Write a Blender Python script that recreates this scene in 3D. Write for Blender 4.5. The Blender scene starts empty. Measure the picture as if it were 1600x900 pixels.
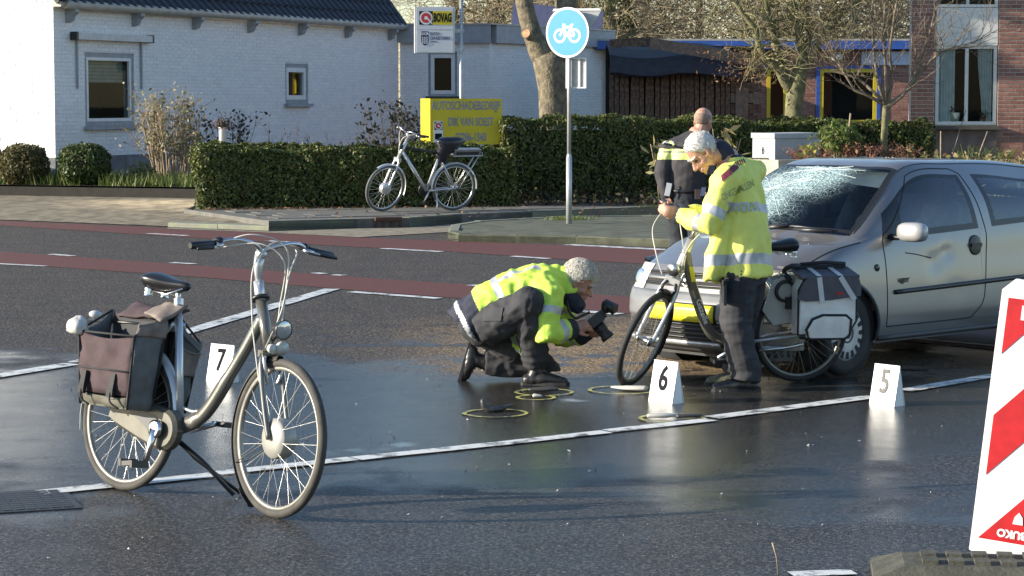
import bpy, bmesh, math, random
import numpy as np
from mathutils import Vector, Matrix, noise
from mathutils.bvhtree import BVHTree
R = math.radians
SC = bpy.context.scene
COL = SC.collection
random.seed(7); RNG = np.random.default_rng(7)

# ------------------------------------------------------------------ camera, sky, sun, exposure
CAM_H, FPX = 1.88, 3570.0
PITCH = math.atan(295 / FPX)
cam_data = bpy.data.cameras.new('camera')
cam_data.sensor_width = 36.0
cam_data.lens = 36.0 * FPX / 1600
cam_data.clip_start = 0.1
cam_data.clip_end = 2000
cam = bpy.data.objects.new('camera', cam_data); COL.objects.link(cam)
cam.location = (0, 0, CAM_H); cam.rotation_euler = (math.pi / 2 - PITCH, 0, 0)
SC.camera = cam
SUN_EL = R(17.5); SUN_AZ = math.atan2(-0.985, -0.172)      # towards the sun, clockwise from +Y
world = bpy.data.worlds.new('World'); SC.world = world; world.use_nodes = True
wn = world.node_tree.nodes; wl = world.node_tree.links
sky = wn.new('ShaderNodeTexSky'); sky.sky_type = 'NISHITA'; sky.sun_disc = False
sky.sun_elevation = SUN_EL; sky.sun_rotation = SUN_AZ % (2 * math.pi)
sky.air_density = 1.15; sky.dust_density = 0.35; sky.ozone_density = 3.0
tn = wn.new('ShaderNodeMix'); tn.data_type = 'RGBA'; tn.blend_type = 'MULTIPLY'; tn.inputs[0].default_value = 1; tn.inputs[7].default_value = (1.0, .985, 1.01, 1)
wl.new(sky.outputs[0], tn.inputs[6]); wl.new(tn.outputs[2], wn['Background'].inputs[0]); wn['Background'].inputs[1].default_value = 0.12
sund = bpy.data.lights.new('sun', 'SUN'); sund.energy = 5.0; sund.angle = R(0.5); sund.color = (1.0, 0.91, 0.76)
sun = bpy.data.objects.new('sun', sund); COL.objects.link(sun)
tow = Vector((math.sin(SUN_AZ) * math.cos(SUN_EL), math.cos(SUN_AZ) * math.cos(SUN_EL), math.sin(SUN_EL)))
sun.rotation_euler = (-tow).to_track_quat('-Z', 'Y').to_euler(); sun.location = (-30, -10, 30)
SC.view_settings.view_transform = 'Standard'; SC.view_settings.look = 'None'
SC.view_settings.exposure = 1.0; SC.view_settings.gamma = 1.0
SC.cycles.max_bounces = 8; SC.cycles.transparent_max_bounces = 12

# ------------------------------------------------------------------ where a point of the place lies
def ray(px, py):
    a = (px - 800) / FPX; b = (450 - py) / FPX; c, s = math.cos(PITCH), math.sin(PITCH)
    return Vector((a, c + b * s, -s + b * c))
def gp(px, py, z=0.0):
    d = ray(px, py); return Vector((0, 0, CAM_H)) + d * ((z - CAM_H) / d.z)
def at(px, py, Y):
    d = ray(px, py); return Vector((0, 0, CAM_H)) + d * (Y / d.y)

# ------------------------------------------------------------------ mesh helpers
WM = {}
def frame(z, hint=(0, 0, 1)):
    z = Vector(z).normalized(); h = Vector(hint)
    if abs(z.dot(h.normalized())) > 0.97: h = Vector((1, 0, 0)) if abs(z.x) < .9 else Vector((0, 1, 0))
    x = h.cross(z).normalized(); y = z.cross(x)
    return x, y, z
class MB:
    def __init__(s): s.v = []; s.f = []; s.mi = []; s.sm = []; s.M = None
    def add(s, vs, fs, mi=0, smooth=False):
        o = len(s.v)
        if s.M is not None: vs = [s.M @ Vector(p) for p in vs]
        s.v += [tuple(p) for p in vs]
        for f in fs: s.f.append([i + o for i in f]); s.mi.append(mi); s.sm.append(smooth)
    def box(s, c, size, rot=None, mi=0, taper=1.0):
        x, y, z = [q / 2 for q in size]; vs = []
        for k, (a, b, d) in enumerate([(-1,-1,-1),(1,-1,-1),(1,1,-1),(-1,1,-1),(-1,-1,1),(1,-1,1),(1,1,1),(-1,1,1)]):
            t = taper if d > 0 else 1
            p = Vector((a * x * t, b * y * t, d * z))
            if rot is not None: p = rot @ p
            vs.append(p + Vector(c))
        s.add(vs, [(0,3,2,1),(4,5,6,7),(0,1,5,4),(1,2,6,5),(2,3,7,6),(3,0,4,7)], mi)
    def bar(s, a, b, w, h, up=(0, 0, 1), mi=0):          # box from a to b, w across, h along up
        a, b = Vector(a), Vector(b); d = (b - a); L = d.length; d.normalize()
        x = d.cross(Vector(up)).normalized(); u = x.cross(d)
        vs = []
        for p in (a, b):
            for i, j in ((-1, -1), (1, -1), (1, 1), (-1, 1)): vs.append(p + x * (i * w / 2) + u * (j * h / 2))
        s.add(vs, [(0,1,2,3),(7,6,5,4),(0,4,5,1),(1,5,6,2),(2,6,7,3),(3,7,4,0)], mi)
    def tube(s, pts, r, n=8, mi=0, closed=False, side=None, asp=1.0, caps=True, smooth=True, rnd=False):
        P = [Vector(p) for p in pts]; m = len(P)
        rr = [r] * m if not isinstance(r, (list, tuple)) else list(r)
        aa = [asp] * m if not isinstance(asp, (list, tuple)) else list(asp)
        T = []
        for i in range(m):
            if closed: t = P[(i + 1) % m] - P[i - 1]
            else: t = P[min(i + 1, m - 1)] - P[max(i - 1, 0)]
            T.append(t.normalized() if t.length > 1e-9 else Vector((0, 0, 1)))
        if rnd and not closed:                           # rounded ends
            def cap(p, t, r0, a0, sgn):
                out = []
                for k in (0.5, 0.87, 0.995): out.append((p + t * (sgn * r0 * k), r0 * math.sqrt(max(1e-4, 1 - k * k)), a0))
                return out
            A = cap(P[0], T[0], rr[0], aa[0], -1)[::-1]; B = cap(P[-1], T[-1], rr[-1], aa[-1], 1)
            P = [q[0] for q in A] + P + [q[0] for q in B]; rr = [q[1] for q in A] + rr + [q[1] for q in B]
            aa = [q[2] for q in A] + aa + [q[2] for q in B]; T = [T[0]] * 3 + T + [T[-1]] * 3; m = len(P)
        x = None; vs = []
        for i in range(m):
            if side is not None:
                sd = Vector(side[i]) if isinstance(side, list) and isinstance(side[0], (tuple, list, Vector)) and len(side) == m else Vector(side)
                x = (sd - T[i] * sd.dot(T[i])).normalized()
            elif x is None: x = frame(T[i])[0]
            else:
                x = x - T[i] * x.dot(T[i])
                x = x.normalized() if x.length > 1e-6 else frame(T[i])[0]
            y = T[i].cross(x)
            for k in range(n):
                a = 2 * math.pi * k / n
                vs.append(P[i] + x * (math.cos(a) * rr[i] * aa[i]) + y * (math.sin(a) * rr[i]))
        fs = []
        for i in range(m if closed else m - 1):
            j = (i + 1) % m
            for k in range(n): fs.append((i * n + k, i * n + (k + 1) % n, j * n + (k + 1) % n, j * n + k))
        s.add(vs, fs, mi, smooth)
        if caps and not closed:
            o = len(s.v) - len(vs)
            s.f.append([o + k for k in range(n)][::-1]); s.mi.append(mi); s.sm.append(False)
            s.f.append([o + (m - 1) * n + k for k in range(n)]); s.mi.append(mi); s.sm.append(False)
    def lathe(s, prof, o=(0, 0, 0), axis=(0, 1, 0), n=24, mi=0, smooth=True, closed=False):   # prof: (radius, along)
        x, y, z = frame(axis); o = Vector(o); vs = []
        for (r, h) in prof:
            for k in range(n):
                a = 2 * math.pi * k / n
                vs.append(o + z * h + x * (r * math.cos(a)) + y * (r * math.sin(a)))
        m = len(prof); fs = []
        for i in range(m if closed else m - 1):
            j = (i + 1) % m
            for k in range(n): fs.append((i * n + k, i * n + (k + 1) % n, j * n + (k + 1) % n, j * n + k))
        s.add(vs, fs, mi, smooth)
    def disc(s, c, r, axis, n=24, mi=0):
        x, y, z = frame(axis); c = Vector(c)
        s.add([c + x * (r * math.cos(2 * math.pi * k / n)) + y * (r * math.sin(2 * math.pi * k / n)) for k in range(n)], [list(range(n))], mi)
    def ell(s, c, r, n=12, m=8, rot=None, mi=0):
        c = Vector(c); vs = []; 
        for i in range(1, m):
            t = math.pi * i / m
            for k in range(n):
                a = 2 * math.pi * k / n
                p = Vector((r[0] * math.sin(t) * math.cos(a), r[1] * math.sin(t) * math.sin(a), r[2] * math.cos(t)))
                vs.append((rot @ p if rot is not None else p) + c)
        for sg in (1, -1):
            p = Vector((0, 0, sg * r[2])); vs.append((rot @ p if rot is not None else p) + c)
        T = (m - 1) * n; fs = []
        for i in range(m - 2):
            for k in range(n): fs.append((i * n + k, (i + 1) * n + k, (i + 1) * n + (k + 1) % n, i * n + (k + 1) % n))
        for k in range(n):
            fs.append((T, k, (k + 1) % n)); fs.append((T + 1, (m - 2) * n + (k + 1) % n, (m - 2) * n + k))
        s.add(vs, fs, mi, True)
    def prism(s, poly, vec, mi=0):
        n = len(poly); P = [Vector(p) for p in poly]; V = Vector(vec)
        s.add(P + [p + V for p in P], [list(range(n))[::-1], [n + k for k in range(n)]] + [(k, (k + 1) % n, n + (k + 1) % n, n + k) for k in range(n)], mi)
    def quad(s, a, b, c, d, mi=0): s.add([a, b, c, d], [(0, 1, 2, 3)], mi)
    def text(s, txt, M, size=1.0, depth=0.002, mi=0, align='CENTER', sx=1.0, bold=0.0, fn=None):
        cu = bpy.data.curves.new('t', 'FONT'); cu.body = txt; cu.size = size; cu.extrude = depth / 2
        cu.align_x = align; cu.align_y = 'CENTER'; cu.offset = bold; cu.resolution_u = 3
        o = bpy.data.objects.new('t', cu); COL.objects.link(o)
        me = bpy.data.meshes.new_from_object(o.evaluated_get(bpy.context.evaluated_depsgraph_get()))
        vs = [Vector((v.co.x * sx, v.co.y, v.co.z)) for v in me.vertices]
        vs = [fn(v) for v in vs] if fn else [M @ v for v in vs]
        s.add(vs, [list(p.vertices) for p in me.polygons], mi)
        bpy.data.objects.remove(o); bpy.data.curves.remove(cu); bpy.data.meshes.remove(me)
    def build(s, name, mats, parent=None, world=True, recalc=True, weld=False):
        me = bpy.data.meshes.new(name)
        vs = s.v
        if parent is not None and world and parent.name in WM:
            Mi = WM[parent.name].inverted(); vs = [tuple(Mi @ Vector(p)) for p in vs]
        me.from_pydata(vs, [], s.f)
        mats = mats if isinstance(mats, (list, tuple)) else [mats]
        for m in mats: me.materials.append(m)
        me.polygons.foreach_set('material_index', s.mi); me.polygons.foreach_set('use_smooth', s.sm)
        if recalc or weld:
            bm = bmesh.new(); bm.from_mesh(me)
            if weld: bmesh.ops.remove_doubles(bm, verts=bm.verts, dist=0.0004)
            bmesh.ops.recalc_face_normals(bm, faces=bm.faces); bm.to_mesh(me); bm.free()
        me.update()
        return link(name, me, parent)
def link(name, me, parent=None):
    o = bpy.data.objects.new(name, me); COL.objects.link(o)
    if parent is not None:
        o.parent = parent
        if parent.name in WM: WM[o.name] = WM[parent.name]
    return o
def thing(name, label, cat, loc=(0, 0, 0), M=None, group=None):
    o = bpy.data.objects.new(name, None); COL.objects.link(o); o.empty_display_size = .1
    if M is None: M = Matrix.Translation(Vector(loc))
    o.matrix_world = M; WM[o.name] = M.copy()
    return tag(o, label, cat, group)
def tag(o, label, cat, group=None):
    o['label'] = label; o['category'] = cat
    if group: o['group'] = group
    return o
def struct(o): o['kind'] = 'structure'; return o
def stuff(o): o['kind'] = 'stuff'; return o
def centre_origin(o, p):                               # move a top-level mesh's origin to its base
    p = Vector(p); o.data.transform(Matrix.Translation(-p)); o.location = p; return o
def fast_mesh(name, verts, k, mat, parent=None):       # verts: (N, k, 3), one face of k corners each
    V = np.asarray(verts, dtype=np.float32); N = V.shape[0]
    V = V.reshape(-1, 3)
    if parent is not None and parent.name in WM:
        Mi = np.array(WM[parent.name].inverted(), dtype=np.float32); V = V @ Mi[:3, :3].T + Mi[:3, 3]
    me = bpy.data.meshes.new(name); me.vertices.add(N * k); me.vertices.foreach_set('co', V.ravel())
    me.loops.add(N * k); me.loops.foreach_set('vertex_index', np.arange(N * k, dtype=np.int32))
    me.polygons.add(N); me.polygons.foreach_set('loop_start', np.arange(0, N * k, k, dtype=np.int32))
    me.polygons.foreach_set('loop_total', np.full(N, k, dtype=np.int32))
    me.materials.append(mat); me.update(); me.validate()
    return link(name, me, parent)
def leaf_quads(C, size, nrm=None, spread=1.0, long=1.5):
    C = np.asarray(C); n = len(C)
    a = RNG.normal(size=(n, 3)) * spread
    if nrm is not None: a = a + nrm
    a /= np.linalg.norm(a, axis=1, keepdims=True)
    b = np.cross(a, RNG.normal(size=(n, 3))); b /= np.linalg.norm(b, axis=1, keepdims=True) + 1e-9
    c = np.cross(a, b); s = (size * RNG.uniform(.6, 1.3, size=(n, 1)))
    return np.stack([C - b * s * long * .5, C + c * s * .42 - a * s * .08, C + b * s * long * .5, C - c * s * .42 - a * s * .08], 1)

# ------------------------------------------------------------------ materials
def newmat(name):
    m = bpy.data.materials.new(name); m.use_nodes = True; nt = m.node_tree
    return m, nt.nodes, nt.links, nt.nodes['Principled BSDF']
def mat(name, col, rough=.6, metal=0.0, var=.12, scale=6.0, bump=0.0, bscale=60.0, spec=.5, coat=0.0, tint=None, det=4):
    m, N, L, B = newmat(name)
    tc = N.new('ShaderNodeTexCoord')
    nz = N.new('ShaderNodeTexNoise'); nz.inputs['Scale'].default_value = scale; nz.inputs['Detail'].default_value = det
    L.new(tc.outputs['Object'], nz.inputs['Vector'])
    cr = N.new('ShaderNodeValToRGB')
    c1 = [max(0, x * (1 - var)) for x in col]; c2 = [min(1, x * (1 + var)) for x in col]
    if tint: c2 = list(tint)
    cr.color_ramp.elements[0].position = .32; cr.color_ramp.elements[1].position = .68
    cr.color_ramp.elements[0].color = (*c1, 1); cr.color_ramp.elements[1].color = (*c2, 1)
    L.new(nz.outputs['Fac'], cr.inputs[0]); L.new(cr.outputs[0], B.inputs['Base Color'])
    B.inputs['Roughness'].default_value = rough; B.inputs['Metallic'].default_value = metal
    B.inputs['Specular IOR Level'].default_value = spec; B.inputs['Coat Weight'].default_value = coat; B.inputs['Coat Roughness'].default_value = .06
    if bump:
        n2 = N.new('ShaderNodeTexNoise'); n2.inputs['Scale'].default_value = bscale; n2.inputs['Detail'].default_value = 3
        L.new(tc.outputs['Object'], n2.inputs['Vector'])
        bp = N.new('ShaderNodeBump'); bp.inputs['Strength'].default_value = bump; bp.inputs['Distance'].default_value = .5 / bscale
        L.new(n2.outputs['Fac'], bp.inputs['Height']); L.new(bp.outputs[0], B.inputs['Normal'])
    return m
def leafmat(name, cols, rough=.55, transl=.25):
    m, N, L, B = newmat(name)
    g = N.new('ShaderNodeNewGeometry'); cr = N.new('ShaderNodeValToRGB'); e = cr.color_ramp.elements
    e[0].color = (*cols[0], 1); e[1].color = (*cols[-1], 1)
    for i, c in enumerate(cols[1:-1]): q = e.new((i + 1) / (len(cols) - 1)); q.color = (*c, 1)
    L.new(g.outputs['Random Per Island'], cr.inputs[0]); L.new(cr.outputs[0], B.inputs['Base Color'])
    B.inputs['Roughness'].default_value = rough; B.inputs['Specular IOR Level'].default_value = .35
    t = N.new('ShaderNodeBsdfTranslucent'); L.new(cr.outputs[0], t.inputs[0])
    mx = N.new('ShaderNodeMixShader'); mx.inputs[0].default_value = transl
    L.new(B.outputs[0], mx.inputs[1]); L.new(t.outputs[0], mx.inputs[2]); L.new(mx.outputs[0], N['Material Output'].inputs[0])
    return m
def glassmat(name, tint=(.75, .85, .85), clear=.8, rough=.02, refl=1.2):
    m, N, L, B = newmat(name); N.remove(B)
    tr = N.new('ShaderNodeBsdfTransparent'); tr.inputs[0].default_value = (*[x * clear for x in tint], 1)
    gl = N.new('ShaderNodeBsdfGlossy'); gl.inputs['Roughness'].default_value = rough
    fr = N.new('ShaderNodeFresnel'); fr.inputs[0].default_value = 1.52
    ml = N.new('ShaderNodeMath'); ml.operation = 'MULTIPLY_ADD'; ml.inputs[1].default_value = refl; ml.inputs[2].default_value = .0; ml.use_clamp = True
    mx = N.new('ShaderNodeMixShader')
    L.new(fr.outputs[0], ml.inputs[0]); L.new(ml.outputs[0], mx.inputs[0]); L.new(tr.outputs[0], mx.inputs[1]); L.new(gl.outputs[0], mx.inputs[2])
    L.new(mx.outputs[0], N['Material Output'].inputs[0])
    return m
MT = {}
MT['white'] = mat('white_paint', (.72, .72, .70), .45, var=.06)
MT['black'] = mat('black_plastic', (.018, .018, .019), .38, var=.2)
MT['rubber'] = mat('rubber', (.022, .022, .022), .75, var=.25, bump=.3, bscale=200)
MT['tyre_dusty'] = mat('dusty_tyre', (.058, .054, .047), .8, var=.3, scale=14, bump=.4, bscale=160)
MT['chrome'] = mat('bright_alloy', (.75, .75, .74), .22, 1.0, var=.08)
MT['alloy'] = mat('brushed_alloy', (.55, .55, .55), .34, 1.0, var=.1)
MT['steel'] = mat('galvanised_steel', (.42, .43, .43), .5, .7, var=.12, scale=12)
MT['cable'] = mat('cable_sleeve', (.55, .53, .47), .4)
MT['glass'] = glassmat('window_glass', refl=.3)
MT['darkroom'] = mat('dark_interior', (.03, .03, .032), .9)
# ------------------------------------------------------------------ the ground
def asphalt():
    m, N, L, B = newmat('wet_asphalt')
    tc = N.new('ShaderNodeTexCoord'); P = tc.outputs['Object']
    def nz(scale, det=3, rough=.55):
        n = N.new('ShaderNodeTexNoise'); n.inputs['Scale'].default_value = scale; n.inputs['Detail'].default_value = det
        n.inputs['Roughness'].default_value = rough; L.new(P, n.inputs['Vector']); return n.outputs['Fac']
    def mth(op, a, b=None, c=None, clamp=False):
        q = N.new('ShaderNodeMath'); q.operation = op; q.use_clamp = clamp
        for i, v in enumerate((a, b, c)):
            if v is None: continue
            if isinstance(v, (int, float)): q.inputs[i].default_value = v
            else: L.new(v, q.inputs[i])
        return q.outputs[0]
    def sstep(v, lo, hi):
        q = N.new('ShaderNodeMapRange'); q.interpolation_type = 'SMOOTHSTEP'
        q.inputs[1].default_value = lo; q.inputs[2].default_value = hi; L.new(v, q.inputs[0]); return q.outputs[0]
    sp = N.new('ShaderNodeSeparateXYZ'); L.new(P, sp.inputs[0]); X, Y = sp.outputs[0], sp.outputs[1]
    big = nz(.55, 4); mid = nz(2.2, 4)
    # the soaked part of the junction: an irregular pool of wet road between the pedestrians' bikes and the car
    wob = mth('MULTIPLY_ADD', big, 6.5, mth('MULTIPLY_ADD', mid, 2.6, -4.6))
    yy = mth('ADD', Y, wob)
    wet = mth('MULTIPLY', sstep(yy, 8.8, 11.8), mth('SUBTRACT', 1.0, sstep(mth('ADD', yy, mth('MULTIPLY', X, -.15)), 16.0, 18.6)))
    grit_glint = mth('MULTIPLY', mth('MULTIPLY', sstep(X, -1.4, .2), mth('SUBTRACT', 1.0, sstep(X, 2.4, 3.4))), mth('MULTIPLY', mth('MULTIPLY', sstep(Y, 15.2, 15.9), mth('SUBTRACT', 1.0, sstep(Y, 18.2, 20.5))), sstep(mid, .36, .50)))  # mask for sun glitter painted into the road colour as warm, gritty stones
    wet = mth('MULTIPLY', wet, mth('MULTIPLY_ADD', grit_glint, -.85, 1.0))
    damp = mth('MULTIPLY', mth('MULTIPLY_ADD', mid, .7, .26), mth('SUBTRACT', 1.0, sstep(yy, 15.0, 18.5))); wet = mth('MAXIMUM', wet, mth('MULTIPLY', damp, mth('MULTIPLY_ADD', grit_glint, -.85, 1.0)))
    pud = mth('MULTIPLY', wet, sstep(mth('MULTIPLY_ADD', mid, .35, mth('MULTIPLY', big, .65)), .63, .69))
    vor = N.new('ShaderNodeTexVoronoi'); vor.inputs['Scale'].default_value = 95; L.new(P, vor.inputs['Vector'])
    stone = N.new('ShaderNodeValToRGB'); e = stone.color_ramp.elements
    e[0].color = (.020, .020, .022, 1); e[1].color = (.30, .27, .23, 1); e[1].position = .93
    q = e.new(.55); q.color = (.042, .042, .044, 1)
    L.new(mth('MULTIPLY_ADD', vor.outputs['Color'], .5, mth('MULTIPLY_ADD', mth('SUBTRACT', nz(42, 3, .85), .5), 1.7, .30)), stone.inputs[0])
    pale = N.new('ShaderNodeMix'); pale.data_type = 'RGBA'; pale.blend_type = 'MULTIPLY'; pale.inputs[0].default_value = 1
    cr = N.new('ShaderNodeValToRGB'); cr.color_ramp.elements[0].color = (.7, .7, .72, 1); cr.color_ramp.elements[1].color = (1.25, 1.18, 1.1, 1)
    L.new(mid, cr.inputs[0]); L.new(stone.outputs[0], pale.inputs[6]); L.new(cr.outputs[0], pale.inputs[7])
    dark = N.new('ShaderNodeMix'); dark.data_type = 'RGBA'; dark.inputs[7].default_value = (.009, .009, .009, 1)
    L.new(mth('MULTIPLY', wet, .66), dark.inputs[0]); L.new(pale.outputs[2], dark.inputs[6]); gm = N.new('ShaderNodeMix'); gm.data_type = 'RGBA'; br = N.new('ShaderNodeMix'); br.data_type = 'RGBA'; br.blend_type = 'MULTIPLY'; br.inputs[0].default_value = 1; br.inputs[7].default_value = (2.7, 2.1, 1.4, 1); L.new(stone.outputs[0], br.inputs[6]); L.new(grit_glint, gm.inputs[0]); L.new(dark.outputs[2], gm.inputs[6]); L.new(br.outputs[2], gm.inputs[7]); L.new(gm.outputs[2], B.inputs['Base Color'])
    rr = mth('ADD', mth('MULTIPLY', wet, mth('MULTIPLY_ADD', mid, .26, -.74)), .82)
    rr = mth('ADD', rr, mth('MULTIPLY', pud, -.16)); rr = mth('MAXIMUM', rr, .06)
    L.new(rr, B.inputs['Roughness'])
    fine = mth('ADD', nz(130, 2), mth('MULTIPLY', nz(38, 2), .8))
    bp = N.new('ShaderNodeBump'); bp.inputs['Distance'].default_value = .0035
    L.new(fine, bp.inputs['Height'])
    L.new(mth('ADD', mth('MULTIPLY', wet, -.58), mth('MULTIPLY_ADD', pud, -.35, 1.0)), bp.inputs['Strength'])
    L.new(bp.outputs[0], B.inputs['Normal'])
    L.new(mth('MULTIPLY_ADD', wet, .26, .10), B.inputs['Specular IOR Level'])
    return m
def paintmat(name, col, wear, scale=7):
    m, N, L, B = newmat(name)
    tc = N.new('ShaderNodeTexCoord'); n = N.new('ShaderNodeTexNoise'); n.inputs['Scale'].default_value = scale; n.inputs['Detail'].default_value = 9; n.inputs['Roughness'].default_value = .72
    L.new(tc.outputs['Object'], n.inputs['Vector']); cr = N.new('ShaderNodeValToRGB')
    cr.color_ramp.elements[0].position = wear; cr.color_ramp.elements[1].position = wear + .1
    cr.color_ramp.elements[0].color = (.07, .07, .068, 1); cr.color_ramp.elements[1].color = (*col, 1)
    L.new(n.outputs['Fac'], cr.inputs[0]); L.new(cr.outputs[0], B.inputs['Base Color']); B.inputs['Roughness'].default_value = .5
    n2 = N.new('ShaderNodeTexNoise'); n2.inputs['Scale'].default_value = 120; L.new(tc.outputs['Object'], n2.inputs['Vector'])
    bp = N.new('ShaderNodeBump'); bp.inputs['Strength'].default_value = .5; bp.inputs['Distance'].default_value = .003
    L.new(n2.outputs['Fac'], bp.inputs['Height']); L.new(bp.outputs[0], B.inputs['Normal'])
    return m
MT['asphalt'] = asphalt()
MT['red'] = mat('red_asphalt', (.115, .043, .036), .8, var=.3, scale=160, bump=.6, bscale=150, spec=.3)
MT['line'] = paintmat('road_paint', (.66, .66, .63), .40)
MT['soil'] = mat('soil', (.07, .055, .04), .95, var=.4, scale=9, bump=.8, bscale=40)
MT['drive'] = mat('gravel_drive', (.17, .14, .095), .9, var=.45, scale=4.5, bump=.9, bscale=70, tint=(.27, .225, .15), det=10)
MT['paving'] = mat('paving_concrete', (.125, .12, .105), .85, var=.2, scale=5, bump=.4, bscale=60)
MT['kerb'] = mat('kerb_concrete', (.24, .23, .20), .85, var=.3, scale=6, bump=.5, bscale=50, tint=(.20, .22, .14))
MT['moss'] = mat('mossy_concrete', (.085, .09, .06), .9, var=.4, scale=5, bump=.6, bscale=50)

def sheet(name, pts, m, z=None, parent=None):
    b = MB(); P = [Vector((p[0], p[1], p[2] if len(p) > 2 and z is None else (z or 0))) for p in pts]
    b.add(P, [list(range(len(P)))]); o = b.build(name, m, recalc=False)
    bm = bmesh.new(); bm.from_mesh(o.data); bmesh.ops.triangulate(bm, faces=bm.faces)
    for f in bm.faces:
        f.normal_update()
        if f.normal.z < 0: f.normal_flip()
    bm.to_mesh(o.data); bm.free(); return o
struct(sheet('ground', [(-400, -300), (400, -300), (400, 600), (-400, 600)], mat('rough_grass', (.04, .05, .025), .95, var=.4, scale=.6), -.03))
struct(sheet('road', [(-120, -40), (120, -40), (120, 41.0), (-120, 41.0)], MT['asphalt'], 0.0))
def band(name, top, bot, m, z):
    b = MB(); n = len(top)
    T = [gp(*p, z) for p in top]; Bo = [gp(*p, z) for p in bot]
    b.add(T + Bo, [(i, n + i, n + i + 1, i + 1) for i in range(n - 1)]); return struct(b.build(name, m))
band('cycle_lane', [(-900, 312), (-300, 333), (0, 345), (262, 356), (400, 362), (560, 371), (695, 376), (830, 381), (1015, 389), (1400, 410), (1900, 440)],
     [(-900, 316), (-300, 338), (0, 352), (262, 369), (400, 377), (560, 386), (688, 392), (864, 404), (1005, 412), (1400, 440), (1900, 478)], MT['red'], .004)
band('cycle_lane', [(-900, 344), (-400, 367), (0, 393), (300, 414), (600, 436), (756, 446), (985, 464), (1400, 497), (2000, 545)],
     [(-900, 352), (-400, 379), (0, 411), (300, 432), (600, 457), (735, 467), (985, 490), (1400, 531), (2000, 592)], MT['red'], .004)
def stripe(p, q, w, z=.008, m=None, k=1):                # painted line on the road
    a, c = gp(*p, z), gp(*q, z); d = (c - a).normalized(); s = Vector((-d.y, d.x, 0)) * w / 2
    b = MB(); n = max(2, int((c - a).length / .25)); vs = []
    for i in range(n + 1):
        t = a.lerp(c, i / n); e1 = 1 + .16 * noise.noise(t * 5.1); e2 = 1 + .16 * noise.noise(t * 4.3 + Vector((9, 0, 0)))
        vs += [t + s * e1, t - s * e2]
    b.add(vs, [(2 * i, 2 * i + 1, 2 * i + 3, 2 * i + 2) for i in range(n)])
    return struct(b.build('road_marking', m or MT['line']))
for p, q, w in [((62, 769), (335, 741), .13), ((338, 739), (552, 716), .12), ((556, 716), (765, 694), .12), ((768, 694), (948, 674), .12), ((950, 673), (1112, 655), .12),
                ((1112, 652), (1365, 619), .13), ((1412, 610), (1548, 587), .13), ((1548, 587), (2000, 520), .13),
                ((-60, 596), (112, 568), .16), ((118, 566), (196, 546), .13), ((200, 545), (519, 451), .16),
                ((597, 388), (690, 393), .13), ((800, 400), (857, 404), .13), ((232, 364.5), (292, 368), .13), ((418, 376), (465, 379), .13),
                ((79, 397), (114, 399.5), .12), ((268, 410), (304, 412), .12), ((491, 426), (506, 427.5), .12), ((521, 429), (538, 430), .12), ((734, 445), (749, 446), .12),
                ((-200, 402), (71, 415.5), .10), ((548, 455.5), (685, 466), .13), ((888, 484), (968, 490.5), .15), ((887, 382), (1120, 394), .2),
                ((1425, 528), (1700, 553), .06), ((1236, 897), (1334, 893), .10)]:
    stripe(p, q, w)
# manhole cover, lower left
mb = MB(); c0 = gp(20, 785); mb.M = Matrix.Translation(c0) @ Matrix.Rotation(R(20), 4, 'Z')
mb.box((0, 0, .001), (.56, .56, .010))
for i in range(9):
    for j in range(9): mb.box((-.22 + .055 * i, -.22 + .055 * j, .0075), (.045, .045, .0025))
tag(mb.build('manhole_cover', mat('cast_iron', (.03, .03, .03), .5, .0)), 'square cast iron cover with a raised grid set in the wet road', 'manhole cover')

# kerbs: single stones laid end to end
def kerb(name, pts, h=.15, w=.14, m=None, z0=0.0, L=1.0, gap=.012, labelm=None):
    P = [Vector((p.x, p.y, 0)) for p in pts]; root = struct(link(name, None)); k = 0
    segs = [(P[i], P[i + 1]) for i in range(len(P) - 1)]; share = {}
    for a, b in segs:
        d = b - a; n = max(1, round(d.length / L)); Ls = d.length / n; ang = math.atan2(d.y, d.x)
        for i in range(n):
            key = round(Ls, 2)
            if key not in share:
                q = MB(); x = Ls / 2 - gap / 2
                prof = [(0, 0), (0, h - .02), (.012, h - .004), (.03, h), (w, h), (w, 0)]
                q.add([(-x, y, z) for y, z in prof] + [(x, y, z) for y, z in prof],
                      [(i2, i2 + 1, 7 + i2, 6 + i2) for i2 in range(5)] + [(0, 5, 4, 3, 2, 1), (6, 7, 8, 9, 10, 11)])
                share[key] = q.build('kerb_stone', m or MT['kerb'], root); o = share[key]
            else: o = share[key].copy(); COL.objects.link(o); o.parent = root
            mid = a.lerp(b, (i + .5) / n); o.location = (mid.x, mid.y, z0 + random.uniform(-.006, .004)); o.rotation_euler = (0, 0, ang)
    return root
K = [gp(*p) for p in [(262, 354), (420, 361), (560, 357), (640, 355.5), (722, 349), (832, 344.5), (1050, 335), (1300, 326)]]
ZP = .15
pave_poly = [(p.x, p.y, ZP - .006) for p in K[1:]] + [(9.0, 45.0, ZP - .006), (-5.0, 39.5, ZP - .006), (-5.2, 36.2, ZP - .006)]
b = MB(); b.prism([(p[0], p[1], 0.0) for p in pave_poly], (0, 0, ZP - .006)); struct(b.build('pavement', MT['paving'])); pav = bpy.data.objects['pavement']
kerb('kerb', K[1:])
def inside(poly, x, y):
    r = False; n = len(poly)
    for i in range(n):
        x1, y1 = poly[i][0], poly[i][1]; x2, y2 = poly[i - 1][0], poly[i - 1][1]
        if (y1 > y) != (y2 > y) and x < (x2 - x1) * (y - y1) / (y2 - y1) + x1: r = not r
    return r
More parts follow.
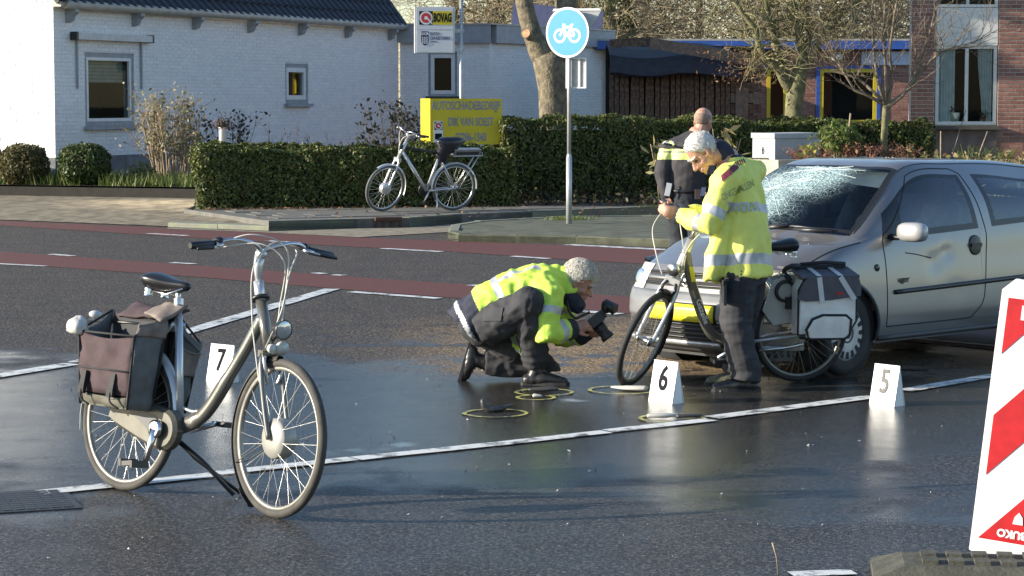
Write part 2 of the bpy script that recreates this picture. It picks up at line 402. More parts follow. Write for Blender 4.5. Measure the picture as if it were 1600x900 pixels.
# paving slabs: the strip in view in front of the hedge
tb = MB(); tb.box((0, 0, -.02), (.494, .494, .05)); tile0 = None; nt = 0
da = R(25); ux, uy = Vector((math.cos(da), math.sin(da), 0)), Vector((-math.sin(da), math.cos(da), 0))
for i in range(-8, 26):
    for j in range(-12, 12):
        p = Vector((-4.6, 34.6, 0)) + ux * (i * .5 + (.25 if j % 2 else 0)) + uy * (j * .5)
        ok = all(inside(pave_poly, p.x + sx * .28, p.y + sy * .28 - .14) for sx in (-1, 1) for sy in (-1, 1))
        hy = 36.6 + (p.x + 5) * .12
        if ok and p.y < hy + .6 and nt < 290:
            nt += 1
            if tile0 is None: tile0 = tb.build('paving_slab', MT['paving'], pav); o = tile0
            else: o = tile0.copy(); COL.objects.link(o); o.parent = pav
            o.location = (p.x, p.y, ZP + random.uniform(-.005, .003)); o.rotation_euler = (random.uniform(-.004, .004), random.uniform(-.004, .004), da)
# dropped kerb apron and driveway
DR = [gp(-500, 334), gp(-160, 339.0), gp(0, 344.0), gp(262, 354.5), gp(420, 360.5)]
b = MB()
drv = [DR[0] + Vector((0, 0, .01)), DR[1] + Vector((0, 0, .01)), DR[2] + Vector((0, 0, .01)), DR[3] + Vector((0, 0, .012)), Vector((K[1].x, K[1].y, .02))]
top = [Vector((-17.5, 44.0, .16)), Vector((-12, 42.4, .15)), Vector((-8.2, 41.2, .14)), Vector((-5.3, 40.2, .14)), Vector((-5.15, 36.2, .15))]
rows = 5; nn = len(drv); vs = []
for r_ in range(rows + 1):
    for i in range(nn): vs.append(drv[i].lerp(top[i], r_ / rows) + Vector((0, 0, .02 * math.sin(math.pi * r_ / rows))))
b.add(vs, [(r_ * nn + i, r_ * nn + i + 1, (r_ + 1) * nn + i + 1, (r_ + 1) * nn + i) for r_ in range(rows) for i in range(nn - 1)], 0, True)
struct(b.build('driveway', MT['drive']))
kerb('kerb', [DR[3], Vector((K[1].x, K[1].y, 0))], h=.07, w=.3, L=.9)
# gravelly strip between kerb and red lane
band('gutter', [(262, 355.5), (420, 361.5), (560, 357), (640, 355.6), (722, 349.2), (832, 344.7), (1050, 335)],
     [(262, 357.5), (400, 362.5), (560, 370.5), (640, 366), (722, 361), (832, 353), (1050, 345)], mat('gritty_gutter', (.22, .185, .13), .9, var=.35, scale=6, bump=.8, bscale=60), .009)
# traffic island
IS = [gp(*p) for p in [(700, 373), (716, 378), (900, 381), (1060, 387), (1300, 397)]]
ISb = [gp(*p) for p in [(1300, 348), (1000, 347), (860, 349), (740, 356), (704, 362)]]
ip = IS + ISb
b = MB(); b.prism([(p.x, p.y, 0.0) for p in ip], (0, 0, .095)); struct(b.build('traffic_island', MT['moss']))
kerb('kerb', IS, h=.11, w=.16, m=MT['moss']); kerb('kerb', ISb[::1] + [IS[0]], h=.108, w=.14)
# storm drain in the kerb face
gl = thing('storm_drain', 'rusty kerb drain inlet with three dark slots below the parked bicycle', 'drain', gp(605, 356))
q = MB(); c = gp(605, 356); d = (K[3] - K[2]).normalized(); n_ = Vector((d.y, -d.x, 0))
rust = mat('rusty_iron', (.10, .05, .035), .8, .2, var=.35, scale=20)
q.bar(c - d * .20 + n_ * .03 + Vector((0, 0, .135)), c + d * .20 + n_ * .03 + Vector((0, 0, .135)), .12, .05); q.build('cover_plate', rust, gl)
for k in (-.19, -.065, .065, .19):
    q = MB(); q.bar(c + d * (k - .018) + n_ * .02 + Vector((0, 0, .056)), c + d * (k + .018) + n_ * .02 + Vector((0, 0, .056)), .06, .105); q.build('bar', rust, gl)
q = MB(); q.bar(c - d * .17 + n_ * .004 + Vector((0, 0, .057)), c + d * .17 + n_ * .004 + Vector((0, 0, .057)), .03, .10); q.build('inlet', MT['darkroom'], gl)
# front garden, held by a low dark wall
struct(sheet('garden', [(-30, 47, .33), (-17.5, 44.06, .33), (-12, 42.46, .33), (-8.2, 41.26, .33), (-5.3, 40.3, .33), (-5.0, 39.2, .30), (-4.6, 37.2, .14), (6, 39.2, .14), (12, 44, .14), (30, 46, .1), (30, 90, .1), (-30, 90, .33)], MT['soil']))
lw = MB(); pp = [(-17.5, 44.0), (-12, 42.4), (-8.2, 41.2), (-5.3, 40.2)]
for (a, c) in zip(pp, pp[1:]): lw.bar((*a, .19), (*c, .19), .10, .22)
tag(lw.build('garden_edging', mat('shade_dark_edging', (.018, .016, .012), .9, var=.3, bump=.5)), 'low dark garden edging wall below the round box bushes', 'edging')  # shadow along the edging is painted in as a near-black colour
# loose grit, stones and fallen bits on the road
C = []
pb = MB()
for i in range(700):
    x, y = random.uniform(-3.2, 3.6), random.uniform(9.2, 17.5); s = random.choice([.003, .004, .005, .007, .009]) * random.uniform(.8, 1.3)
    vs = [Vector((x, y, 0)) + Vector((random.uniform(-1, 1), random.uniform(-1, 1), random.uniform(0, 1.3))) * s for _ in range(5)]
    pb.add(vs, [(0, 1, 2), (0, 2, 3), (0, 3, 4), (0, 4, 1), (1, 4, 3, 2)], random.choice([0, 0, 1]))
stuff(pb.build('loose_grit', [mat('grit_glint', (.12, .10, .08), .8, var=.4, scale=30), mat('glass_crumbs', (.5, .5, .47), .25)]))
# ------------------------------------------------------------------ buildings
def brickmat(name, cols, rough=.85, bump=.5):
    m, N, L, B = newmat(name)
    g = N.new('ShaderNodeNewGeometry'); cr = N.new('ShaderNodeValToRGB'); e = cr.color_ramp.elements
    oi = N.new('ShaderNodeObjectInfo'); ad = N.new('ShaderNodeMath'); ad.operation = 'ADD'
    fr = N.new('ShaderNodeMath'); fr.operation = 'FRACT'
    L.new(g.outputs['Random Per Island'], ad.inputs[0]); L.new(oi.outputs['Random'], ad.inputs[1]); L.new(ad.outputs[0], fr.inputs[0])
    e[0].color = (*cols[0], 1); e[1].color = (*cols[-1], 1)
    for i, c in enumerate(cols[1:-1]): q = e.new((i + 1) / (len(cols) - 1)); q.color = (*c, 1)
    L.new(fr.outputs[0], cr.inputs[0])
    tc = N.new('ShaderNodeTexCoord'); n = N.new('ShaderNodeTexNoise'); n.inputs['Scale'].default_value = 25; n.inputs['Detail'].default_value = 6; L.new(tc.outputs['Object'], n.inputs['Vector'])
    mp = N.new('ShaderNodeMapRange'); mp.inputs[3].default_value = .72; mp.inputs[4].default_value = 1.25; L.new(n.outputs['Fac'], mp.inputs[0])
    mx = N.new('ShaderNodeVectorMath'); mx.operation = 'SCALE'; L.new(cr.outputs[0], mx.inputs[0]); L.new(mp.outputs[0], mx.inputs[3])
    L.new(mx.outputs[0], B.inputs['Base Color']); B.inputs['Roughness'].default_value = rough
    bp = N.new('ShaderNodeBump'); bp.inputs['Strength'].default_value = bump; bp.inputs['Distance'].default_value = .004
    L.new(n.outputs['Fac'], bp.inputs['Height']); L.new(bp.outputs[0], B.inputs['Normal'])
    return m
MT['wbrick'] = brickmat('white_painted_brick', [(.76, .765, .76), (.82, .82, .81), (.79, .795, .79), (.84, .84, .82), (.77, .77, .75)])
MT['wmortar'] = mat('painted_mortar', (.70, .705, .70), .9, var=.15, scale=3)
MT['rbrick'] = brickmat('red_brick', [(.26, .12, .085), (.32, .155, .11), (.22, .095, .07), (.36, .18, .13), (.28, .13, .10)])
MT['rmortar'] = mat('lime_mortar', (.42, .38, .33), .95)
MT['greywood'] = mat('grey_paint', (.30, .32, .34), .55, var=.12)
MT['plinth'] = mat('grey_plinth', (.17, .18, .19), .85, var=.25, scale=4, bump=.3)
MT['tile'] = mat('black_roof_tile', (.022, .022, .025), .38, var=.35, scale=4, bump=.3, bscale=40)
MT['zinc'] = mat('zinc_gutter', (.42, .40, .35), .6, .2, var=.15)

def brick_rows(mb, o, d, n, u0, u1, z0, z1, holes=(), bl=.25, bh=.075, gap=.009, proud=.009, irregular=.003):
    """bricks of a wall starting at o (z=0), running along d, facing n"""
    o, d, n = Vector(o), Vector(d), Vector(n); rows = int(round((z1 - z0) / bh))
    for r_ in range(rows):
        za = z0 + r_ * bh; zb = za + bh - gap
        u = u0 - (bl / 2 if r_ % 2 else 0)
        while u < u1 - .01:
            spans = [(max(u, u0), min(u + bl - gap, u1))]
            for (ha, hb, hz0, hz1) in holes:
                if zb > hz0 + .002 and za < hz1 - .002:
                    ns = []
                    for a, c in spans:
                        if c <= ha or a >= hb: ns.append((a, c)); continue
                        if a < ha: ns.append((a, ha))
                        if c > hb: ns.append((hb, c))
                    spans = ns
            for a, c in spans:
                if c - a < .015: continue
                pr = proud + random.uniform(-irregular, irregular)
                vs = []
                for (uu, zz) in ((a, za), (c, za), (c, zb), (a, zb)):
                    p = o + d * uu + Vector((0, 0, zz)); vs.append(p + n * .0005)
                    vs.append(p + n * pr + d * (.003 if uu == a else -.003) + Vector((0, 0, .003 if zz == za else -.003)))
                mb.add(vs, [(1, 3, 5, 7), (0, 2, 3, 1), (2, 4, 5, 3), (4, 6, 7, 5), (6, 0, 1, 7)])
            u += bl
def wall_panel(mb, o, d, n, u0, u1, z0, z1, holes=(), depth=.25):
    """backing wall with openings, as blocks butted round them"""
    o, d, n = Vector(o), Vector(d), Vector(n)
    def blk(a, c, za, zb):
        if c - a < .002 or zb - za < .002: return
        P = [o + d * a + Vector((0, 0, za)), o + d * c + Vector((0, 0, za)), o + d * c + Vector((0, 0, zb)), o + d * a + Vector((0, 0, zb))]
        mb.prism(P, -n * depth)
    hs = sorted(holes); u = u0
    for (ha, hb, hz0, hz1) in hs:
        blk(u, ha, z0, z1); blk(ha, hb, z0, hz0); blk(ha, hb, hz1, z1); u = hb
    blk(u, u1, z0, z1)
def window(parent, o, d, n, a, c, z0, z1, frame_m, fw=.07, inset=.08, mull=(), sill=None, sash=None, glass=None):
    """frame, panes, sill of one window, as parts of its building"""
    o, d, n = Vector(o), Vector(d), Vector(n); U = Vector((0, 0, 1)); q = MB(); base = o - n * inset
    def P(u, z): return base + d * u + U * z
    q.bar(P(a, z0 + fw / 2), P(c, z0 + fw / 2), .06, fw, U); q.bar(P(a, z1 - fw / 2), P(c, z1 - fw / 2), .06, fw, U)
    for u in (a + fw / 2, c - fw / 2): q.bar(P(u, z0 + fw), P(u, z1 - fw), .06, fw, d)
    for u in mull: q.bar(P(u, z0 + fw), P(u, z1 - fw), .064, fw, d)
    fr = q.build('window', frame_m, parent)
    if sash:
        q = MB(); s = sash[1]; a2, c2, y0, y1 = a + fw, c - fw, z0 + fw, z1 - fw; Pn = n * .012
        for z in (y0 + s / 2, y1 - s / 2): q.bar(P(a2, z) + Pn, P(c2, z) + Pn, .05, s, U)
        for u in (a2 + s / 2, c2 - s / 2): q.bar(P(u, y0 + s) + Pn, P(u, y1 - s) + Pn, .05, s, d)
        q.build('sash', sash[0], fr)
    edges = [a + fw] + [x for x in mull] + [c - fw]
    for e0, e1 in zip(edges, edges[1:]):
        q = MB(); q.quad(P(e0, z0 + fw) - n * .01, P(e1, z0 + fw) - n * .01, P(e1, z1 - fw) - n * .01, P(e0, z1 - fw) - n * .01); q.build('pane', glass or MT['glass'], fr)
    if sill is not None:
        q = MB(); q.bar(o + d * (a - .06) + n * .03 + U * (z0 - .035), o + d * (c + .06) + n * .03 + U * (z0 - .035), .16, .07, U); q.build('window_sill', sill, fr)
    q = MB(); I = -n * (inset + .9)                     # the dark room behind
    A = [o + d * (a - .3) + U * (z0 - .4), o + d * (c + .3) + U * (z0 - .4), o + d * (c + .3) + U * (z1 + .3), o + d * (a - .3) + U * (z1 + .3)]
    q.add([p - n * .26 for p in A] + [p + I for p in A], [(4, 5, 6, 7), (0, 4, 5, 1), (1, 5, 6, 2), (2, 6, 7, 3), (3, 7, 4, 0)]); q.build('room', MT['darkroom'], parent)
    return fr
# --- white brick house on the left
HO = Vector((-8.62, 43.2, 0)); HD = Vector((.389, .921, 0)).normalized(); HN = Vector((HD.y, -HD.x, 0)); GD = Vector((-HD.y, HD.x, 0)); GN = -HD
ZG = .33; HL = 14.9; ZE = 3.62
house = thing('house', 'white painted brick house with dark tiled roof and grey plinth on the left', 'house', (HO.x, HO.y, ZG))
holes = [(1.02, 2.78, 1.36, 2.78), (9.05, 10.15, 1.78, 2.68)]
q = MB(); wall_panel(q, HO, HD, HN, 0, HL, ZG, ZE, holes); q.build('wall', MT['wmortar'], house)
q = MB(); wall_panel(q, HO + HD * .002, GD, GN, .252, 9, ZG, 6.5); q.build('wall', MT['wmortar'], house)
q = MB(); brick_rows(q, HO, HD, HN, 0, HL, ZG + .45, ZE - .02, holes); stuff(q.build('brick', MT['wbrick'], house, recalc=False))
q = MB(); brick_rows(q, HO, GD, GN, -.01, 6, ZG + .45, 6.0); stuff(q.build('brick', MT['wbrick'], house, recalc=False))
q = MB(); q.bar(HO + HD * -.03 + HN * .015 + Vector((0, 0, ZG + .22)), HO + HD * HL + HN * .015 + Vector((0, 0, ZG + .22)), .06, .46)
q.bar(HO + GD * -.03 + GN * .017 + Vector((0, 0, ZG + .22)), HO + GD * 7 + GN * .017 + Vector((0, 0, ZG + .22)), .06, .455); q.build('plinth', MT['plinth'], house)
w1 = window(house, HO, HD, HN, 1.02, 2.78, 1.36, 2.78, MT['greywood'], .09, .05, sill=MT['greywood'], sash=(MT['white'], .06))
q = MB(); 
for k in range(7): q.bar(HO + HD * 1.2 - HN * .16 + Vector((0, 0, 2.66 - .07 * k)), HO + HD * 2.6 - HN * .16 + Vector((0, 0, 2.66 - .07 * k)), .02, .064)
q.build('roller_blind', mat('blind', (.45, .44, .36), .8), w1)
window(house, HO, HD, HN, 9.05, 10.15, 1.78, 2.68, MT['greywood'], .09, .05, sill=MT['greywood'], sash=(MT['white'], .10))
q = MB(); A0 = HO + HN * .10 + Vector((0, 0, 3.08)); q.bar(A0 + HD * .55, A0 + HD * 3.25, .14, .13); aw = q.build('awning', mat('awning_case', (.55, .55, .53), .5), house)
for u in (.52, 3.22): q = MB(); q.bar(A0 + HD * u, A0 + HD * (u + .06), .15, .16); q.build('end_cap', MT['black'], aw)
for u in (.72, 3.0): q = MB(); q.bar(A0 + HD * u + Vector((0, 0, -.06)) - HN * .06, A0 + HD * u + Vector((0, 0, -1.0)) - HN * .06, .035, .03, HN); q.build('arm', MT['greywood'], aw)
q = MB(); g0 = HO + HN * .22 + Vector((0, 0, ZE + .04)); q.tube([g0 + HD * .06, g0 + HD * (HL + .25)], .085, 8); q.bar(g0 - HN * .09 + HD * -.08 + Vector((0, 0, .0)), g0 - HN * .09 + HD * (HL + .1), .2, .10); q.build('gutter', MT['zinc'], house)
for k in range(7):
    q = MB(); u = .38 + 2.32 * k; c = HO + HD * u + Vector((0, 0, 0))
    prof = [(0, ZE - .02), (.24, ZE - .02), (.24, ZE - .10), (.16, ZE - .16), (.12, ZE - .26), (0, ZE - .30)]
    q.prism([c + HN * a + Vector((0, 0, z)) for a, z in prof], HD * .14); q.build('eaves_bracket', MT['greywood'], house)
# roof: a deck and rows of black tiles, the lowest rows laid tile by tile
rs = (-HN * math.cos(R(52)) + Vector((0, 0, 1)) * math.sin(R(52))); rn = (HN * math.sin(R(52)) + Vector((0, 0, 1)) * math.cos(R(52)))
e0 = HO + HN * .22 + Vector((0, 0, ZE + .09))
q = MB(); q.prism([e0 - HD * .12, e0 + HD * (HL + .12), e0 + HD * (HL + .12) + rs * 4.6, e0 - HD * .12 + rs * 4.6], -rn * .08); roof = q.build('roof', MT['tile'], house)
tl = MB(); tw, th = .30, .34; pts = []
for k in range(7):
    s = k / 6; hgt = .045 * math.sin(math.pi * min(1, s * 1.7)) if s < .6 else -.012 * math.sin(math.pi * (s - .6) / .4)
    pts.append((s * tw, hgt))
vs = []
for yy, lift in ((0, .03), (th + .05, .0)):
    for x, h in pts: vs.append((x, yy, h + lift))
for x, h in pts: vs.append((x, 0, h + .012))
tl.add(vs, [(i, i + 1, 8 + i, 7 + i) for i in range(6)] + [(14 + i, 15 + i, i + 1, i) for i in range(6)], 0, False)
TM = Matrix((HD, rs, rn)).transposed().to_4x4()
t0 = None; sb = MB()
for r_ in range(13):
    for k in range(50):
        Mx = Matrix.Translation(e0 - HD * .06 + HD * (k * tw) + rs * (r_ * th - .05) + rn * .006) @ TM
        if r_ < 5:
            if t0 is None: t0 = tl.build('roof_tile', MT['tile'], roof, world=False); o = t0
            else: o = t0.copy(); COL.objects.link(o); o.parent = roof
            Ml = WM[house.name].inverted() @ Mx @ Matrix.Rotation(random.uniform(-.012, .012), 4, 'Z'); o.matrix_local = Ml
        else:
            sb.M = Mx; sb.add(tl.v, tl.f)
sb.M = None; stuff(sb.build('roof_tile', MT['tile'], roof, recalc=False))
# --- flat roofed annex
AO = Vector((-2.78, 57.0, 0)); AD = Vector((1, 0, 0)); AN = Vector((0, -1, 0)); aL = 2.22
A2 = AO + AD * aL; AD2 = Vector((.505, .863, 0)); AN2 = Vector((.863, -.505, 0)); aL2 = 6.3
annex = thing('annex', 'flat roofed white brick annex with grey fascia behind the yellow sign', 'building', (AO.x, AO.y, .2))
ah = [(.70, 1.42, 1.95, 3.05)]
q = MB(); wall_panel(q, AO, AD, AN, 0, aL - .002, .2, 3.3, ah); q.build('wall', MT['wmortar'], annex)
q = MB(); wall_panel(q, A2, AD2, AN2, .002, aL2, .2, 3.3); q.build('wall', MT['wmortar'], annex)
q = MB(); brick_rows(q, AO, AD, AN, 0, aL, .9, 3.27, ah); brick_rows(q, A2, AD2, AN2, 0, aL2, .9, 3.27); stuff(q.build('brick', MT['wbrick'], annex, recalc=False))
q = MB(); F = Vector((0, 0, 3.49))
q.bar(AO + F + AN * .06 - AD * .3, A2 + F + AN * .06 + AD * .04, .2, .44); q.build('fascia', MT['greywood'], annex)
q = MB(); q.bar(A2 + F + AN2 * .06 + AD2 * .08, A2 + AD2 * (aL2 + .1) + F + AN2 * .06, .2, .438); q.build('fascia', MT['greywood'], annex)
q = MB(); q.prism([AO + AN * .19 + Vector((-.3, 0, 3.715)), A2 + AN * .19 + AD * .1 + Vector((0, 0, 3.715)), A2 + AD2 * (aL2 + .1) + AN2 * .19 + Vector((0, 0, 3.715)), Vector((2.0, 66, 3.715)), Vector((-4, 66, 3.715))], (0, 0, .035)); q.build('roof', MT['zinc'], annex)
window(annex, AO, AD, AN, .70, 1.42, 1.95, 3.05, MT['greywood'], .06, .10, sill=MT['black'], sash=(MT['white'], .09))
q = MB(); q.box((1.3, 66.5, 4.15), (2.6, 1.2, .75), Matrix.Rotation(R(6), 3, 'Y')); q.build('roof_light', mat('roof_light_panel', (.10, .11, .20), .25), annex)
# --- dark wooden shed with a plank fence front
SX0, SX1, SY = at(952, 150, 55).x, at(1141, 150, 55).x, 55.0
shed = thing('shed', 'weathered dark wooden shed with plank front and sagging black felt roof', 'shed', (SX0, SY, .2))
pl = [mat('dark_plank', (.075, .058, .042), .9, var=.4, scale=14, bump=.5, tint=(.15, .118, .082)), mat('grey_plank', (.16, .14, .11), .9, var=.3, scale=12, bump=.5)]
n = 24; p0 = None
pw = (SX1 - SX0) / n
pm = MB(); pm.box((0, 0, 1.15), (pw - .018, .03, 2.3))
for k in range(n):
    if p0 is None: p0 = pm.build('plank', pl[0], shed, world=False); o = p0
    else: o = p0.copy(); COL.objects.link(o); o.parent = shed
    o.location = (pw * (k + .5), random.uniform(-.02, .02), random.uniform(-.06, .05)); o.rotation_euler = (0, random.uniform(-.012, .012), 0)
q = MB(); q.box(((SX0 + SX1) / 2, SY + .12, 1.4), (SX1 - SX0, .06, 2.4)); q.build('inner_wall', mat('shed_inside', (.02, .018, .015), .95), shed); q = MB(); q.box(((SX0 + SX1) / 2 + .4, SY + 2.2, 1.7), (SX1 - SX0 + .8, .1, 3)); q.build('back_wall', bpy.data.materials['shed_inside'], shed)
for k in range(9):
    q = MB(); z = .35 + .26 * k; q.box((SX1 + .38, SY + .02 + random.uniform(-.01, .01), z), (.74, .03, .235)); q.build('board', pl[0] if k % 3 else pl[1], shed)
q = MB(); q.box((SX1 + .28, SY - .02, 1.75), (.3, .03, .8)); q.build('shutter', pl[1], shed)
q = MB(); nx = 14; vs = []
for j, (yo, zo) in enumerate(((-.45, -.10), (.1, .32), (1.2, .55), (2.6, .7))):
    for i in range(nx):
        t = i / (nx - 1); x = SX0 + .02 + (SX1 - SX0 + .15) * t; sag = -.08 * math.sin(t * 7) * math.sin(t * 3) - (.12 * t)
        vs.append((x, SY + yo, 2.62 + zo + sag + random.uniform(-.015, .015)))
q.add(vs, [(j * nx + i, j * nx + i + 1, (j + 1) * nx + i + 1, (j + 1) * nx + i) for j in range(3) for i in range(nx - 1)])
fe = q.build('felt_roof', mat('roof_felt', (.02, .021, .024), .7, bump=.4, var=.3), shed)
sm = fe.modifiers.new('s', 'SOLIDIFY'); sm.thickness = .05
q = MB(); q.bar((SX0 + .95, SY - .3, 3.22), (SX1 + .95, SY - .1, 2.72), .05, .26); q.build('fascia_board', pl[1], shed)
q = MB(); q.bar((SX0, SY - .25, 3.2), (SX0 + 1.0, SY - .25, 3.26), .05, .2); q.bar((SX0, SY - .1, 2.55), (SX0 + 1.1, SY - .1, 2.62), .04, .12); q.build('fascia_board', pl[0], shed)
# --- low brick building with a blue fascia
BY = 62.0; bx0, bx1 = at(955, 70, BY).x, at(1440, 70, BY).x
low = thing('brick_building', 'low red brick building with blue fascia and yellow window frames behind the shed', 'building', (bx0, BY, .1))
yel = mat('yellow_frame', (.62, .47, .03), .45, var=.06); blu = mat('blue_fascia', (.03, .10, .38), .4, var=.1)
wx = lambda p: at(p, 120, BY).x - bx0
wh = [(wx(1198), wx(1230), .9, 2.72), (wx(1281), wx(1370), 1.22, 2.70)]
bo = Vector((bx0, BY, 0))
q = MB(); wall_panel(q, bo, (1, 0, 0), (0, -1, 0), 0, bx1 - bx0, .1, 3.25, wh); q.build('wall', MT['rmortar'], low)
q = MB(); brick_rows(q, bo, (1, 0, 0), (0, -1, 0), wx(1180), bx1 - bx0, .9, 3.2, wh, bl=.23, bh=.075); stuff(q.build('brick', MT['rbrick'], low, recalc=False))
q = MB(); q.bar(bo + Vector((-.4, -.2, 3.33)), bo + Vector((bx1 - bx0, -.2, 3.33)), .5, .22); q.build('fascia', blu, low)
q = MB(); q.bar(bo + Vector((wx(1345), -.06, 2.98)), bo + Vector((bx1 - bx0 - .02, -.06, 2.98)), .1, .36); q.build('panel', mat('pale_blue_panel', (.5, .58, .72), .3), low)
q = MB(); q.prism([(bx0 - .4, BY - .44, 3.445), (bx1, BY - .44, 3.445), (bx1, BY + 8, 3.445), (bx0 - .4, BY + 8, 3.445)], (0, 0, .05)); q.build('roof', MT['zinc'], low)
for a, c, z0, z1 in wh:
    window(low, bo, (1, 0, 0), (0, -1, 0), a, c, z0, z1, yel, .10, -.02)
q = MB(); a, c, z0, z1 = wh[1]
for (p, r_) in (((a - .05, z0 - .05), (a - .05, z1 + .05)), ((c + .05, z0 - .05), (c + .05, z1 + .05))): q.bar(bo + Vector((p[0], -.03, p[1])), bo + Vector((r_[0], -.03, r_[1])), .1, .06, (0, 1, 0))
q.bar(bo + Vector((a, -.03, z1 + .04)), bo + Vector((c, -.03, z1 + .04)), .06, .08); q.build('window_surround', blu, low)
q = MB(); q.ell(bo + Vector((wx(1305), -.25, 3.0)), (.18, .12, .11)); q.build('lamp', MT['white'], low)
# --- brick house at the right edge with tall windows
RY = 45.0; rx0 = at(1424, 100, RY).x; rx = lambda p: at(p, 100, RY).x - rx0
right = thing('brick_house', 'red brick house with tall white framed window and white panel at the right edge', 'house', (rx0, RY, .1))
ro = Vector((rx0, RY, 0)); zt = lambda y: at(800, y, RY).z
rh = [(rx(1461), rx(1560), zt(197), 5.4)]
q = MB(); wall_panel(q, ro, (1, 0, 0), (0, -1, 0), 0, 4.0, .1, 5.6, rh); q.build('wall', MT['rmortar'], right)
q = MB(); wall_panel(q, ro + Vector((.0, .252, 0)), Vector((.26, .966, 0)), Vector((-.966, .26, 0)), 0, 8, .1, 5.6); q.build('wall', MT['rbrick'], right)
# bricks in view, laid one by one
bl, bh, gap = .213, .078, .016; b0 = None; nb = 0; a, c = rh[0][0], rh[0][1]
cache = {}
def brick(u0, u1, z):
    global nb
    L_ = round(u1 - u0, 3)
    if L_ < .03: return
    if L_ not in cache:
        m_ = MB(); x = L_ / 2; h = (bh - gap) / 2
        m_.add([(-x, 0, -h), (x, 0, -h), (x, 0, h), (-x, 0, h), (-x + .003, -.007, -h + .003), (x - .003, -.007, -h + .003), (x - .003, -.007, h - .003), (-x + .003, -.007, h - .003)],
               [(4, 5, 6, 7), (0, 1, 5, 4), (1, 2, 6, 5), (2, 3, 7, 6), (3, 0, 4, 7)])
        cache[L_] = m_.build('brick', MT['rbrick'], right, world=False); o = cache[L_]
    else: o = cache[L_].copy(); COL.objects.link(o); o.parent = right
    o.location = ((u0 + u1) / 2, random.uniform(-.003, .002), z - .1 + bh / 2); nb += 1
zz = 1.0; r_ = 0
rest = MB()
while zz < 4.6:
    inview = zz > 1.25 and zz < 3.85
    for (s0, s1) in ((0.0, a), (c, c + .52)):
        u = s0 - (bl / 2 + gap / 2 if r_ % 2 else 0)
        while u < s1 - .02:
            u0, u1 = max(u, s0), min(u + bl, s1)
            if inview and nb < 296: brick(u0, u1, zz)
            u += bl + gap
    zz += bh; r_ += 1
zlo = 1.0 + math.ceil((1.25 - 1.0) / bh) * bh
brick_rows(rest, ro, (1, 0, 0), (0, -1, 0), c + .525, 4.0, .15, 5.5, bl=.226, bh=.078)
brick_rows(rest, ro, (1, 0, 0), (0, -1, 0), 0, a, .3, zlo - .005, bl=.226, bh=.078); brick_rows(rest, ro, (1, 0, 0), (0, -1, 0), c, c + .52, .3, zlo - .005, bl=.226, bh=.078)
brick_rows(rest, ro, (1, 0, 0), (0, -1, 0), 0, a, 3.87, 5.4, bl=.226, bh=.078)
brick_rows(rest, ro, (1, 0, 0), (0, -1, 0), c, c + .52, 3.87, 5.4, bl=.226, bh=.078)
stuff(rest.build('brick', MT['rbrick'], right, recalc=False))
cream = mat('cream_paint', (.72, .70, .64), .4, var=.05); a += .02; c -= .02
window(right, ro, (1, 0, 0), (0, -1, 0), a, c, zt(195), zt(71), cream, .065, .06, mull=((a + c) / 2 + .01,))
window(right, ro, (1, 0, 0), (0, -1, 0), a, c, zt(11), zt(-90), cream, .055, .062, mull=((a + c) / 2 + .01,))
q = MB(); q.bar(ro + Vector((a, .04, zt(41.5))), ro + Vector((c, .04, zt(41.5))), .08, zt(11.6) - zt(70.6)); q.build('spandrel_panel', cream, right)
q = MB(); q.bar(ro + Vector((a - .06, -.05, zt(199.5))), ro + Vector((c + .06, -.05, zt(199.5))), .2, .07); q.build('window_ledge', mat('dark_ledge', (.08, .07, .06), .7), right)
q = MB(); q.bar(ro + Vector((a, -.012, .8)), ro + Vector((c, -.012, .8)), .03, 1.04); q.build('render_panel', mat('brown_render', (.16, .12, .10), .9, var=.3, scale=3), right)
cur = mat('curtain', (.80, .79, .75), .9)
for (u0, u1, tw_) in ((a + .08, a + .40, 0), (c - .36, c - .07, .16)):
    q = MB(); nx, nz_ = 26, 8; vs = []
    for j in range(nz_):
        t = j / (nz_ - 1); z = zt(190) + (zt(74) - zt(190)) * t
        for i in range(nx):
            s = i / (nx - 1); pinch = tw_ * max(0, 1 - abs(t - .18) / .6)
            x = u0 + (u1 - u0) * (s if not tw_ else 1 - (1 - s) * (1 - pinch * 2))
            vs.append(ro + Vector((x, .13 + .02 * math.sin(s * 32), z)))
    q.add(vs, [(j * nx + i, j * nx + i + 1, (j + 1) * nx + i + 1, (j + 1) * nx + i) for j in range(nz_ - 1) for i in range(nx - 1)], 0, True)
    q.build('curtain', cur, right)
for px, col, lb, hh in ((1492, (.62, .58, .45), 'pale cream flower pot on the sill inside the tall window', .17), (1536, (.34, .12, .07), 'terracotta flower pot on the sill inside the tall window', .10)):
    x = at(px, 190, RY + .16).x
    t = thing('flower_pot', lb, 'flower pot', (x, RY + .15, zt(190) + .005))
    q = MB(); q.M = Matrix.Translation((x, RY + .15, zt(190) + .005)); q.lathe([(0, 0), (hh * .42, 0), (hh * .62, hh), (hh * .55, hh), (hh * .5, hh * .9), (0, hh * .9)], axis=(0, 0, 1), n=16)
    q.build('pot', mat('pot_clay', col, .7), t)
    n = 90; C = np.array([x, RY + .15, zt(190) + hh + .05]) + RNG.normal(size=(n, 3)) * np.array([.06, .04, .035])
    fast_mesh('foliage', leaf_quads(C, .04), 4, leafmat('pot_leaves', [(.10, .03, .04), (.06, .07, .03)]), t)
q = MB(); q.bar(ro + Vector((a - .05, .35, zt(196))), ro + Vector((c + .05, .35, zt(196))), .5, .03); q.build('inner_sill', cream, right)
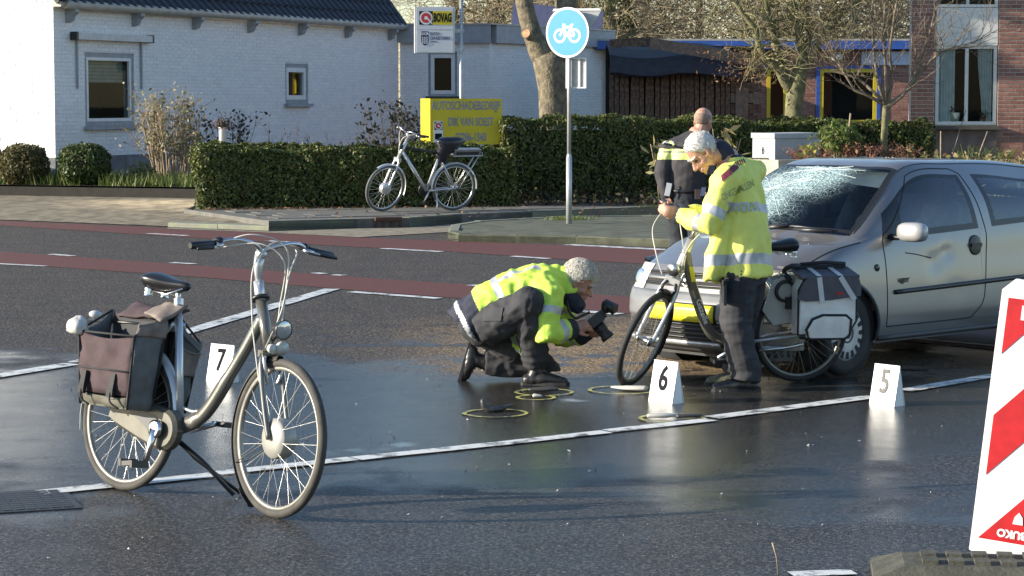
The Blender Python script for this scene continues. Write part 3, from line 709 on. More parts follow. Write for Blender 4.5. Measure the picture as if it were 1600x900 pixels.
# ------------------------------------------------------------------ plants
MT['hedge'] = leafmat('hedge_leaf', [(.028, .044, .011), (.055, .082, .019), (.10, .125, .03), (.15, .165, .045), (.09, .07, .028)], .5, .18)
MT['box'] = leafmat('box_leaf', [(.025, .045, .010), (.05, .08, .018), (.09, .11, .03)], .5, .2)
MT['olive'] = leafmat('olive_box_leaf', [(.06, .055, .018), (.10, .09, .03), (.14, .12, .045)], .55, .2)
MT['twig'] = mat('twig', (.10, .075, .05), .9, var=.35, scale=20)
MT['bark'] = mat('bark', (.17, .14, .10), .95, var=.4, scale=9, bump=1.0, bscale=22, tint=(.24, .20, .13))
MT['mossbark'] = mat('mossy_bark', (.17, .15, .085), .95, var=.4, scale=7, bump=.8, bscale=30, tint=(.24, .23, .11))
MT['dead'] = leafmat('dead_leaf', [(.16, .08, .035), (.24, .15, .08), (.10, .05, .025)], .7, .2)
def hedge(name, label, a, c, depth, z0, z1, n, leaf=.055, group=None, mats=None):
    """clipped hedge from a to c (front foot line), growing back by depth"""
    a, c = Vector((a[0], a[1], 0)), Vector((c[0], c[1], 0)); d = (c - a); L = d.length; d.normalize(); nn = Vector((d.y, -d.x, 0))
    t = thing(name, label, 'hedge', (a.x, a.y, z0)); H = z1 - z0
    q = MB(); q.bar(a - nn * depth / 2 + d * .08 + Vector((0, 0, z0 + H * .47)), c - nn * depth / 2 - d * .08 + Vector((0, 0, z0 + H * .47)), depth - .24, H * .84); q.build('dark_core', mat('hedge_inside', (.022, .018, .010), .95, var=.4, scale=20, bump=1, bscale=30), t)  # solid dark core added inside the leaves to block light
    areas = [('f', L * H), ('t', L * depth), ('l', depth * H), ('r', depth * H), ('b', L * H * .3)]; tot = sum(x[1] for x in areas); P = []; NN = []
    for k, ar in areas:
        m = int(n * ar / tot); u = RNG.uniform(0, 1, m); v = RNG.uniform(0, 1, m); off = np.abs(RNG.normal(0, .045, m)) - .02
        D, NV = np.array(d), np.array(nn)
        if k == 'f': p = np.array(a) + np.outer(u * L, D) + np.outer(v * H + z0, [0, 0, 1]) - np.outer(off, NV); nv = NV
        elif k == 'b': p = np.array(a) + np.outer(u * L, D) + np.outer(v * H + z0, [0, 0, 1]) - np.outer(depth - off, NV); nv = -NV
        elif k == 't': p = np.array(a) + np.outer(u * L, D) + np.outer(z1 - off, [0, 0, 1]) - np.outer(v * depth, NV); nv = np.array([0, 0, 1.])
        else:
            s = -1 if k == 'l' else 1
            p = np.array(a if s < 0 else c) - np.outer(s * off, D) * 1 + np.outer(v * H + z0, [0, 0, 1]) - np.outer(u * depth, NV); nv = s * D
        P.append(p); NN.append(np.tile(nv, (m, 1)))
    P = np.concatenate(P); NN = np.concatenate(NN)
    wob = np.array([noise.noise(Vector(p) * 1.6) for p in P]) * .10 + np.array([noise.noise(Vector(p) * 6) for p in P]) * .05
    low = np.clip((P[:, 2] - z0) / H, 0, 1); keep = RNG.uniform(0, 1, len(P)) < .35 + .65 * np.clip(low * 2.2, 0, 1)
    P = P + NN * wob[:, None]; P[:, 2] += np.where(low > .9, wob * .5, 0)
    fast_mesh('foliage', leaf_quads(P[keep], leaf, NN[keep], .75), 4, mats or MT['hedge'], t)
    q = MB()
    for i in range(int(L * 14)):
        u = random.uniform(0, L); p = a + d * u - nn * random.uniform(.0, .15) + Vector((0, 0, z0)); h = random.uniform(.2, H * .7)
        q.tube([p, p + Vector((random.uniform(-.1, .1), 0, h * .5)) + nn * random.uniform(-.03, .06), p + nn * random.uniform(-.06, .09) + Vector((random.uniform(-.2, .2), 0, h))], [.008, .006, .003], 3, caps=False)
    q.build('twig', MT['twig'], t)
    return t
hedge('hedge', 'low clipped evergreen hedge behind the parked silver bicycle', (gp(312, 327, .15).x, gp(312, 327, .15).y), (.05, 37.0), 1.15, .13, 1.09, 52000, .040)
hedge('hedge', 'taller clipped evergreen hedge in front of the shed and tree trunks', (at(786, 250, 38.6).x, 38.6), (at(1300, 250, 40.6).x, 40.6), .9, .12, 1.50, 46000, .042)
hedge('hedge', 'shaded dark hedge under the thin bare tree beside the brick house', (at(1300, 250, 42.5).x, 42.5), (at(1458, 250, 42.7).x, 42.7), .9, .12, 1.42, 14000, .042)
def ball(label, px, py_top, py_bot, Y, wpx, m, n=5200, zbase=None):
    s = FPX / Y; c = at(px, (py_top + py_bot) / 2, Y); rx_, rz = wpx / 2 / s, (py_bot - py_top) / 2 / s
    t = thing('box_bush', label, 'bush', (c.x, c.y, c.z - rz), group='round clipped box bushes in the front garden')
    q = MB(); q.ell(c, (rx_ * .86, rx_ * .86, rz * .88), 14, 10); q.build('dark_core', mat('bush_inside', (.02, .018, .010), .95), t)  # solid dark core added under the leaf shell
    v = RNG.normal(size=(n, 3)); v /= np.linalg.norm(v, axis=1, keepdims=True)
    sq = np.abs(v) ** .75 * np.sign(v); sq[:, 2] = np.where(v[:, 2] < 0, v[:, 2] * 1.0, sq[:, 2] * .98)
    rr = 1 + RNG.normal(0, .035, n) + np.array([noise.noise(Vector(p) * 3.5 + Vector((px, 0, 0))) for p in v]) * .09
    sq /= np.maximum(1, np.linalg.norm(sq, axis=1, keepdims=True) * .93)
    P = np.array(c) + sq * np.array([rx_, rx_, rz]) * rr[:, None]
    fast_mesh('foliage', leaf_quads(P, .042, v, .8), 4, m, t)
ball('olive brown round clipped bush in front of the sunlit gable corner', 38, 227, 292, 41.9, 72, MT['olive'])
ball('dark green round clipped bush under the large house window', 132, 225, 290, 41.6, 76, MT['box'])
ball('round clipped bush cut off by the left picture edge', -32, 226, 298, 42.6, 76, MT['olive'])
def shrub(name, label, base, h, w, nst, m_stem, leafm, nleaf, leaf=.05, r0=.012, group=None, cat='shrub', droop=0.0):
    t = thing(name, label, cat, base, group=group); B0 = Vector(base); q = MB(); tips = []
    for i in range(nst):
        a = random.uniform(0, 2 * math.pi); sp = random.uniform(.1, 1) ** .7; hh = h * random.uniform(.55, 1.0)
        p0 = B0 + Vector((math.cos(a) * w * .18, math.sin(a) * w * .18, 0)); p3 = B0 + Vector((math.cos(a) * w * .5 * sp, math.sin(a) * w * .5 * sp, hh))
        p1 = p0.lerp(p3, .35) + Vector((random.gauss(0, .03), random.gauss(0, .03), h * .05)); p2 = p0.lerp(p3, .7) + Vector((random.gauss(0, .05), random.gauss(0, .05), 0))
        q.tube([p0, p1, p2, p3], [r0, r0 * .8, r0 * .55, r0 * .25], 4, caps=False); tips += [p1.lerp(p2, .5), p2, p2.lerp(p3, .5), p3]
        for s in (p1, p2, p2.lerp(p3, .5)):
            for _ in range(2):
                e = s + Vector((random.gauss(0, w * .1), random.gauss(0, w * .1), random.uniform(.05, .22) * h - droop * .2)); q.tube([s, s.lerp(e, .5) + Vector((0, 0, .02)), e], [r0 * .45, r0 * .3, r0 * .15], 3, caps=False); tips += [s.lerp(e, .6), e]
    q.build('stem', m_stem, t)
    if leafm and nleaf:
        T = np.array([tuple(x) for x in tips]); C = T[RNG.integers(0, len(T), nleaf)] + RNG.normal(0, .045, (nleaf, 3)); C[:, 2] = np.maximum(C[:, 2], B0.z + .03)
        fast_mesh('foliage', leaf_quads(C, leaf), 4, leafm, t)
    return t
MT['dryleaf'] = leafmat('dry_shrub_leaf', [(.20, .19, .08), (.30, .28, .15), (.16, .10, .05), (.36, .34, .24), (.12, .14, .05)], .6, .3)
MT['darkleaf'] = leafmat('dark_leaf', [(.02, .022, .015), (.04, .03, .025), (.03, .045, .02)], .6, .1)
MT['palestem'] = mat('pale_stem', (.30, .23, .15), .85, var=.3, scale=15)
MT['green'] = leafmat('fresh_leaf', [(.06, .10, .02), (.10, .15, .03), (.16, .19, .05)], .5, .3)
b0 = at(268, 283, 42.6); shrub('dry_shrub', 'tall pale shrub with dry leaves between the house window and the hedge', (b0.x, b0.y, .3), 1.75, 1.5, 55, MT['palestem'], MT['dryleaf'], 1500, .055, .013)
b0 = at(350, 240, 44.3); shrub('dark_shrub', 'dark twiggy shrub behind the white flower post', (b0.x, b0.y, .35), 1.35, 1.7, 26, MT['twig'], MT['darkleaf'], 330, .06, .008)
b0 = at(612, 240, 40.4); shrub('dark_shrub', 'dark leafy shrub left of the yellow sign', (b0.x, b0.y, .15), 1.75, 1.35, 34, MT['twig'], MT['darkleaf'], 800, .06, .009)
b0 = at(450, 240, 42.8); shrub('bare_shrub', 'sparse bare shrub against the middle of the white wall', (b0.x, b0.y, .15), 1.35, 1.2, 14, MT['twig'], MT['dead'], 60, .04, .006)
b0 = at(528, 240, 42.8); shrub('bare_shrub', 'thin bare stems against the wall under the small window', (b0.x, b0.y, .15), 1.25, .9, 8, MT['twig'], MT['dead'], 20, .04, .006)
b0 = at(222, 285, 41.9); shrub('small_shrub', 'small yellow green plant right of the dark round bush', (b0.x, b0.y, .3), .42, .6, 26, MT['palestem'], MT['green'], 220, .05, .006)
# white post with a heather pot on top, behind the hedge
pt = thing('flower_post', 'white post carrying a small heather plant behind the hedge end', 'planter', at(348, 240, 40.0) * 1)
q = MB(); p = at(348, 200, 40.0); q.M = Matrix.Translation((p.x, p.y, 0)); q.lathe([(0, .2), (.068, .2), (.068, p.z), (.08, p.z + .01), (.06, p.z + .01), (0, p.z - .02)], axis=(0, 0, 1), n=14); q.build('post', MT['white'], pt)
C = np.array([p.x, p.y, p.z + .06]) + RNG.normal(size=(320, 3)) * np.array([.085, .06, .06]); C[:, 2] = np.maximum(C[:, 2], p.z)
fast_mesh('foliage', leaf_quads(C, .03), 4, leafmat('heather', [(.16, .05, .08), (.09, .07, .04), (.05, .05, .02)]), pt)
# grass tufts and dead leaves
def blades(name, pts, h, m, tilt=.5, w=.012):
    P = np.asarray(pts); n = len(P); a = RNG.uniform(0, 2 * np.pi, n); hh = h * RNG.uniform(.45, 1.2, n)
    tip = P + np.stack([np.cos(a) * hh * tilt * RNG.uniform(0, 1, n), np.sin(a) * hh * tilt * RNG.uniform(0, 1, n), hh], 1)
    s = np.stack([np.cos(a + 1.57), np.sin(a + 1.57), np.zeros(n)], 1) * w
    return fast_mesh(name, np.stack([P - s, P + s, tip], 1), 3, m)
MT['grass'] = leafmat('grass_blade', [(.07, .12, .02), (.13, .17, .04), (.22, .22, .08)], .5, .3)
P = []
while len(P) < 6500:
    x, y = random.uniform(-13, -5.1), random.uniform(40.2, 43.6)
    line = 40.35 + max(0, (-5.3 - x)) * .34
    if y > line and noise.noise(Vector((x * 1.2, y * 1.2, 3))) > -.15 - (y < line + .9) * .25: P.append((x, y, .32))
stuff(blades('grass', P, .24, MT['grass'], .8))
P = [(at(889, 350, 34.3).x + random.gauss(0, .16), 33.95 + random.gauss(0, .12), .09) for _ in range(420)] + [(at(1090 - 60, 338, 36.8).x + random.gauss(0, .2), 36.8, .14) for _ in range(120)]
stuff(blades('grass', P, .07, MT['grass'], .6, .006))
P = []
while len(P) < 1500:
    x = random.uniform(-4.8, 6.5); y = 35.9 + (x + 5) * .26 + random.gauss(0, .25)
    P.append((x, y, .165 + .01 * random.random()))
for _ in range(160): P.append((random.uniform(-4, 6), random.uniform(33.0, 36.5), .17))
stuff(fast_mesh('fallen_leaf_litter', leaf_quads(np.array(P), .05, np.array([[0, 0, 1.0]]), .35), 4, MT['dead']))
C = []
for _ in range(2600): C.append((random.uniform(-2.5, 6.2), random.uniform(37.0, 39.8), .16 + abs(random.gauss(0, .09))))
stuff(fast_mesh('ground_cover', leaf_quads(np.array(C), .06), 4, leafmat('ground_cover_leaf', [(.02, .025, .01), (.05, .035, .015), (.03, .045, .012), (.09, .05, .025)])))
# pampas-like pale stems near the policeman
for px, top, bot, Y, lb in ((1037, 218, 330, 37.2, 'pale dry plant stems left of the policeman in front of the hedge'), (1128, 200, 300, 37.4, 'pale dry stems behind the bowed man in front of the hedge')):
    b0 = at(px, bot, Y); t = thing('dry_plant', lb, 'plant', (b0.x, b0.y, .14)); q = MB()
    for i in range(9):
        hh = (at(px, top, Y).z - .14) * random.uniform(.6, 1.0); x = random.gauss(0, .11); q.tube([(b0.x + x * .4, b0.y, .14), (b0.x + x * .8, b0.y + .03, .14 + hh * .5), (b0.x + x * 1.5, b0.y, .14 + hh)], [.010, .008, .006], 4)
    q.build('stem', MT['palestem'], t)
    C = np.array([[b0.x + random.gauss(0, .14), b0.y, .14 + (at(px, top, Y).z - .14) * random.uniform(.5, 1.0)] for _ in range(26)])
    fast_mesh('leaf', leaf_quads(C, .10, None, 1, 2.6), 4, leafmat('straw_leaf', [(.34, .28, .15), (.22, .20, .08)]), t)

# ------------------------------------------------------------------ trees
def branch(q, p, d, L, r, lev, maxl, tips, n=6, wig=.18, up=.1, kids=(2, 4), minr=.004, shrink=.68):
    steps = 4 if lev < 2 else 3; P = [p.copy()]; dd = d.normalized()
    for i in range(steps):
        dd = (dd + Vector((random.gauss(0, wig), random.gauss(0, wig), random.gauss(0, wig) + up))).normalized(); P.append(P[-1] + dd * L / steps)
    rr = [max(minr, r * (1 - .5 * i / steps)) for i in range(steps + 1)]
    q.tube(P, rr, max(3, n - lev), caps=(lev == 0)); 
    if lev >= maxl: tips.append(P[-1]); return
    for k in range(random.randint(*kids)):
        i = random.randint(1, steps); s = P[i]
        a = dd.orthogonal().normalized(); a.rotate(Matrix.Rotation(random.uniform(0, 6.283), 3, dd)); nd = (dd * random.uniform(.5, 1.0) + a * random.uniform(.5, 1.0)).normalized()
        branch(q, s, nd, L * random.uniform(.55, .85), rr[i] * shrink, lev + 1, maxl, tips, n, wig, up, kids, minr, shrink)
    branch(q, P[-1], dd, L * .7, rr[-1] * .9, lev + 1, maxl, tips, n, wig, up, kids, minr, shrink)
# the big leaning trunk behind the hedge with its sawn limb
TY = 43.5; P_ = lambda x, y, dy=0: at(x, y, TY + dy)
big = thing('tree', 'thick leaning tree trunk with a sawn off limb in front of the white annex', 'tree', (P_(864, 200).x, TY, .12))
q = MB(); sc = TY / FPX
q.tube([(P_(866, 250).x, TY, .1), P_(866, 225), P_(864, 190), P_(863, 140), P_(860, 105), P_(851, 85)], [31 * sc, 26 * sc, 22 * sc, 22 * sc, 25 * sc, 22 * sc], 18)
q.tube([P_(856, 104), P_(843, 80), P_(833, 55), P_(824, 25), P_(818, -5), P_(808, -60), P_(800, -160), P_(770, -320)], [19 * sc, 18 * sc, 15 * sc, 14.5 * sc, 13 * sc, 12 * sc, 10 * sc, 5 * sc], 14)
q.tube([P_(862, 106), P_(872, 80, .1), P_(882, 50, .2), P_(886, 20, .3), P_(884, -20, .4), P_(900, -100, .5), P_(920, -260, .6)], [20 * sc, 18 * sc, 16 * sc, 17 * sc, 15 * sc, 12 * sc, 6 * sc], 14)
q.tube([P_(834, 62), P_(828, 56, -.12), P_(822, 52, -.26)], [9 * sc, 8.4 * sc, 8.4 * sc], 12)
for v_i in range(len(q.v)):
    v = Vector(q.v[v_i]); q.v[v_i] = tuple(v + Vector((noise.noise(v * 5), noise.noise(v * 5 + Vector((7, 0, 0))), 0)) * .03)
q.build('trunk', MT['bark'], big)
e = P_(822, 52, -.27); q = MB(); q.disc(e, 6.6 * sc, (P_(822, 52, -.26) - P_(828, 56, -.12)), 16); q.build('cut_face', mat('sawn_wood', (.42, .24, .12), .8, var=.3, scale=18), big)
q = MB(); tips = []
for a_, b_ in ((P_(884, -20, .4), Vector((.5, 0, 1))), (P_(808, -60), Vector((-.5, .2, .8))), (P_(800, -160), Vector((.3, .3, .9))), (P_(900, -100, .5), Vector((.6, -.3, .7))), (P_(900, -100, .5), Vector((-.4, .5, .9)))):
    branch(q, a_, b_, 2.2, .09, 0, 3, tips, 6, .2, .06)
q.build('crown', MT['bark'], big)
# pollarded tree behind the utility cabinet
PY = 42.0; P_ = lambda x, y, dy=0: at(x, y, PY + dy); sc = PY / FPX
pol = thing('tree', 'mossy pollarded tree with forked trunk behind the grey cabinet', 'tree', (P_(1240, 250).x, PY, .12))
q = MB()
q.tube([(P_(1240, 260).x, PY, .1), P_(1239, 205), P_(1240, 165), P_(1243, 142), P_(1250, 112), P_(1255, 100)], [19 * sc, 14.5 * sc, 13 * sc, 15 * sc, 11 * sc, 10 * sc], 14)
arms = [([(1243, 150), (1228, 130), (1215, 105), (1195, 90), (1186, 72), (1180, 45), (1160, 20), (1140, -10)], [10, 8.5, 7.5, 6, 5.5, 5, 4, 3]),
        ([(1252, 108), (1252, 70), (1246, 45), (1237, 20), (1232, -10)], [8.5, 7, 6, 6, 5]),
        ([(1254, 108), (1268, 90), (1278, 72), (1292, 45), (1310, 25), (1330, 10), (1350, -8)], [8, 6.5, 5.5, 5, 4.5, 4, 3.2]),
        ([(1226, 128), (1222, 100), (1212, 70), (1203, 40), (1196, 5), (1190, -20)], [7, 6.5, 6.5, 6, 5.5, 5]),
        ([(1255, 102), (1262, 70), (1268, 40), (1255, 10), (1262, -20)], [6, 5, 4.5, 4, 3.5])]
for k, (pp, rr) in enumerate(arms): q.tube([P_(x, y, .12 * (k - 2) * i / 5) for i, (x, y) in enumerate(pp)], [r_ * sc for r_ in rr], 9)
q.build('trunk', MT['mossbark'], pol)
q = MB(); tips = []
for k, (pp, rr) in enumerate(arms):
    for i in range(2, len(pp)):
        for _ in range(5):
            s = P_(*pp[i], .12 * (k - 2) * i / 5); branch(q, s, Vector((random.gauss(0, 1), random.gauss(0, .7), random.uniform(-.1, .9))), random.uniform(.35, .8), .02, 1, 3, tips, 5, .3, -.02, (1, 3), .004)
q.build('crown', mat('mossy_twig', (.21, .19, .09), .9, var=.4, scale=10), pol)
# catkins / hanging seed pods on the left side of the pollard
C = []
for _ in range(300):
    p = P_(random.gauss(1165, 32), random.uniform(72, 130), random.gauss(0, .3)); C.append(tuple(p))
fast_mesh('seed_pods', leaf_quads(np.array(C), .035, None, 1, 2.4), 4, MT['dead'], pol)
# thin bare tree further right
QY = 41.5; P_ = lambda x, y, dy=0: at(x, y, QY + dy); sc = QY / FPX
thin = thing('tree', 'thin bare tree with upswept twigs left of the tall window', 'tree', (P_(1382, 250).x, QY, .12))
q = MB(); q.tube([(P_(1381, 260).x, QY, .1), P_(1381, 230), P_(1383, 180), P_(1384, 165)], [7 * sc, 5.5 * sc, 5 * sc, 4.6 * sc], 10); q.build('trunk', MT['mossbark'], thin)
q = MB(); tips = []
for pp in ([(1384, 168), (1372, 130), (1365, 80), (1362, 20), (1368, -30)], [(1384, 168), (1394, 130), (1390, 80), (1398, 20), (1410, -40)], [(1385, 166), (1420, 140), (1445, 105), (1470, 80), (1500, 72)], [(1384, 170), (1410, 150), (1430, 120), (1450, 60), (1470, -10)], [(1383, 160), (1355, 135), (1340, 122), (1300, 110)], [(1384, 160), (1384, 110), (1380, 50), (1385, -20)], [(1383, 165), (1358, 150), (1335, 140), (1310, 100)]):
    W = [P_(x, y, .1 * i * random.uniform(-1, 1)) for i, (x, y) in enumerate(pp)]; q.tube(W, [3.2 * sc * (1 - .16 * i) for i in range(len(W))], 6)
    for s, e in zip(W[1:], W[2:] + [W[-1] + (W[-1] - W[-2])]):
        for _ in range(4): branch(q, s.lerp(e, random.random()), (e - s).normalized() + Vector((random.gauss(0, .6), random.gauss(0, .5), random.uniform(0, .5))), random.uniform(.4, .9), .011, 1, 3, tips, 5, .16, .08, (1, 3), .0035)
q.build('crown', mat('brown_twig', (.20, .155, .11), .9, var=.3), thin)
# trees beyond the buildings
tm = [mat('wood_bark', (.15, .125, .085), .95, var=.4, scale=5, bump=.6, bscale=20, tint=(.17, .16, .08)), mat('wood_twig', (.27, .215, .13), .9, var=.35, scale=6)]
MT['ivy'] = leafmat('ivy_leaf', [(.02, .035, .010), (.045, .065, .02), (.10, .12, .04), (.16, .16, .07)], .4, .2)
spec = [(712, 76, .16, 0, 'bare tree behind the annex roof, right of the tall two part sign'), (905, 74, .20, 1, 'ivy grown tree behind the round bicycle sign'),
        (965, 70, .24, 2, 'thick ivy covered tree behind the left end of the blue roof'), (1045, 72, .19, 0, 'leaning mossy tree above the left part of the blue roof'), (1095, 78, .17, 0, 'bare tree above the shed roof'),
        (1140, 70, .14, 0, 'slim bare tree behind the left side of the pollarded tree'), (1215, 80, .18, 1, 'ivy speckled tree straight behind the pollarded tree'), (1300, 74, .17, 0, 'bare tree right behind the pollarded tree'), (1340, 72, .20, 3, 'pale straight trunk left of the brick house'),
        (1405, 76, .16, 1, 'ivy grown tree against the edge of the brick house'), (770, 80, .15, 1, 'ivy grown tree left of the thick leaning trunk'), (1020, 84, .15, 0, 'far bare tree seen over the blue roof')]
for k, (px, Y, r_, kind, lb) in enumerate(spec):
    x = at(px, 100, Y).x; t = thing('woodland_tree', lb, 'tree', (x, Y, .1), group='bare trees behind the low buildings'); q = MB(); ln = random.uniform(-.08, .08) + (-.22 if px == 1045 else 0)
    hgt = random.uniform(8, 11); Wt = [Vector((x + ln * z + .15 * math.sin(z * .7 + k), Y + .1 * math.sin(z), z)) for z in np.linspace(.05, hgt, 9)]
    q.tube(Wt, [r_ * (1 - .07 * i) for i in range(9)], 9); q.build('trunk', tm[0] if kind != 3 else mat('pale_bark', (.30, .25, .17), .9, var=.25, bump=.6, bscale=18), t)
    q = MB(); tips = []
    for _ in range(34):
        z = random.uniform(2.2, 7.2); i = z / hgt * 8; s = Wt[int(i)].lerp(Wt[min(8, int(i) + 1)], i % 1)
        branch(q, s, Vector((random.gauss(0, 1), random.gauss(0, .8), random.uniform(-.35, .7))), random.uniform(1.0, 1.9), .035, 1, 3 + (_ % 3 == 0), tips, 5, .24, -.02, (2, 4), .006)
    q.build('crown', tm[1], t)
    if kind in (1, 2):
        n = 5200 if kind == 2 else 2600; zz = RNG.uniform(1.0, 7.5, n); rad = (.30 if kind == 2 else .2) + np.abs(RNG.normal(0, .34 if kind == 2 else .3, n)); a = RNG.uniform(0, 6.283, n)
        cx = np.interp(zz, [w.z for w in Wt], [w.x for w in Wt]); clump = np.array([noise.noise(Vector((c_ * 3 + math.cos(b_), math.sin(b_), z_ * 1.1))) for c_, b_, z_ in zip(cx, a, zz)]) > -.1
        fast_mesh('ivy', leaf_quads(np.stack([cx + np.cos(a) * rad, Y + np.sin(a) * rad, zz], 1)[clump], .085), 4, MT['ivy'], t)
# the tangle of undergrowth between the trunks
q = MB()
for _ in range(3000):
    x = random.uniform(-2.5, 15); y = random.uniform(70, 90); z = random.uniform(2.2, 6.5); p = Vector((x, y, z)); d = Vector((random.gauss(0, 1), random.gauss(0, .4), random.gauss(.15, .6))); L_ = random.uniform(.6, 1.7)
    e = p + d.normalized() * L_; q.tube([p, p.lerp(e, .5) + Vector((0, 0, random.uniform(-.15, .15))), e], [.02, .014, .006], 3, caps=False)
stuff(q.build('undergrowth', tm[1], recalc=False))
C = np.stack([RNG.uniform(-2.5, 15.5, 17000), RNG.uniform(72, 92, 17000), RNG.uniform(.5, 6.5, 17000)], 1)
kk = np.array([noise.noise(Vector((c[0] * .55, c[1] * .3, c[2] * .6))) for c in C]) > .0
stuff(fast_mesh('undergrowth', leaf_quads(C[kk], .11), 4, leafmat('undergrowth_leaf', [(.06, .055, .02), (.13, .10, .05), (.05, .065, .02), (.20, .15, .08)], .6, .3)))
# planter with dead bracken and green plants in front of the cabinet
MT['aggregate'] = mat('exposed_aggregate', (.42, .37, .29), .9, var=.3, scale=30, bump=.8, bscale=60)
p0, p1 = at(1212, 275, 35), at(1420, 275, 36.6); ztop = at(1212, 250, 35).z
pln = thing('planter', 'exposed aggregate concrete planter between the cabinet and the car', 'planter', ((p0.x + p1.x) / 2, 35.5, .15))
q = MB(); d = (Vector((p1.x, p1.y, 0)) - Vector((p0.x, p0.y, 0))).normalized(); nn = Vector((d.y, -d.x, 0)); A = Vector((p0.x, p0.y, 0)); Bq = Vector((p1.x, p1.y, 0)); zm = (.15 + ztop) / 2
q.bar(A + Vector((0, 0, zm)), Bq + Vector((0, 0, zm)), .12, ztop - .15); q.bar(A - nn * 1.2 + Vector((0, 0, zm)), Bq - nn * 1.2 + Vector((0, 0, zm)), .12, ztop - .15)
q.bar(A + d * .06 - nn * .062 + Vector((0, 0, zm)), A + d * .06 - nn * 1.138 + Vector((0, 0, zm)), .12, ztop - .152); q.bar(Bq - d * .06 - nn * .062 + Vector((0, 0, zm)), Bq - d * .06 - nn * 1.138 + Vector((0, 0, zm)), .12, ztop - .152)
q.build('wall', MT['aggregate'], pln); q = MB(); q.bar(A + d * .122 - nn * .6 + Vector((0, 0, ztop - .12)), Bq - d * .122 - nn * .6 + Vector((0, 0, ztop - .12)), 1.07, .1); q.build('soil', MT['soil'], pln)
MT['bracken'] = leafmat('bracken_leaf', [(.20, .09, .05), (.28, .15, .09), (.12, .05, .03)], .7, .2)
def pl_at(px, dy): p = at(px, 250, 35.5); return (p.x, 35.6 + dy, ztop - .08)
for px, dy, h_, w_, lb in ((1265, .1, .26, .9, 'low red brown dead plant at the left end of the planter'), (1350, .3, .34, .8, 'dead brown stalks right of the green bush in the planter'), (1410, .45, .33, .8, 'dead brown stalks under the thin tree in the planter')):
    shrub('dead_plant', lb, pl_at(px, dy), h_, w_, 26, mat('red_stem', (.26, .11, .07), .85), MT['bracken'], 80, .05, .008, cat='plant')
shrub('green_bush', 'leafy green bush behind the car roof in the planter', pl_at(1318, .5), .62, .72, 40, MT['palestem'], MT['green'], 1100, .055, .006, cat='bush')
shrub('yellow_plant', 'small yellowish leafy plant right of the cabinet', pl_at(1264, .0), .34, .28, 10, MT['palestem'], leafmat('yellow_leaf', [(.34, .30, .06), (.24, .26, .06)]), 60, .07, .006, cat='plant')
for px, n, lb in ((1520, 60, 'spiky green grass plant behind the car roof by the brick house'), (1555, 80, 'tall green grass plant behind the car, nearest the right edge')):
    p = at(px, 262, 40.5); t = thing('grass_plant', lb, 'plant', (p.x, p.y, .12)); q = MB()
    for i in range(n):
        a = random.uniform(0, 6.283); s = random.uniform(.1, .5); h_ = random.uniform(.6, 1.0) * (at(px, 225, 40.5).z - .12); b1 = Vector((p.x + random.gauss(0, .06), p.y + random.gauss(0, .06), .12)); b2 = b1 + Vector((math.cos(a) * s * .5, math.sin(a) * s * .5, h_ * .75)); b3 = b1 + Vector((math.cos(a) * s, math.sin(a) * s, h_))
        q.tube([b1, b2, b3], [.012, .010, .003], 3, caps=False)
    q.build('blade', MT['grass'], t)
p = at(1545, 262, 40.3); t = thing('dry_stalk', 'single leaning dry stalk before the tall window', 'plant', (p.x, p.y, .12)); q = MB(); q.tube([(p.x - .12, p.y, .12), at(1530, 240, 40.3), at(1543, 205, 40.3)], [.012, .012, .009], 5); q.build('stalk', MT['palestem'], t)
p = at(1470, 262, 40.3); t = thing('dry_stalk', 'thin upright stake below the tall window', 'plant', (p.x, p.y, .12)); q = MB(); q.tube([(p.x, p.y, .12), at(1470, 205, 40.3)], [.014, .012], 5); q.build('stalk', MT['palestem'], t)
p = at(1324, 262, 36.0); t = thing('dry_stalk', 'tall knobbly dry stalk above the green bush', 'plant', (p.x, p.y, ztop - .08)); q = MB(); q.tube([(p.x, p.y, ztop - .1), at(1326, 205, 36), at(1329, 177, 36)], [.014, .012, .016], 5); q.build('stalk', MT['palestem'], t)
p = gp(1216, 898); t = thing('dry_stalk', 'single dry grass stalk standing at the bottom edge of the road', 'plant', (p.x, p.y, 0)); q = MB(); q.tube([p, at(1213, 870, p.y), at(1207, 848, p.y)], [.0025, .002, .004], 5); q.build('stalk', MT['palestem'], t)

# planted bank behind the car
P = []
for _ in range(11000):
    x = random.uniform(3.9, 11.5); y = random.uniform(33.4, 38.5) if x > 6.3 else random.uniform(33.4, 34.85); h = .16 + max(0, (y - 33.6)) * .13 + abs(random.gauss(0, .10)); P.append((x, y, h))
LIT = mat('leaf_litter_soil', (.17, .125, .075), .95, var=.45, scale=14, bump=1, bscale=30)
struct(sheet('bank', [(6.2, 33.2, .13), (14, 33.2, .13), (14, 39.5, .85), (6.2, 39.5, .85)], LIT)); struct(sheet('bank', [(3.8, 33.2, .13), (6.2, 33.2, .13), (6.2, 34.85, .34), (3.8, 34.85, .34)], LIT))
stuff(fast_mesh('ground_cover', leaf_quads(np.array(P), .075), 4, leafmat('bank_leaf', [(.30, .22, .11), (.10, .13, .03), (.36, .28, .16), (.16, .18, .05), (.24, .14, .07)], .6, .25)))
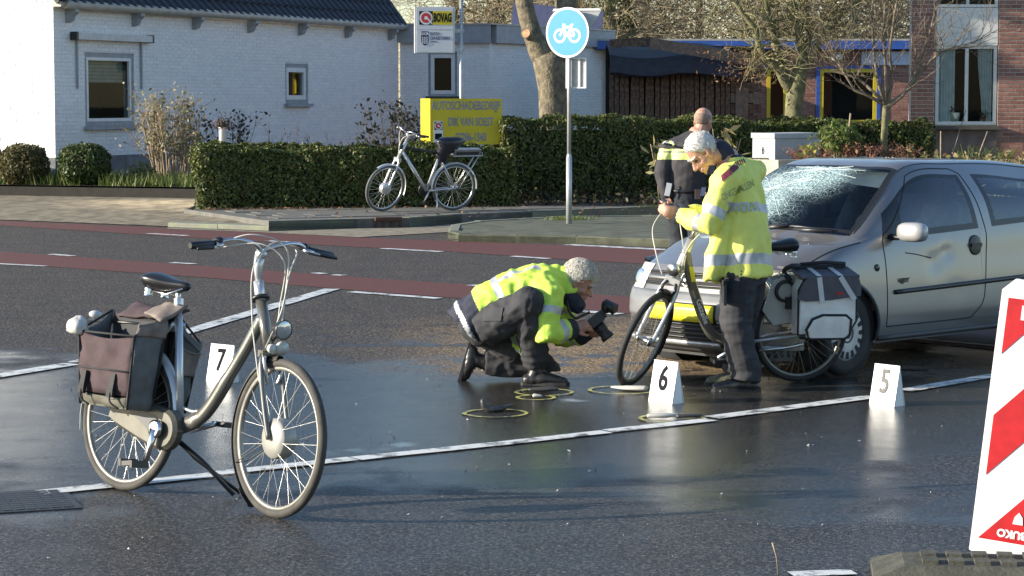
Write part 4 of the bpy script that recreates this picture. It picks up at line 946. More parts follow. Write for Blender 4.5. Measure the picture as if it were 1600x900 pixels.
# ------------------------------------------------------------------ signs and street furniture
BLUE = mat('sign_blue', (.025, .25, .58), .35, var=.05); WHT = mat('sign_white', (.75, .75, .74), .35, var=.03); RED = mat('sign_red', (.55, .03, .035), .35, var=.08)
GREYT = mat('letter_grey', (.20, .21, .26), .5); YEL = mat('sign_yellow', (.62, .47, .012), .35, var=.05); INK = mat('ink_black', (.02, .02, .025), .95, spec=.05); NAVY = mat('ink_navy', (.03, .03, .12), .5)
def board(c, right, up):                                # matrix of a flat panel: local x right, y up, z out
    r = Vector(right).normalized(); u = Vector(up).normalized(); n = r.cross(u); M = Matrix((r, u, n)).transposed().to_4x4(); M.translation = Vector(c); return M
# round bicycle path sign
pz = gp(889, 349.5, .095); rs_ = thing('road_sign', 'round blue and white bicycle path sign on a grey pole on the island', 'road sign', pz)
q = MB(); x, y = pz.x, pz.y; zt_ = at(889, 12, y).z; zc = at(889, 51, y).z
q.tube([(x, y, .09), (x, y, .95 + .1)], .042, 14); q.tube([(x, y, 1.02), (x, y, 1.10)], [.042, .03], 14); q.tube([(x, y, 1.05), (x, y, zt_)], .029, 12)
q.build('pole', mat('grey_pole', (.45, .46, .46), .45, .4, var=.1), rs_)
ang = R(-33); rgt = Vector((math.cos(ang), math.sin(ang), 0)); nrm = rgt.cross(Vector((0, 0, 1)))
M = board(Vector((x, y, zc)) + nrm * .05, rgt, (0, 0, 1)); Rd = 38.5 / (FPX / y)
q = MB(); q.M = M; q.lathe([(0, -.004), (Rd, -.004), (Rd + .006, .004), (Rd, .006), (0, .006)], axis=(0, 0, 1), n=40, smooth=False); disc = q.build('sign_plate', WHT, rs_)
q = MB(); q.M = M; q.lathe([(0, .0085), (Rd * .93, .0085), (Rd * .93, .006)], axis=(0, 0, 1), n=40, smooth=False); q.build('blue_field', BLUE, disc)
def bike_symbol(q, s, z, r):
    def ring(cx, cy, R_):
        vs = []; n = 28
        for k in range(n):
            a = 2 * math.pi * k / n
            vs += [Vector((cx + math.cos(a) * (R_ + r), cy + math.sin(a) * (R_ + r), z)), Vector((cx + math.cos(a) * (R_ - r), cy + math.sin(a) * (R_ - r), z))]
        q.add(vs, [(2 * k, (2 * k + 2) % (2 * n), (2 * k + 3) % (2 * n), 2 * k + 1) for k in range(n)])
    def seg(a, b, w=1.0):
        a, b = Vector((*a, z)), Vector((*b, z)); d = (b - a).normalized(); p = Vector((-d.y, d.x, 0)) * r * w; q.add([a + p, a - p, b - p, b + p], [(0, 1, 2, 3)])
    ring(-.27 * s, -.10 * s, .19 * s); ring(.27 * s, -.10 * s, .19 * s)
    for a, b in (((-.27, -.10), (-.12, .17)), ((-.12, .17), (.13, .17)), ((.0, -.11), (-.13, .14)), ((0, -.11), (.14, .17)), ((.27, -.10), (.11, .22)), ((0, -.11), (.27, -.10)), ((.11, .22), (.22, .24)), ((-.18, .24), (-.07, .24)), ((-.12, .17), (-.13, .24))): seg((a[0] * s, a[1] * s), (b[0] * s, b[1] * s))
q = MB(); q.M = M; bike_symbol(q, Rd * 1.28, .0108, .017); q.build('bicycle_symbol', WHT, disc)
# back of a give way triangle on the same pole, facing the side road
a2 = R(-12); r2 = Vector((math.cos(a2), math.sin(a2), 0)); n2 = r2.cross(Vector((0, 0, 1))); Mb = board(Vector((x, y, 0)) - n2 * .05 + r2 * .10, r2, (0, 0, 1)); zt2 = at(889, 13, y).z
q = MB(); q.M = Mb; s = .335; q.prism([(-s, zt2, 0), (-s - .02, zt2 - .03, 0), (-.02, zt2 - .60, 0), (.02, zt2 - .60, 0), (s + .02, zt2 - .03, 0), (s, zt2, 0)], (0, 0, .012)); q.build('triangle_plate', mat('sign_back', (.45, .45, .44), .5, .3), rs_)
q = MB(); q.M = Mb; q.prism([(-s, zt2 - .004, .012), (-s - .02, zt2 - .034, .012), (s + .02, zt2 - .034, .012), (s, zt2 - .004, .012)], (0, 0, .012)); q.build('rim', WHT, rs_)
zt3, zb3 = at(889, 91, y).z, at(889, 137, y).z; a3 = R(-20); r3 = Vector((math.cos(a3), math.sin(a3), 0)); n3 = r3.cross(Vector((0, 0, 1))); Mb = board(Vector((x, y, (zt3 + zb3) / 2)) - n3 * .045 + r3 * .09, r3, (0, 0, 1)); hh, hw = (zt3 - zb3) / 2, .145
q = MB(); q.M = Mb; q.box((0, 0, -.003), (2 * hw, 2 * hh, .004)); q.build('small_plate', mat('sign_back_grey', (.40, .40, .39), .5, .3), rs_)
q = MB(); q.M = Mb
for sx in (-1, 1): q.box((sx * hw, 0, .006), (.018, 2 * hh + .018, .02))
for sy in (-1, 1): q.box((0, sy * hh, .0062), (2 * hw - .018, .018, .02))
q.box((.05, 0, .012), (.03, 2 * hh - .02, .02)); q.build('plate_frame', WHT, rs_)
# yellow company sign standing in the hedge
YS = 38.6; L0, R0 = at(672, 155, YS), at(784, 153, YS); zb, ztp = at(720, 226, YS).z, at(720, 154, YS).z; 
ys = thing('company_sign', 'yellow box sign with grey lettering standing in the hedge behind the parked bicycle', 'sign', ((L0.x + R0.x) / 2, YS, .13))
d = Vector((1, .20, 0)).normalized(); n = Vector((d.y, -d.x, 0)); W = (R0.x - L0.x) / d.x; A = Vector((L0.x, YS, 0)); H = ztp - zb
q = MB(); q.prism([A + Vector((0, 0, zb)), A + d * W + Vector((0, 0, zb)), A + d * W + Vector((0, 0, ztp)), A + Vector((0, 0, ztp))], Vector((-.17, .24, 0))); q.mi[1] = 1; q.build('box', [YEL, MT['greywood']], ys)
M = board(A + d * (W / 2) + n * .003 + Vector((0, 0, (zb + ztp) / 2)), d, (0, 0, 1))
for txt, yy, sz, sx in (('AUTOSCHADEBEDRIJF', .265, .205, .575), ('DIK VAN SOEST', -.01, .20, .55), ('02286-1340', -.27, .20, .55)):
    q = MB(); q.text(txt, M @ Matrix.Translation((.0 if yy > .2 else .08, yy * H / .78, 0)), sz, .004, sx=sx, bold=.003); q.build('lettering', mat('blue_grey_letter', (.22, .24, .33), .5), ys)
def roundel(q_parent, M, r, parent):
    """black square, white ring, red dial with a white key, as on the company boards"""
    for nm, prof, m_ in (('badge_ground', None, INK), ('badge_ring', r * .97, WHT), ('badge_disc', r * .74, RED), ('badge_dial', r * .26, WHT)):
        q = MB(); q.M = M
        if prof is None: q.box((0, 0, .001), (2 * r, 2 * r, .002))
        else:
            z = {'badge_ring': .0035, 'badge_disc': .005, 'badge_dial': .0065}[nm]; q.disc((0, 0, z), prof, (0, 0, 1), 28)
        if nm == 'badge_dial': q.add([Vector((.1 * r, -.1 * r, z)), Vector((.9 * r, -.95 * r, z)), Vector((.95 * r, -.80 * r, z)), Vector((.25 * r, .05 * r, z))], [(0, 1, 2, 3)])
        q.build(nm, m_, parent)
Mr = M @ Matrix.Translation((-W / 2 + .14, -.10, .002)); q = MB(); q.M = Mr; q.box((0, -.07, 0), (.155, .36, .003)); pst = q.build('poster', WHT, ys); roundel(None, Mr @ Matrix.Translation((0, .03, .003)), .068, pst)
q = MB(); q.M = Mr; q.box((0, -.15, .003), (.12, .10, .002)); q.build('poster_print', INK, pst)
q = MB()
for u in (.25, W - .25): q.tube([A + d * u - n * .12 + Vector((0, 0, .1)), A + d * u - n * .12 + Vector((0, 0, zb + .01))], .035, 10)
q.build('post', mat('rusty_post', (.22, .12, .07), .8), ys)
# tall two part company sign on a pole
BYp = 40.0; P_ = lambda x, y: at(x, y, BYp); bs = thing('pole_sign', 'tall white two part sign box on a thin pole above the yellow sign', 'sign', (P_(720, 200).x, BYp + .1, .13))
q = MB(); q.tube([(P_(720.5, 200).x, BYp + .1, .1), (P_(720.5, 0).x, BYp + .1, P_(720, -14).z)], .032, 10); q.build('pole', MT['steel'], bs)
q = MB()
for yy in (48, 78): p = P_(720.5, yy); q = MB(); q.bar(p + Vector((-.13, .1, 0)), p + Vector((.05, .1, 0)), .05, .06); q.build('bracket', MT['steel'], bs)
a_, c_ = P_(648, 46), P_(711, 46); zt_, zb_ = P_(680, 10.5).z, P_(680, 83).z; dd = Vector((1, .12, 0)).normalized(); nn = Vector((dd.y, -dd.x, 0)); W2 = (c_.x - a_.x); Mx = board(Vector(((a_.x + c_.x) / 2, BYp, (zt_ + zb_) / 2)), dd, (0, 0, 1)); H2 = zt_ - zb_
q = MB(); q.M = Mx; q.box((0, 0, -.08), (W2, H2, .16)); q.build('box', mat('sign_box_grey', (.55, .55, .56), .4), bs)
for yy, nm in ((H2 * .245, 'upper_panel'), (-H2 * .245, 'lower_panel')):
    q = MB(); q.M = Mx; q.box((0, yy, .004), (W2 - .06, H2 * .47, .010)); pn = q.build(nm, mat('sign_panel_white', (.60, .61, .64), .35, var=.03), bs)
    if yy > 0:
        roundel(None, Mx @ Matrix.Translation((-W2 * .22, H2 * .245 + .01, .010)), .118, pn)
        q = MB(); q.M = Mx; q.box((W2 * .19, H2 * .245 + .01, .011), (.335, .236, .003)); yp = q.build('yellow_field', YEL, pn)
        q = MB(); q.text('BOVAG', Mx @ Matrix.Translation((W2 * .19, H2 * .245 + .01, .015)), .20, .003, sx=.47, bold=.009); q.build('lettering', INK, pn)
    else:
        q = MB(); q.M = Mx @ Matrix.Translation((-W2 * .25, -H2 * .18, .0105)); q.prism([(-.065, .12, 0), (-.065, -.05, 0), (-.05, -.10, 0), (0, -.13, 0), (.05, -.10, 0), (.065, -.05, 0), (.065, .12, 0)], (0, 0, .003)); sh = q.build('shield', NAVY, pn)
        q = MB(); q.M = Mx @ Matrix.Translation((-W2 * .25, -H2 * .18, .0145))
        for k in range(3): q.box((-.036 + .036 * k, -.035, 0), (.014, .125, .002))
        q.build('shield_stripe', WHT, pn)
        q = MB(); q.text('DCR', Mx @ Matrix.Translation((-W2 * .25, -H2 * .18 + .075, .015)), .06, .002, bold=.002); q.build('lettering', WHT, pn)
        q = MB(); q.M = Mx @ Matrix.Translation((-W2 * .02, -H2 * .18 - .06, .011)); q.box((0, 0, 0), (.12, .012, .002)); q.build('small_print', NAVY, pn)
        for txt, y2, sz in (('DUTCH', .075, .075), ('CAR RESTORERS', .0, .075)):
            q = MB(); q.text(txt, Mx @ Matrix.Translation((-W2 * .12, -H2 * .18 + y2, .011)), sz, .002, align='LEFT', sx=.62, bold=.001); q.build('lettering', NAVY, pn)
# grey utility cabinet
c1, c2, c3 = at(1176, 207, 37.0), at(1211, 209, 36.2), at(1281, 208, 36.9); ztc = at(1211, 208, 36.2).z
cab = thing('utility_cabinet', 'grey metal utility cabinet with a small crest on its sunlit side', 'cabinet', (c2.x, c2.y, .15)); gcm = mat('cabinet_grey', (.40, .42, .43), .5, var=.07, scale=3)
base = [Vector((p.x, p.y, .15)) for p in (c1, c2, c3)]; base.append(base[0] + base[2] - base[1])
q = MB(); q.prism(base, (0, 0, ztc - .24)); q.build('body', gcm, cab)
ctr = sum(base, Vector()) / 4; q = MB(); q.prism([ctr + (p - ctr) * 1.05 + Vector((0, 0, ztc - .236)) for p in base], (0, 0, .08)); q.build('lid', gcm, cab)
l_ = (base[0] - base[1]); r_ = l_.normalized() * -1; Mc = board(base[1].lerp(base[0], .5) + Vector((0, 0, ztc - .15 - .30)), r_, (0, 0, 1)); 
q = MB(); q.M = Mc; q.box((.0, .02, .004), (.11, .11, .004)); q.lathe([(.02, .006), (.042, .012), (.02, .006)], axis=(0, 0, 1), n=16); q.build('crest', mat('crest_dark', (.10, .10, .10), .5), cab)
q = MB(); q.M = Mc; q.box((0, -.42, .003), (abs(l_.length) * .86, .98 * 1.0, .006)); q.build('door', gcm, cab)
# evidence markers: folded white boards with a number
MW = mat('marker_white', (.80, .80, .78), .4, var=.04)
def marker(num, pl, pr, py_b, py_t, numcol, lb, yaw=None):
    a, c = gp(pl[0], pl[1]), gp(pr[0], pr[1]); d = (c - a); w = d.length; d.normalize(); n = Vector((d.y, -d.x, 0)); h = (py_b - py_t) / (FPX / a.y) * .99; run = h * .42
    t = thing('evidence_marker', lb, 'evidence marker', a.lerp(c, .5) - n * run / 2, group='numbered evidence markers on the road'); U = Vector((0, 0, h)); apex = -n * run / 2
    q = MB(); q.prism([a, c, c + apex + U, a + apex + U], (-n * .004)); f = q.build('front_panel', MW, t)
    q = MB(); q.prism([a - n * run, c - n * run, c + apex + U, a + apex + U], (n * .004)); q.build('back_panel', MW, t)
    q = MB(); m1 = a.lerp(a + apex + U, .45); q.prism([a - n * .01, a + apex + U * .93, a - n * (run - .01)], d * .003); q.prism([c - n * .01, c + apex + U * .93, c - n * (run - .01)], -d * .003); q.build('side_gusset', MW, t)
    M = board(a.lerp(c, .5) + (apex + U) * .56 + n * .0035, d, apex + U); q = MB(); q.text(num, M, h * .84, .003, sx=.74, bold=.004); q.build('number', numcol, t)
marker('7', (322, 595), (358, 599), 597, 538, INK, 'white folded evidence marker with the number 7 behind the near bicycle')
marker('6', (1013, 627), (1050, 632), 627, 561, INK, 'white folded evidence marker with the number 6 beside the front wheel')
marker('5', (1358, 631), (1397, 636), 631, 567, mat('faded_grey_ink', (.17, .165, .16), .95, spec=.05), 'white folded evidence marker with a faded number 5 on the right')
# chalk rings round the debris
CH = paintmat('yellow_chalk', (.50, .48, .14), .42, 18)
for cx, cy, rxp, lb in ((774, 647, 49, None), (850, 614, 44, None), (837, 622.5, 29, None), (973, 610.5, 52, None), (1050, 655, 50, None)):
    c = gp(cx, cy); r_ = rxp / (FPX / c.y); b = MB(); n = 60; vs = []
    for k in range(n):
        a = 2 * math.pi * k / n; rr = r_ * (1 + .05 * noise.noise(Vector((math.cos(a) * 2 + cx, math.sin(a) * 2, 0)))); w = .0125 * (1 + .5 * noise.noise(Vector((math.cos(a) * 5, math.sin(a) * 5, cx))))
        for s in (1, -1): vs.append((c.x + math.cos(a) * (rr + s * w), c.y + math.sin(a) * (rr + s * w) * .95, .0075))
    b.add(vs, [(2 * k, 2 * k + 1, (2 * k + 3) % (2 * n), (2 * k + 2) % (2 * n)) for k in range(n)]); struct(b.build('chalk_ring', CH))
DB = mat('mirror_plastic', (.06, .058, .055), .35, var=.3); PALE = mat('pale_plastic', (.5, .48, .43), .35)
def debris(cx, cy, lb, shape, m):
    c = gp(cx, cy, .01); q = MB()
    for k, (pts, r_, asp) in enumerate(shape): q.tube([c + Vector(p) for p in pts], r_, 8, side=(0, 1, 0), asp=asp, rnd=True)
    o = q.build('debris', m); centre_origin(o, (c.x, c.y, 0)); tag(o, lb, 'debris')
debris(770, 641, 'broken curved dark mirror shell in the chalk ring nearest the camera', [([(-.06, 0, .055), (-.055, 0, .02), (-.02, 0, .005), (.05, .02, .008), (.12, .03, .03)], [.016, .018, .022, .018, .006], 1.6)], DB)
debris(850, 611, 'flat dark plastic strip by the kneeling man\'s boot', [([(-.09, 0, .01), (0, .01, .012), (.08, 0, .016)], [.012, .018, .014], 1.8)], DB)
debris(840, 621, 'small shiny fragment in the smallest chalk ring', [([(-.02, 0, .012), (.02, 0, .010)], [.013, .008], 1.3)], PALE)
debris(983, 608, 'pale broken plastic shard beside the upright bicycle wheel', [([(-.11, .05, .008), (-.02, -.01, .01), (.10, -.05, .012)], [.006, .016, .018], 2.2)], PALE)
debris(1040, 652, 'pale broken shard in the chalk ring by the white line', [([(-.10, 0, .01), (.0, 0, .012), (.06, .01, .01)], [.012, .016, .008], 1.8)], PALE)
debris(1075, 652, 'dark flat fragment in the chalk ring by the white line', [([(-.06, 0, .008), (.08, .02, .008)], [.014, .008], 2.0)], DB)
# red and white guide beacon in a rubber foot
Y0 = 9.35; P_ = lambda x, y, dy=0: at(x, y, Y0 + dy)
bc = thing('guide_beacon', 'red and white striped guide beacon panel leaning at the right edge', 'beacon', gp(1565, 880))
O_ = P_(1514, 858); up = (P_(1566, 452) - O_); Hb = up.length; up.normalize(); rt = Vector((1, -.38, .0)); rt = (rt - up * rt.dot(up)).normalized()
M = board(O_, rt, up); BW = .27
q = MB(); q.M = M; ol = [(.0, .0), (.055, -.03), (BW - .055, -.03), (BW, 0), (BW, Hb), (BW - .03, Hb + .04), (.05, Hb + .05), (.0, Hb)]; q.prism([(x, y, -.05) for x, y in ol], (0, 0, .05)); q.build('panel', mat('beacon_plastic', (.78, .76, .74), .4, var=.05), bc)
q = MB(); q.M = M; ZS = .0035
def clip_poly(P, x0, x1, y0, y1):
    for ax, lim, sg in ((0, x0, 1), (0, x1, -1), (1, y0, 1), (1, y1, -1)):
        o_ = []
        for i in range(len(P)):
            a, b_ = P[i - 1], P[i]; ia = (a[ax] - lim) * sg >= 0; ib = (b_[ax] - lim) * sg >= 0
            if ia != ib: t = (lim - a[ax]) / (b_[ax] - a[ax]); o_.append((a[0] + (b_[0] - a[0]) * t, a[1] + (b_[1] - a[1]) * t))
            if ib: o_.append(b_)
        P = o_
        if not P: break
    return P
def stripe_q(off, wdt, mq):
    s = 1.15; P = [(-1, off - s), (1, off + s), (1, off + s + wdt), (-1, off - s + wdt)]
    P = clip_poly(P, .03, BW - .025, .055, Hb - .03)
    if P and len(P) > 2: mq.prism([(x, y, ZS - .003) for x, y in P], (0, 0, .003))
stripe_q(-.42, .44, q); stripe_q(.285, .25, q); stripe_q(.79, .45, q)
st = q.build('red_stripe', mat('beacon_red', (.44, .016, .02), .35, var=.12, scale=20), bc)
q = MB(); q.M = M; q.box((BW / 2 + .02, Hb - .085, ZS), (BW - .14, .06, .003)); q.build('sticker', WHT, bc)
q = MB(); q.text('BUKO', M @ Matrix.Translation((BW - .105, .092, ZS + .0015)) @ Matrix.Rotation(math.pi, 4, 'Z'), .044, .002, bold=.002); q.build('lettering', WHT, bc)
q = MB(); q.M = M @ Matrix.Translation((BW - .085, .135, ZS + .0015)); q.prism([(-.022, .0, 0), (.02, 0, 0), (.016, .03, 0), (.0, .05, 0), (-.016, .03, 0)], (0, 0, .002)); q.build('emblem', WHT, bc)
q = MB(); q.M = M; q.box((BW / 2, -.06, -.03), (.06, .12, .05)); q.build('stem', MT['white'], bc)
# rubber foot
ft = thing('beacon_foot', 'grey recycled rubber beacon foot at the bottom right corner', 'beacon foot', gp(1560, 905)); fm = mat('dusty_rubber', (.07, .068, .05), .85, var=.3, scale=14, bump=.5, bscale=60)
c = gp(1500, 905); hx = .44; q = MB(); dR = Vector((1, -.12, 0)).normalized(); dU = Vector((.12, 1, 0)).normalized(); Mf = Matrix((dR, dU, Vector((0, 0, 1)))).transposed().to_4x4(); Mf.translation = Vector((c.x + .10, c.y - .0, 0)); q.M = Mf
q.prism([(-hx, -.20, 0), (hx, -.20, 0), (hx, .20, 0), (-hx, .20, 0)], (0, 0, .035)); q.add([(-hx, -.2, .035), (hx, -.2, .035), (hx, .2, .035), (-hx, .2, .035), (-hx + .12, -.14, .075), (hx, -.14, .075), (hx, .14, .075), (-hx + .12, .14, .075)], [(4, 5, 6, 7), (0, 1, 5, 4), (1, 2, 6, 5), (2, 3, 7, 6), (3, 0, 4, 7)]); q.build('block', fm, ft)
q = MB(); q.M = Mf
for i in range(6):
    for j in range(2): q = MB(); q.M = Mf; q.box((-hx + .22 + .1 * i, -.07 + .14 * j, .082), (.06, .08, .018)); q.build('rib', fm, ft)
# ------------------------------------------------------------------ bicycles (local: x forward, y left, z up, rear contact at the origin)
def spline(pts, n=8):
    P = [Vector(p) for p in pts]; out = []
    for i in range(len(P) - 1):
        p0, p1, p2, p3 = P[max(i - 1, 0)], P[i], P[i + 1], P[min(i + 2, len(P) - 1)]
        for k in range(n):
            t = k / n; out.append(.5 * ((2 * p1) + (p2 - p0) * t + (2 * p0 - 5 * p1 + 4 * p2 - p3) * t * t + (3 * p1 - p0 - 3 * p2 + p3) * t ** 3))
    return out + [P[-1]]
def wheel(root, name, c, Rw, S, tyre_m, rim_m, hub_m, hub_r=.03, hub_w=.075, spokes=36, spoke_m=None, disc=None, rad=.0009):
    """tyre (the part) with rim, hub and spokes as its sub-parts; S turns it with the steering"""
    c = Vector(c); tr = .021; q = MB(); q.M = S
    n = 56; prof = [(Rw - 2 * tr + tr * (1 - math.cos(a)), tr * 1.02 * math.sin(a)) for a in [2 * math.pi * k / 10 for k in range(10)]]
    q.lathe(prof, c, (0, 1, 0), n, closed=True)
    w = q.build(name, tyre_m, root, world=False)
    q = MB(); q.M = S; ri = Rw - .040; q.lathe([(ri + .004, -.014), (ri - .008, -.012), (ri - .014, -.005), (ri - .014, .005), (ri - .008, .012), (ri + .004, .014)], c, (0, 1, 0), n, closed=True); q.build('rim', rim_m, w, world=False)
    q = MB(); q.M = S; h = hub_w / 2
    if disc: q.lathe([(0, -h), (disc * .5, -h - .004), (disc * .96, -h + .01), (disc, -h + .016), (disc, h - .016), (disc * .96, h - .01), (disc * .5, h + .004), (0, h)], c, (0, 1, 0), 30)
    else: q.lathe([(0, -h), (hub_r, -h), (hub_r, -h + .006), (hub_r * .5, -h + .012), (hub_r * .5, h - .012), (hub_r, h - .006), (hub_r, h), (0, h)], c, (0, 1, 0), 20)
    q.lathe([(0, -h - .02), (.008, -h - .02), (.008, h + .02), (0, h + .02)], c, (0, 1, 0), 10)
    q.build('hub', hub_m, w, world=False)
    q = MB(); q.M = S; hr = disc or hub_r
    for k in range(spokes):
        a = 2 * math.pi * k / spokes; s = 1 if k % 2 else -1; off = (.55 if (k // 2) % 2 else -.55) * (1 if not disc else .35)
        p0 = c + Vector((math.cos(a + off) * hr * .93, s * (h - .008), math.sin(a + off) * hr * .93)); p1 = c + Vector((math.cos(a) * (ri - .01), s * .004, math.sin(a) * (ri - .01)))
        q.tube([p0, p1], rad, 4, caps=False)
    stuff(q.build('spokes', spoke_m or MT['chrome'], w, world=False))
    return w
def arc_guard(c, r, a0, a1, w, n=18):
    """cross section of a mudguard swept round a wheel"""
    vs = []; fs = []
    for i in range(n + 1):
        a = a0 + (a1 - a0) * i / n
        for (dr, y) in ((-.012, -w), (.006, -w * .6), (.010, 0), (.006, w * .6), (-.012, w)):
            vs.append(Vector(c) + Vector((math.cos(a) * (r + dr), y, math.sin(a) * (r + dr))))
    for i in range(n):
        for k in range(4): fs.append((i * 5 + k, i * 5 + k + 1, (i + 1) * 5 + k + 1, (i + 1) * 5 + k))
    return vs, fs
def place(rear, yaw, lean, z=0.0, scale=1.0):
    return Matrix.Translation(Vector((rear[0], rear[1], z))) @ Matrix.Rotation(yaw, 4, 'Z') @ Matrix.Rotation(-lean, 4, 'X') @ Matrix.Scale(scale, 4)
def steering(HB, HT, delta): 
    HB, HT = Vector(HB), Vector(HT); ax = (HT - HB).normalized(); return Matrix.Translation(HB) @ Matrix.Rotation(delta, 4, ax) @ Matrix.Translation(-HB)
def rot_z_hollow(q): pass
def saddle(root, p, m, L=.27, W=.21, tilt=0.0):
    q = MB(); p = Vector(p); prof = [(-L * .5, W * .36, .006, .062), (-L * .42, W * .5, .018, .075), (-L * .2, W * .46, .012, .07), (L * .1, W * .26, -.004, .052), (L * .4, W * .13, .0, .034), (L * .5, W * .08, -.008, .025)]; n = 12; vs = []
    for (x, w, dz, h) in prof:
        for k in range(n):
            a = 2 * math.pi * k / n; ca, sa = math.cos(a), math.sin(a); vs.append(p + Vector((x, w * ca, dz - .02 + (h * .5 if sa > 0 else h * .9) * sa * (1 - .25 * ca * ca) + x * tilt)))
    m_ = len(prof); q.add(vs, [(i * n + k, i * n + (k + 1) % n, (i + 1) * n + (k + 1) % n, (i + 1) * n + k) for i in range(m_ - 1) for k in range(n)] + [list(range(n))[::-1], [(m_ - 1) * n + k for k in range(n)]], 0, True)
    o = q.build('saddle', m, root, world=False); sm = o.modifiers.new('s', 'SUBSURF'); sm.levels = 1; sm.render_levels = 1
    q = MB()
    for s in (-1, 1): q.tube([p + Vector((L * .42, s * .02, -.04)), p + Vector((0, s * .025, -.075)), p + Vector((-L * .35, s * .05, -.06))], .0045, 6); q.lathe([(.022 - .004 * (k % 2), -.06 + .008 * k) for k in range(6)], p + Vector((-L * .36, s * .05, -.03)), (0, 0, 1), 12)
    q.build('saddle_spring', MT['chrome'], o, world=False)
    return o
def handlebar(root, S, top, half, sweep, rise, grip_m, bar_m, droop=.0, mid_rise=.035, fwd=.04, lever=True):
    q = MB(); q.M = S; T = Vector(top)
    def side(s): return [T, T + Vector((fwd, s * half * .22, mid_rise)), T + Vector((fwd * .8, s * half * .5, mid_rise + rise * .6)), T + Vector((-sweep * .3, s * half * .78, rise)), T + Vector((-sweep, s * half * 1.02, rise - droop))]
    for s in (-1, 1): q.tube(spline(side(s), 6), .011, 10)
    h = q.build('handlebar', bar_m, root, world=False)
    for s in (-1, 1):
        P = side(s); e, p = P[-1], P[-2]; d = (e - p).normalized(); g0 = e - d * .02; q = MB(); q.M = S
        q.tube([g0 - d * .07, g0 - d * .065, g0 + d * .055, g0 + d * .062], [.0155, .018, .0175, .013], 12); q.tube([g0 - d * .075, g0 - d * .07], .021, 12); q.build('grip', grip_m, h, world=False)
        if lever:
            b0 = g0 - d * .10; q = MB(); q.M = S; f = Vector((1, 0, -.25)).normalized()
            q.tube([b0 + f * .0, b0 + f * .028, b0 + f * .04 + d * .03], [.016, .013, .010], 8); q.tube([b0 + f * .036 + d * .02, b0 + f * .05 + d * .07, b0 + f * .048 + d * .14], [.008, .0075, .007], 8, side=(0, 0, 1), asp=.8)
            q.build('brake_lever', MT['alloy'] if s < 0 else MT['alloy'], h, world=False)
            q = MB(); q.M = S; q.tube([b0 + f * .05 + d * .065, b0 + f * .05 + d * .145], [.010, .008], 8, rnd=True); q.build('lever_tip', MT['black'], h, world=False)
            q = MB(); q.M = S; q.ell(b0 + Vector((.0, 0, .012)), (.028, .026, .02), 12, 8); q.build('bell' if s > 0 else 'shifter', MT['black'], h, world=False)
    return h, [S @ (side(-1)[-2] + Vector((.03, 0, -.005))), S @ (side(1)[-2] + Vector((.03, 0, -.005)))]
silver = mat('silver_frame', (.56, .57, .58), .3, .55, var=.06, coat=.5)
frame_green = mat('grey_green_frame', (.13, .13, .118), .32, .45, var=.18, coat=.5, scale=3)
dusty = mat('dusty_silver', (.085, .082, .066), .5, .35, var=.2, scale=7, coat=.2)
guard_sil = mat('guard_silver', (.62, .62, .60), .38, .4, var=.12, coat=.3)
saddle_m = mat('black_saddle', (.014, .014, .016), .32, var=.3)
spoke_b = mat('spoke_bright', (.72, .70, .64), .35, .8); rim_m = mat('rim_dusty', (.27, .26, .23), .45, .55, var=.2, scale=9)
hubwhite = mat('hub_motor_white', (.33, .32, .285), .42, .2, var=.1)

# ---- the near grey electric bicycle on its stand
B1 = place((-1.883, 10.904), R(-42.9), R(9)); bk1 = thing('bicycle', 'grey step through electric bicycle on its stand in the foreground with open panniers', 'bicycle', M=B1)
Rw = .356; wb = 1.085; HB, HT = (.952, 0, .752), (.862, 0, .965); S1 = steering(HB, HT, R(-8)); I4 = Matrix.Identity(4)
wheel(bk1, 'wheel', (0, 0, Rw), Rw, I4, MT['tyre_dusty'], rim_m, MT['alloy'], .035, .09, 36, spoke_b)
wheel(bk1, 'wheel', (wb - .005, 0, Rw + .004), Rw + .004, S1, MT['tyre_dusty'], rim_m, hubwhite, .03, .09, 36, spoke_b, disc=.092)
q = MB()
q.tube(spline([(.885, 0, .90), (.80, 0, .76), (.70, 0, .615), (.60, 0, .475), (.52, 0, .40), (.43, 0, .362), (.35, 0, .335)], 5), [.030] * 11 + [.035] * 10 + [.04] * 10, 12, side=(0, 1, 0), asp=.85)
q.tube([(.955, 0, .745), (.862, 0, .965)], .027, 12)
fr1 = q.build('frame', frame_green, bk1, world=False)
q = MB(); q.tube([(.385, 0, .33), (.272, 0, .925)], .0195, 12); q.tube(spline([(.30, 0, .80), (.20, 0, .79), (.10, .03, .76), (.0, .055, .70)], 5), .012, 8)
q.tube(spline([(.29, .03, .83), (.21, .055, .72), (.10, .07, .56), (.0, .065, .36)], 5), .0105, 8); q.tube(spline([(.29, -.03, .83), (.20, -.055, .71), (.10, -.07, .56), (.0, -.065, .36)], 5), .0105, 8)
for s in (1, -1): q.tube([(.36, s * .04, .33), (0, s * .065, Rw)], .011, 8)
q.build('seat_tube', silver, bk1, world=False)
q = MB(); q.tube(spline([(.395, 0, .435), (.48, 0, .425), (.56, 0, .455), (.62, 0, .525)], 5), .008, 8); q.build('cross_stay', silver, bk1, world=False)
q = MB(); q.tube([(.272, 0, .92), (.255, 0, 1.0)], .0135, 10); q.lathe([(.024, 0), (.024, .03)], (.274, 0, .915), (-.19, 0, .98), 12); q.build('seat_post', MT['alloy'], bk1, world=False)
saddle(bk1, (.20, 0, 1.035), saddle_m, .28, .22)
q = MB(); q.M = S1
for s in (1, -1): q.tube(spline([(.956, s * .035, .735), (.985, s * .056, .66), (1.03, s * .058, .5), (wb - .005, s * .056, Rw)], 5), [.0155] * 8 + [.013] * 8, 10)
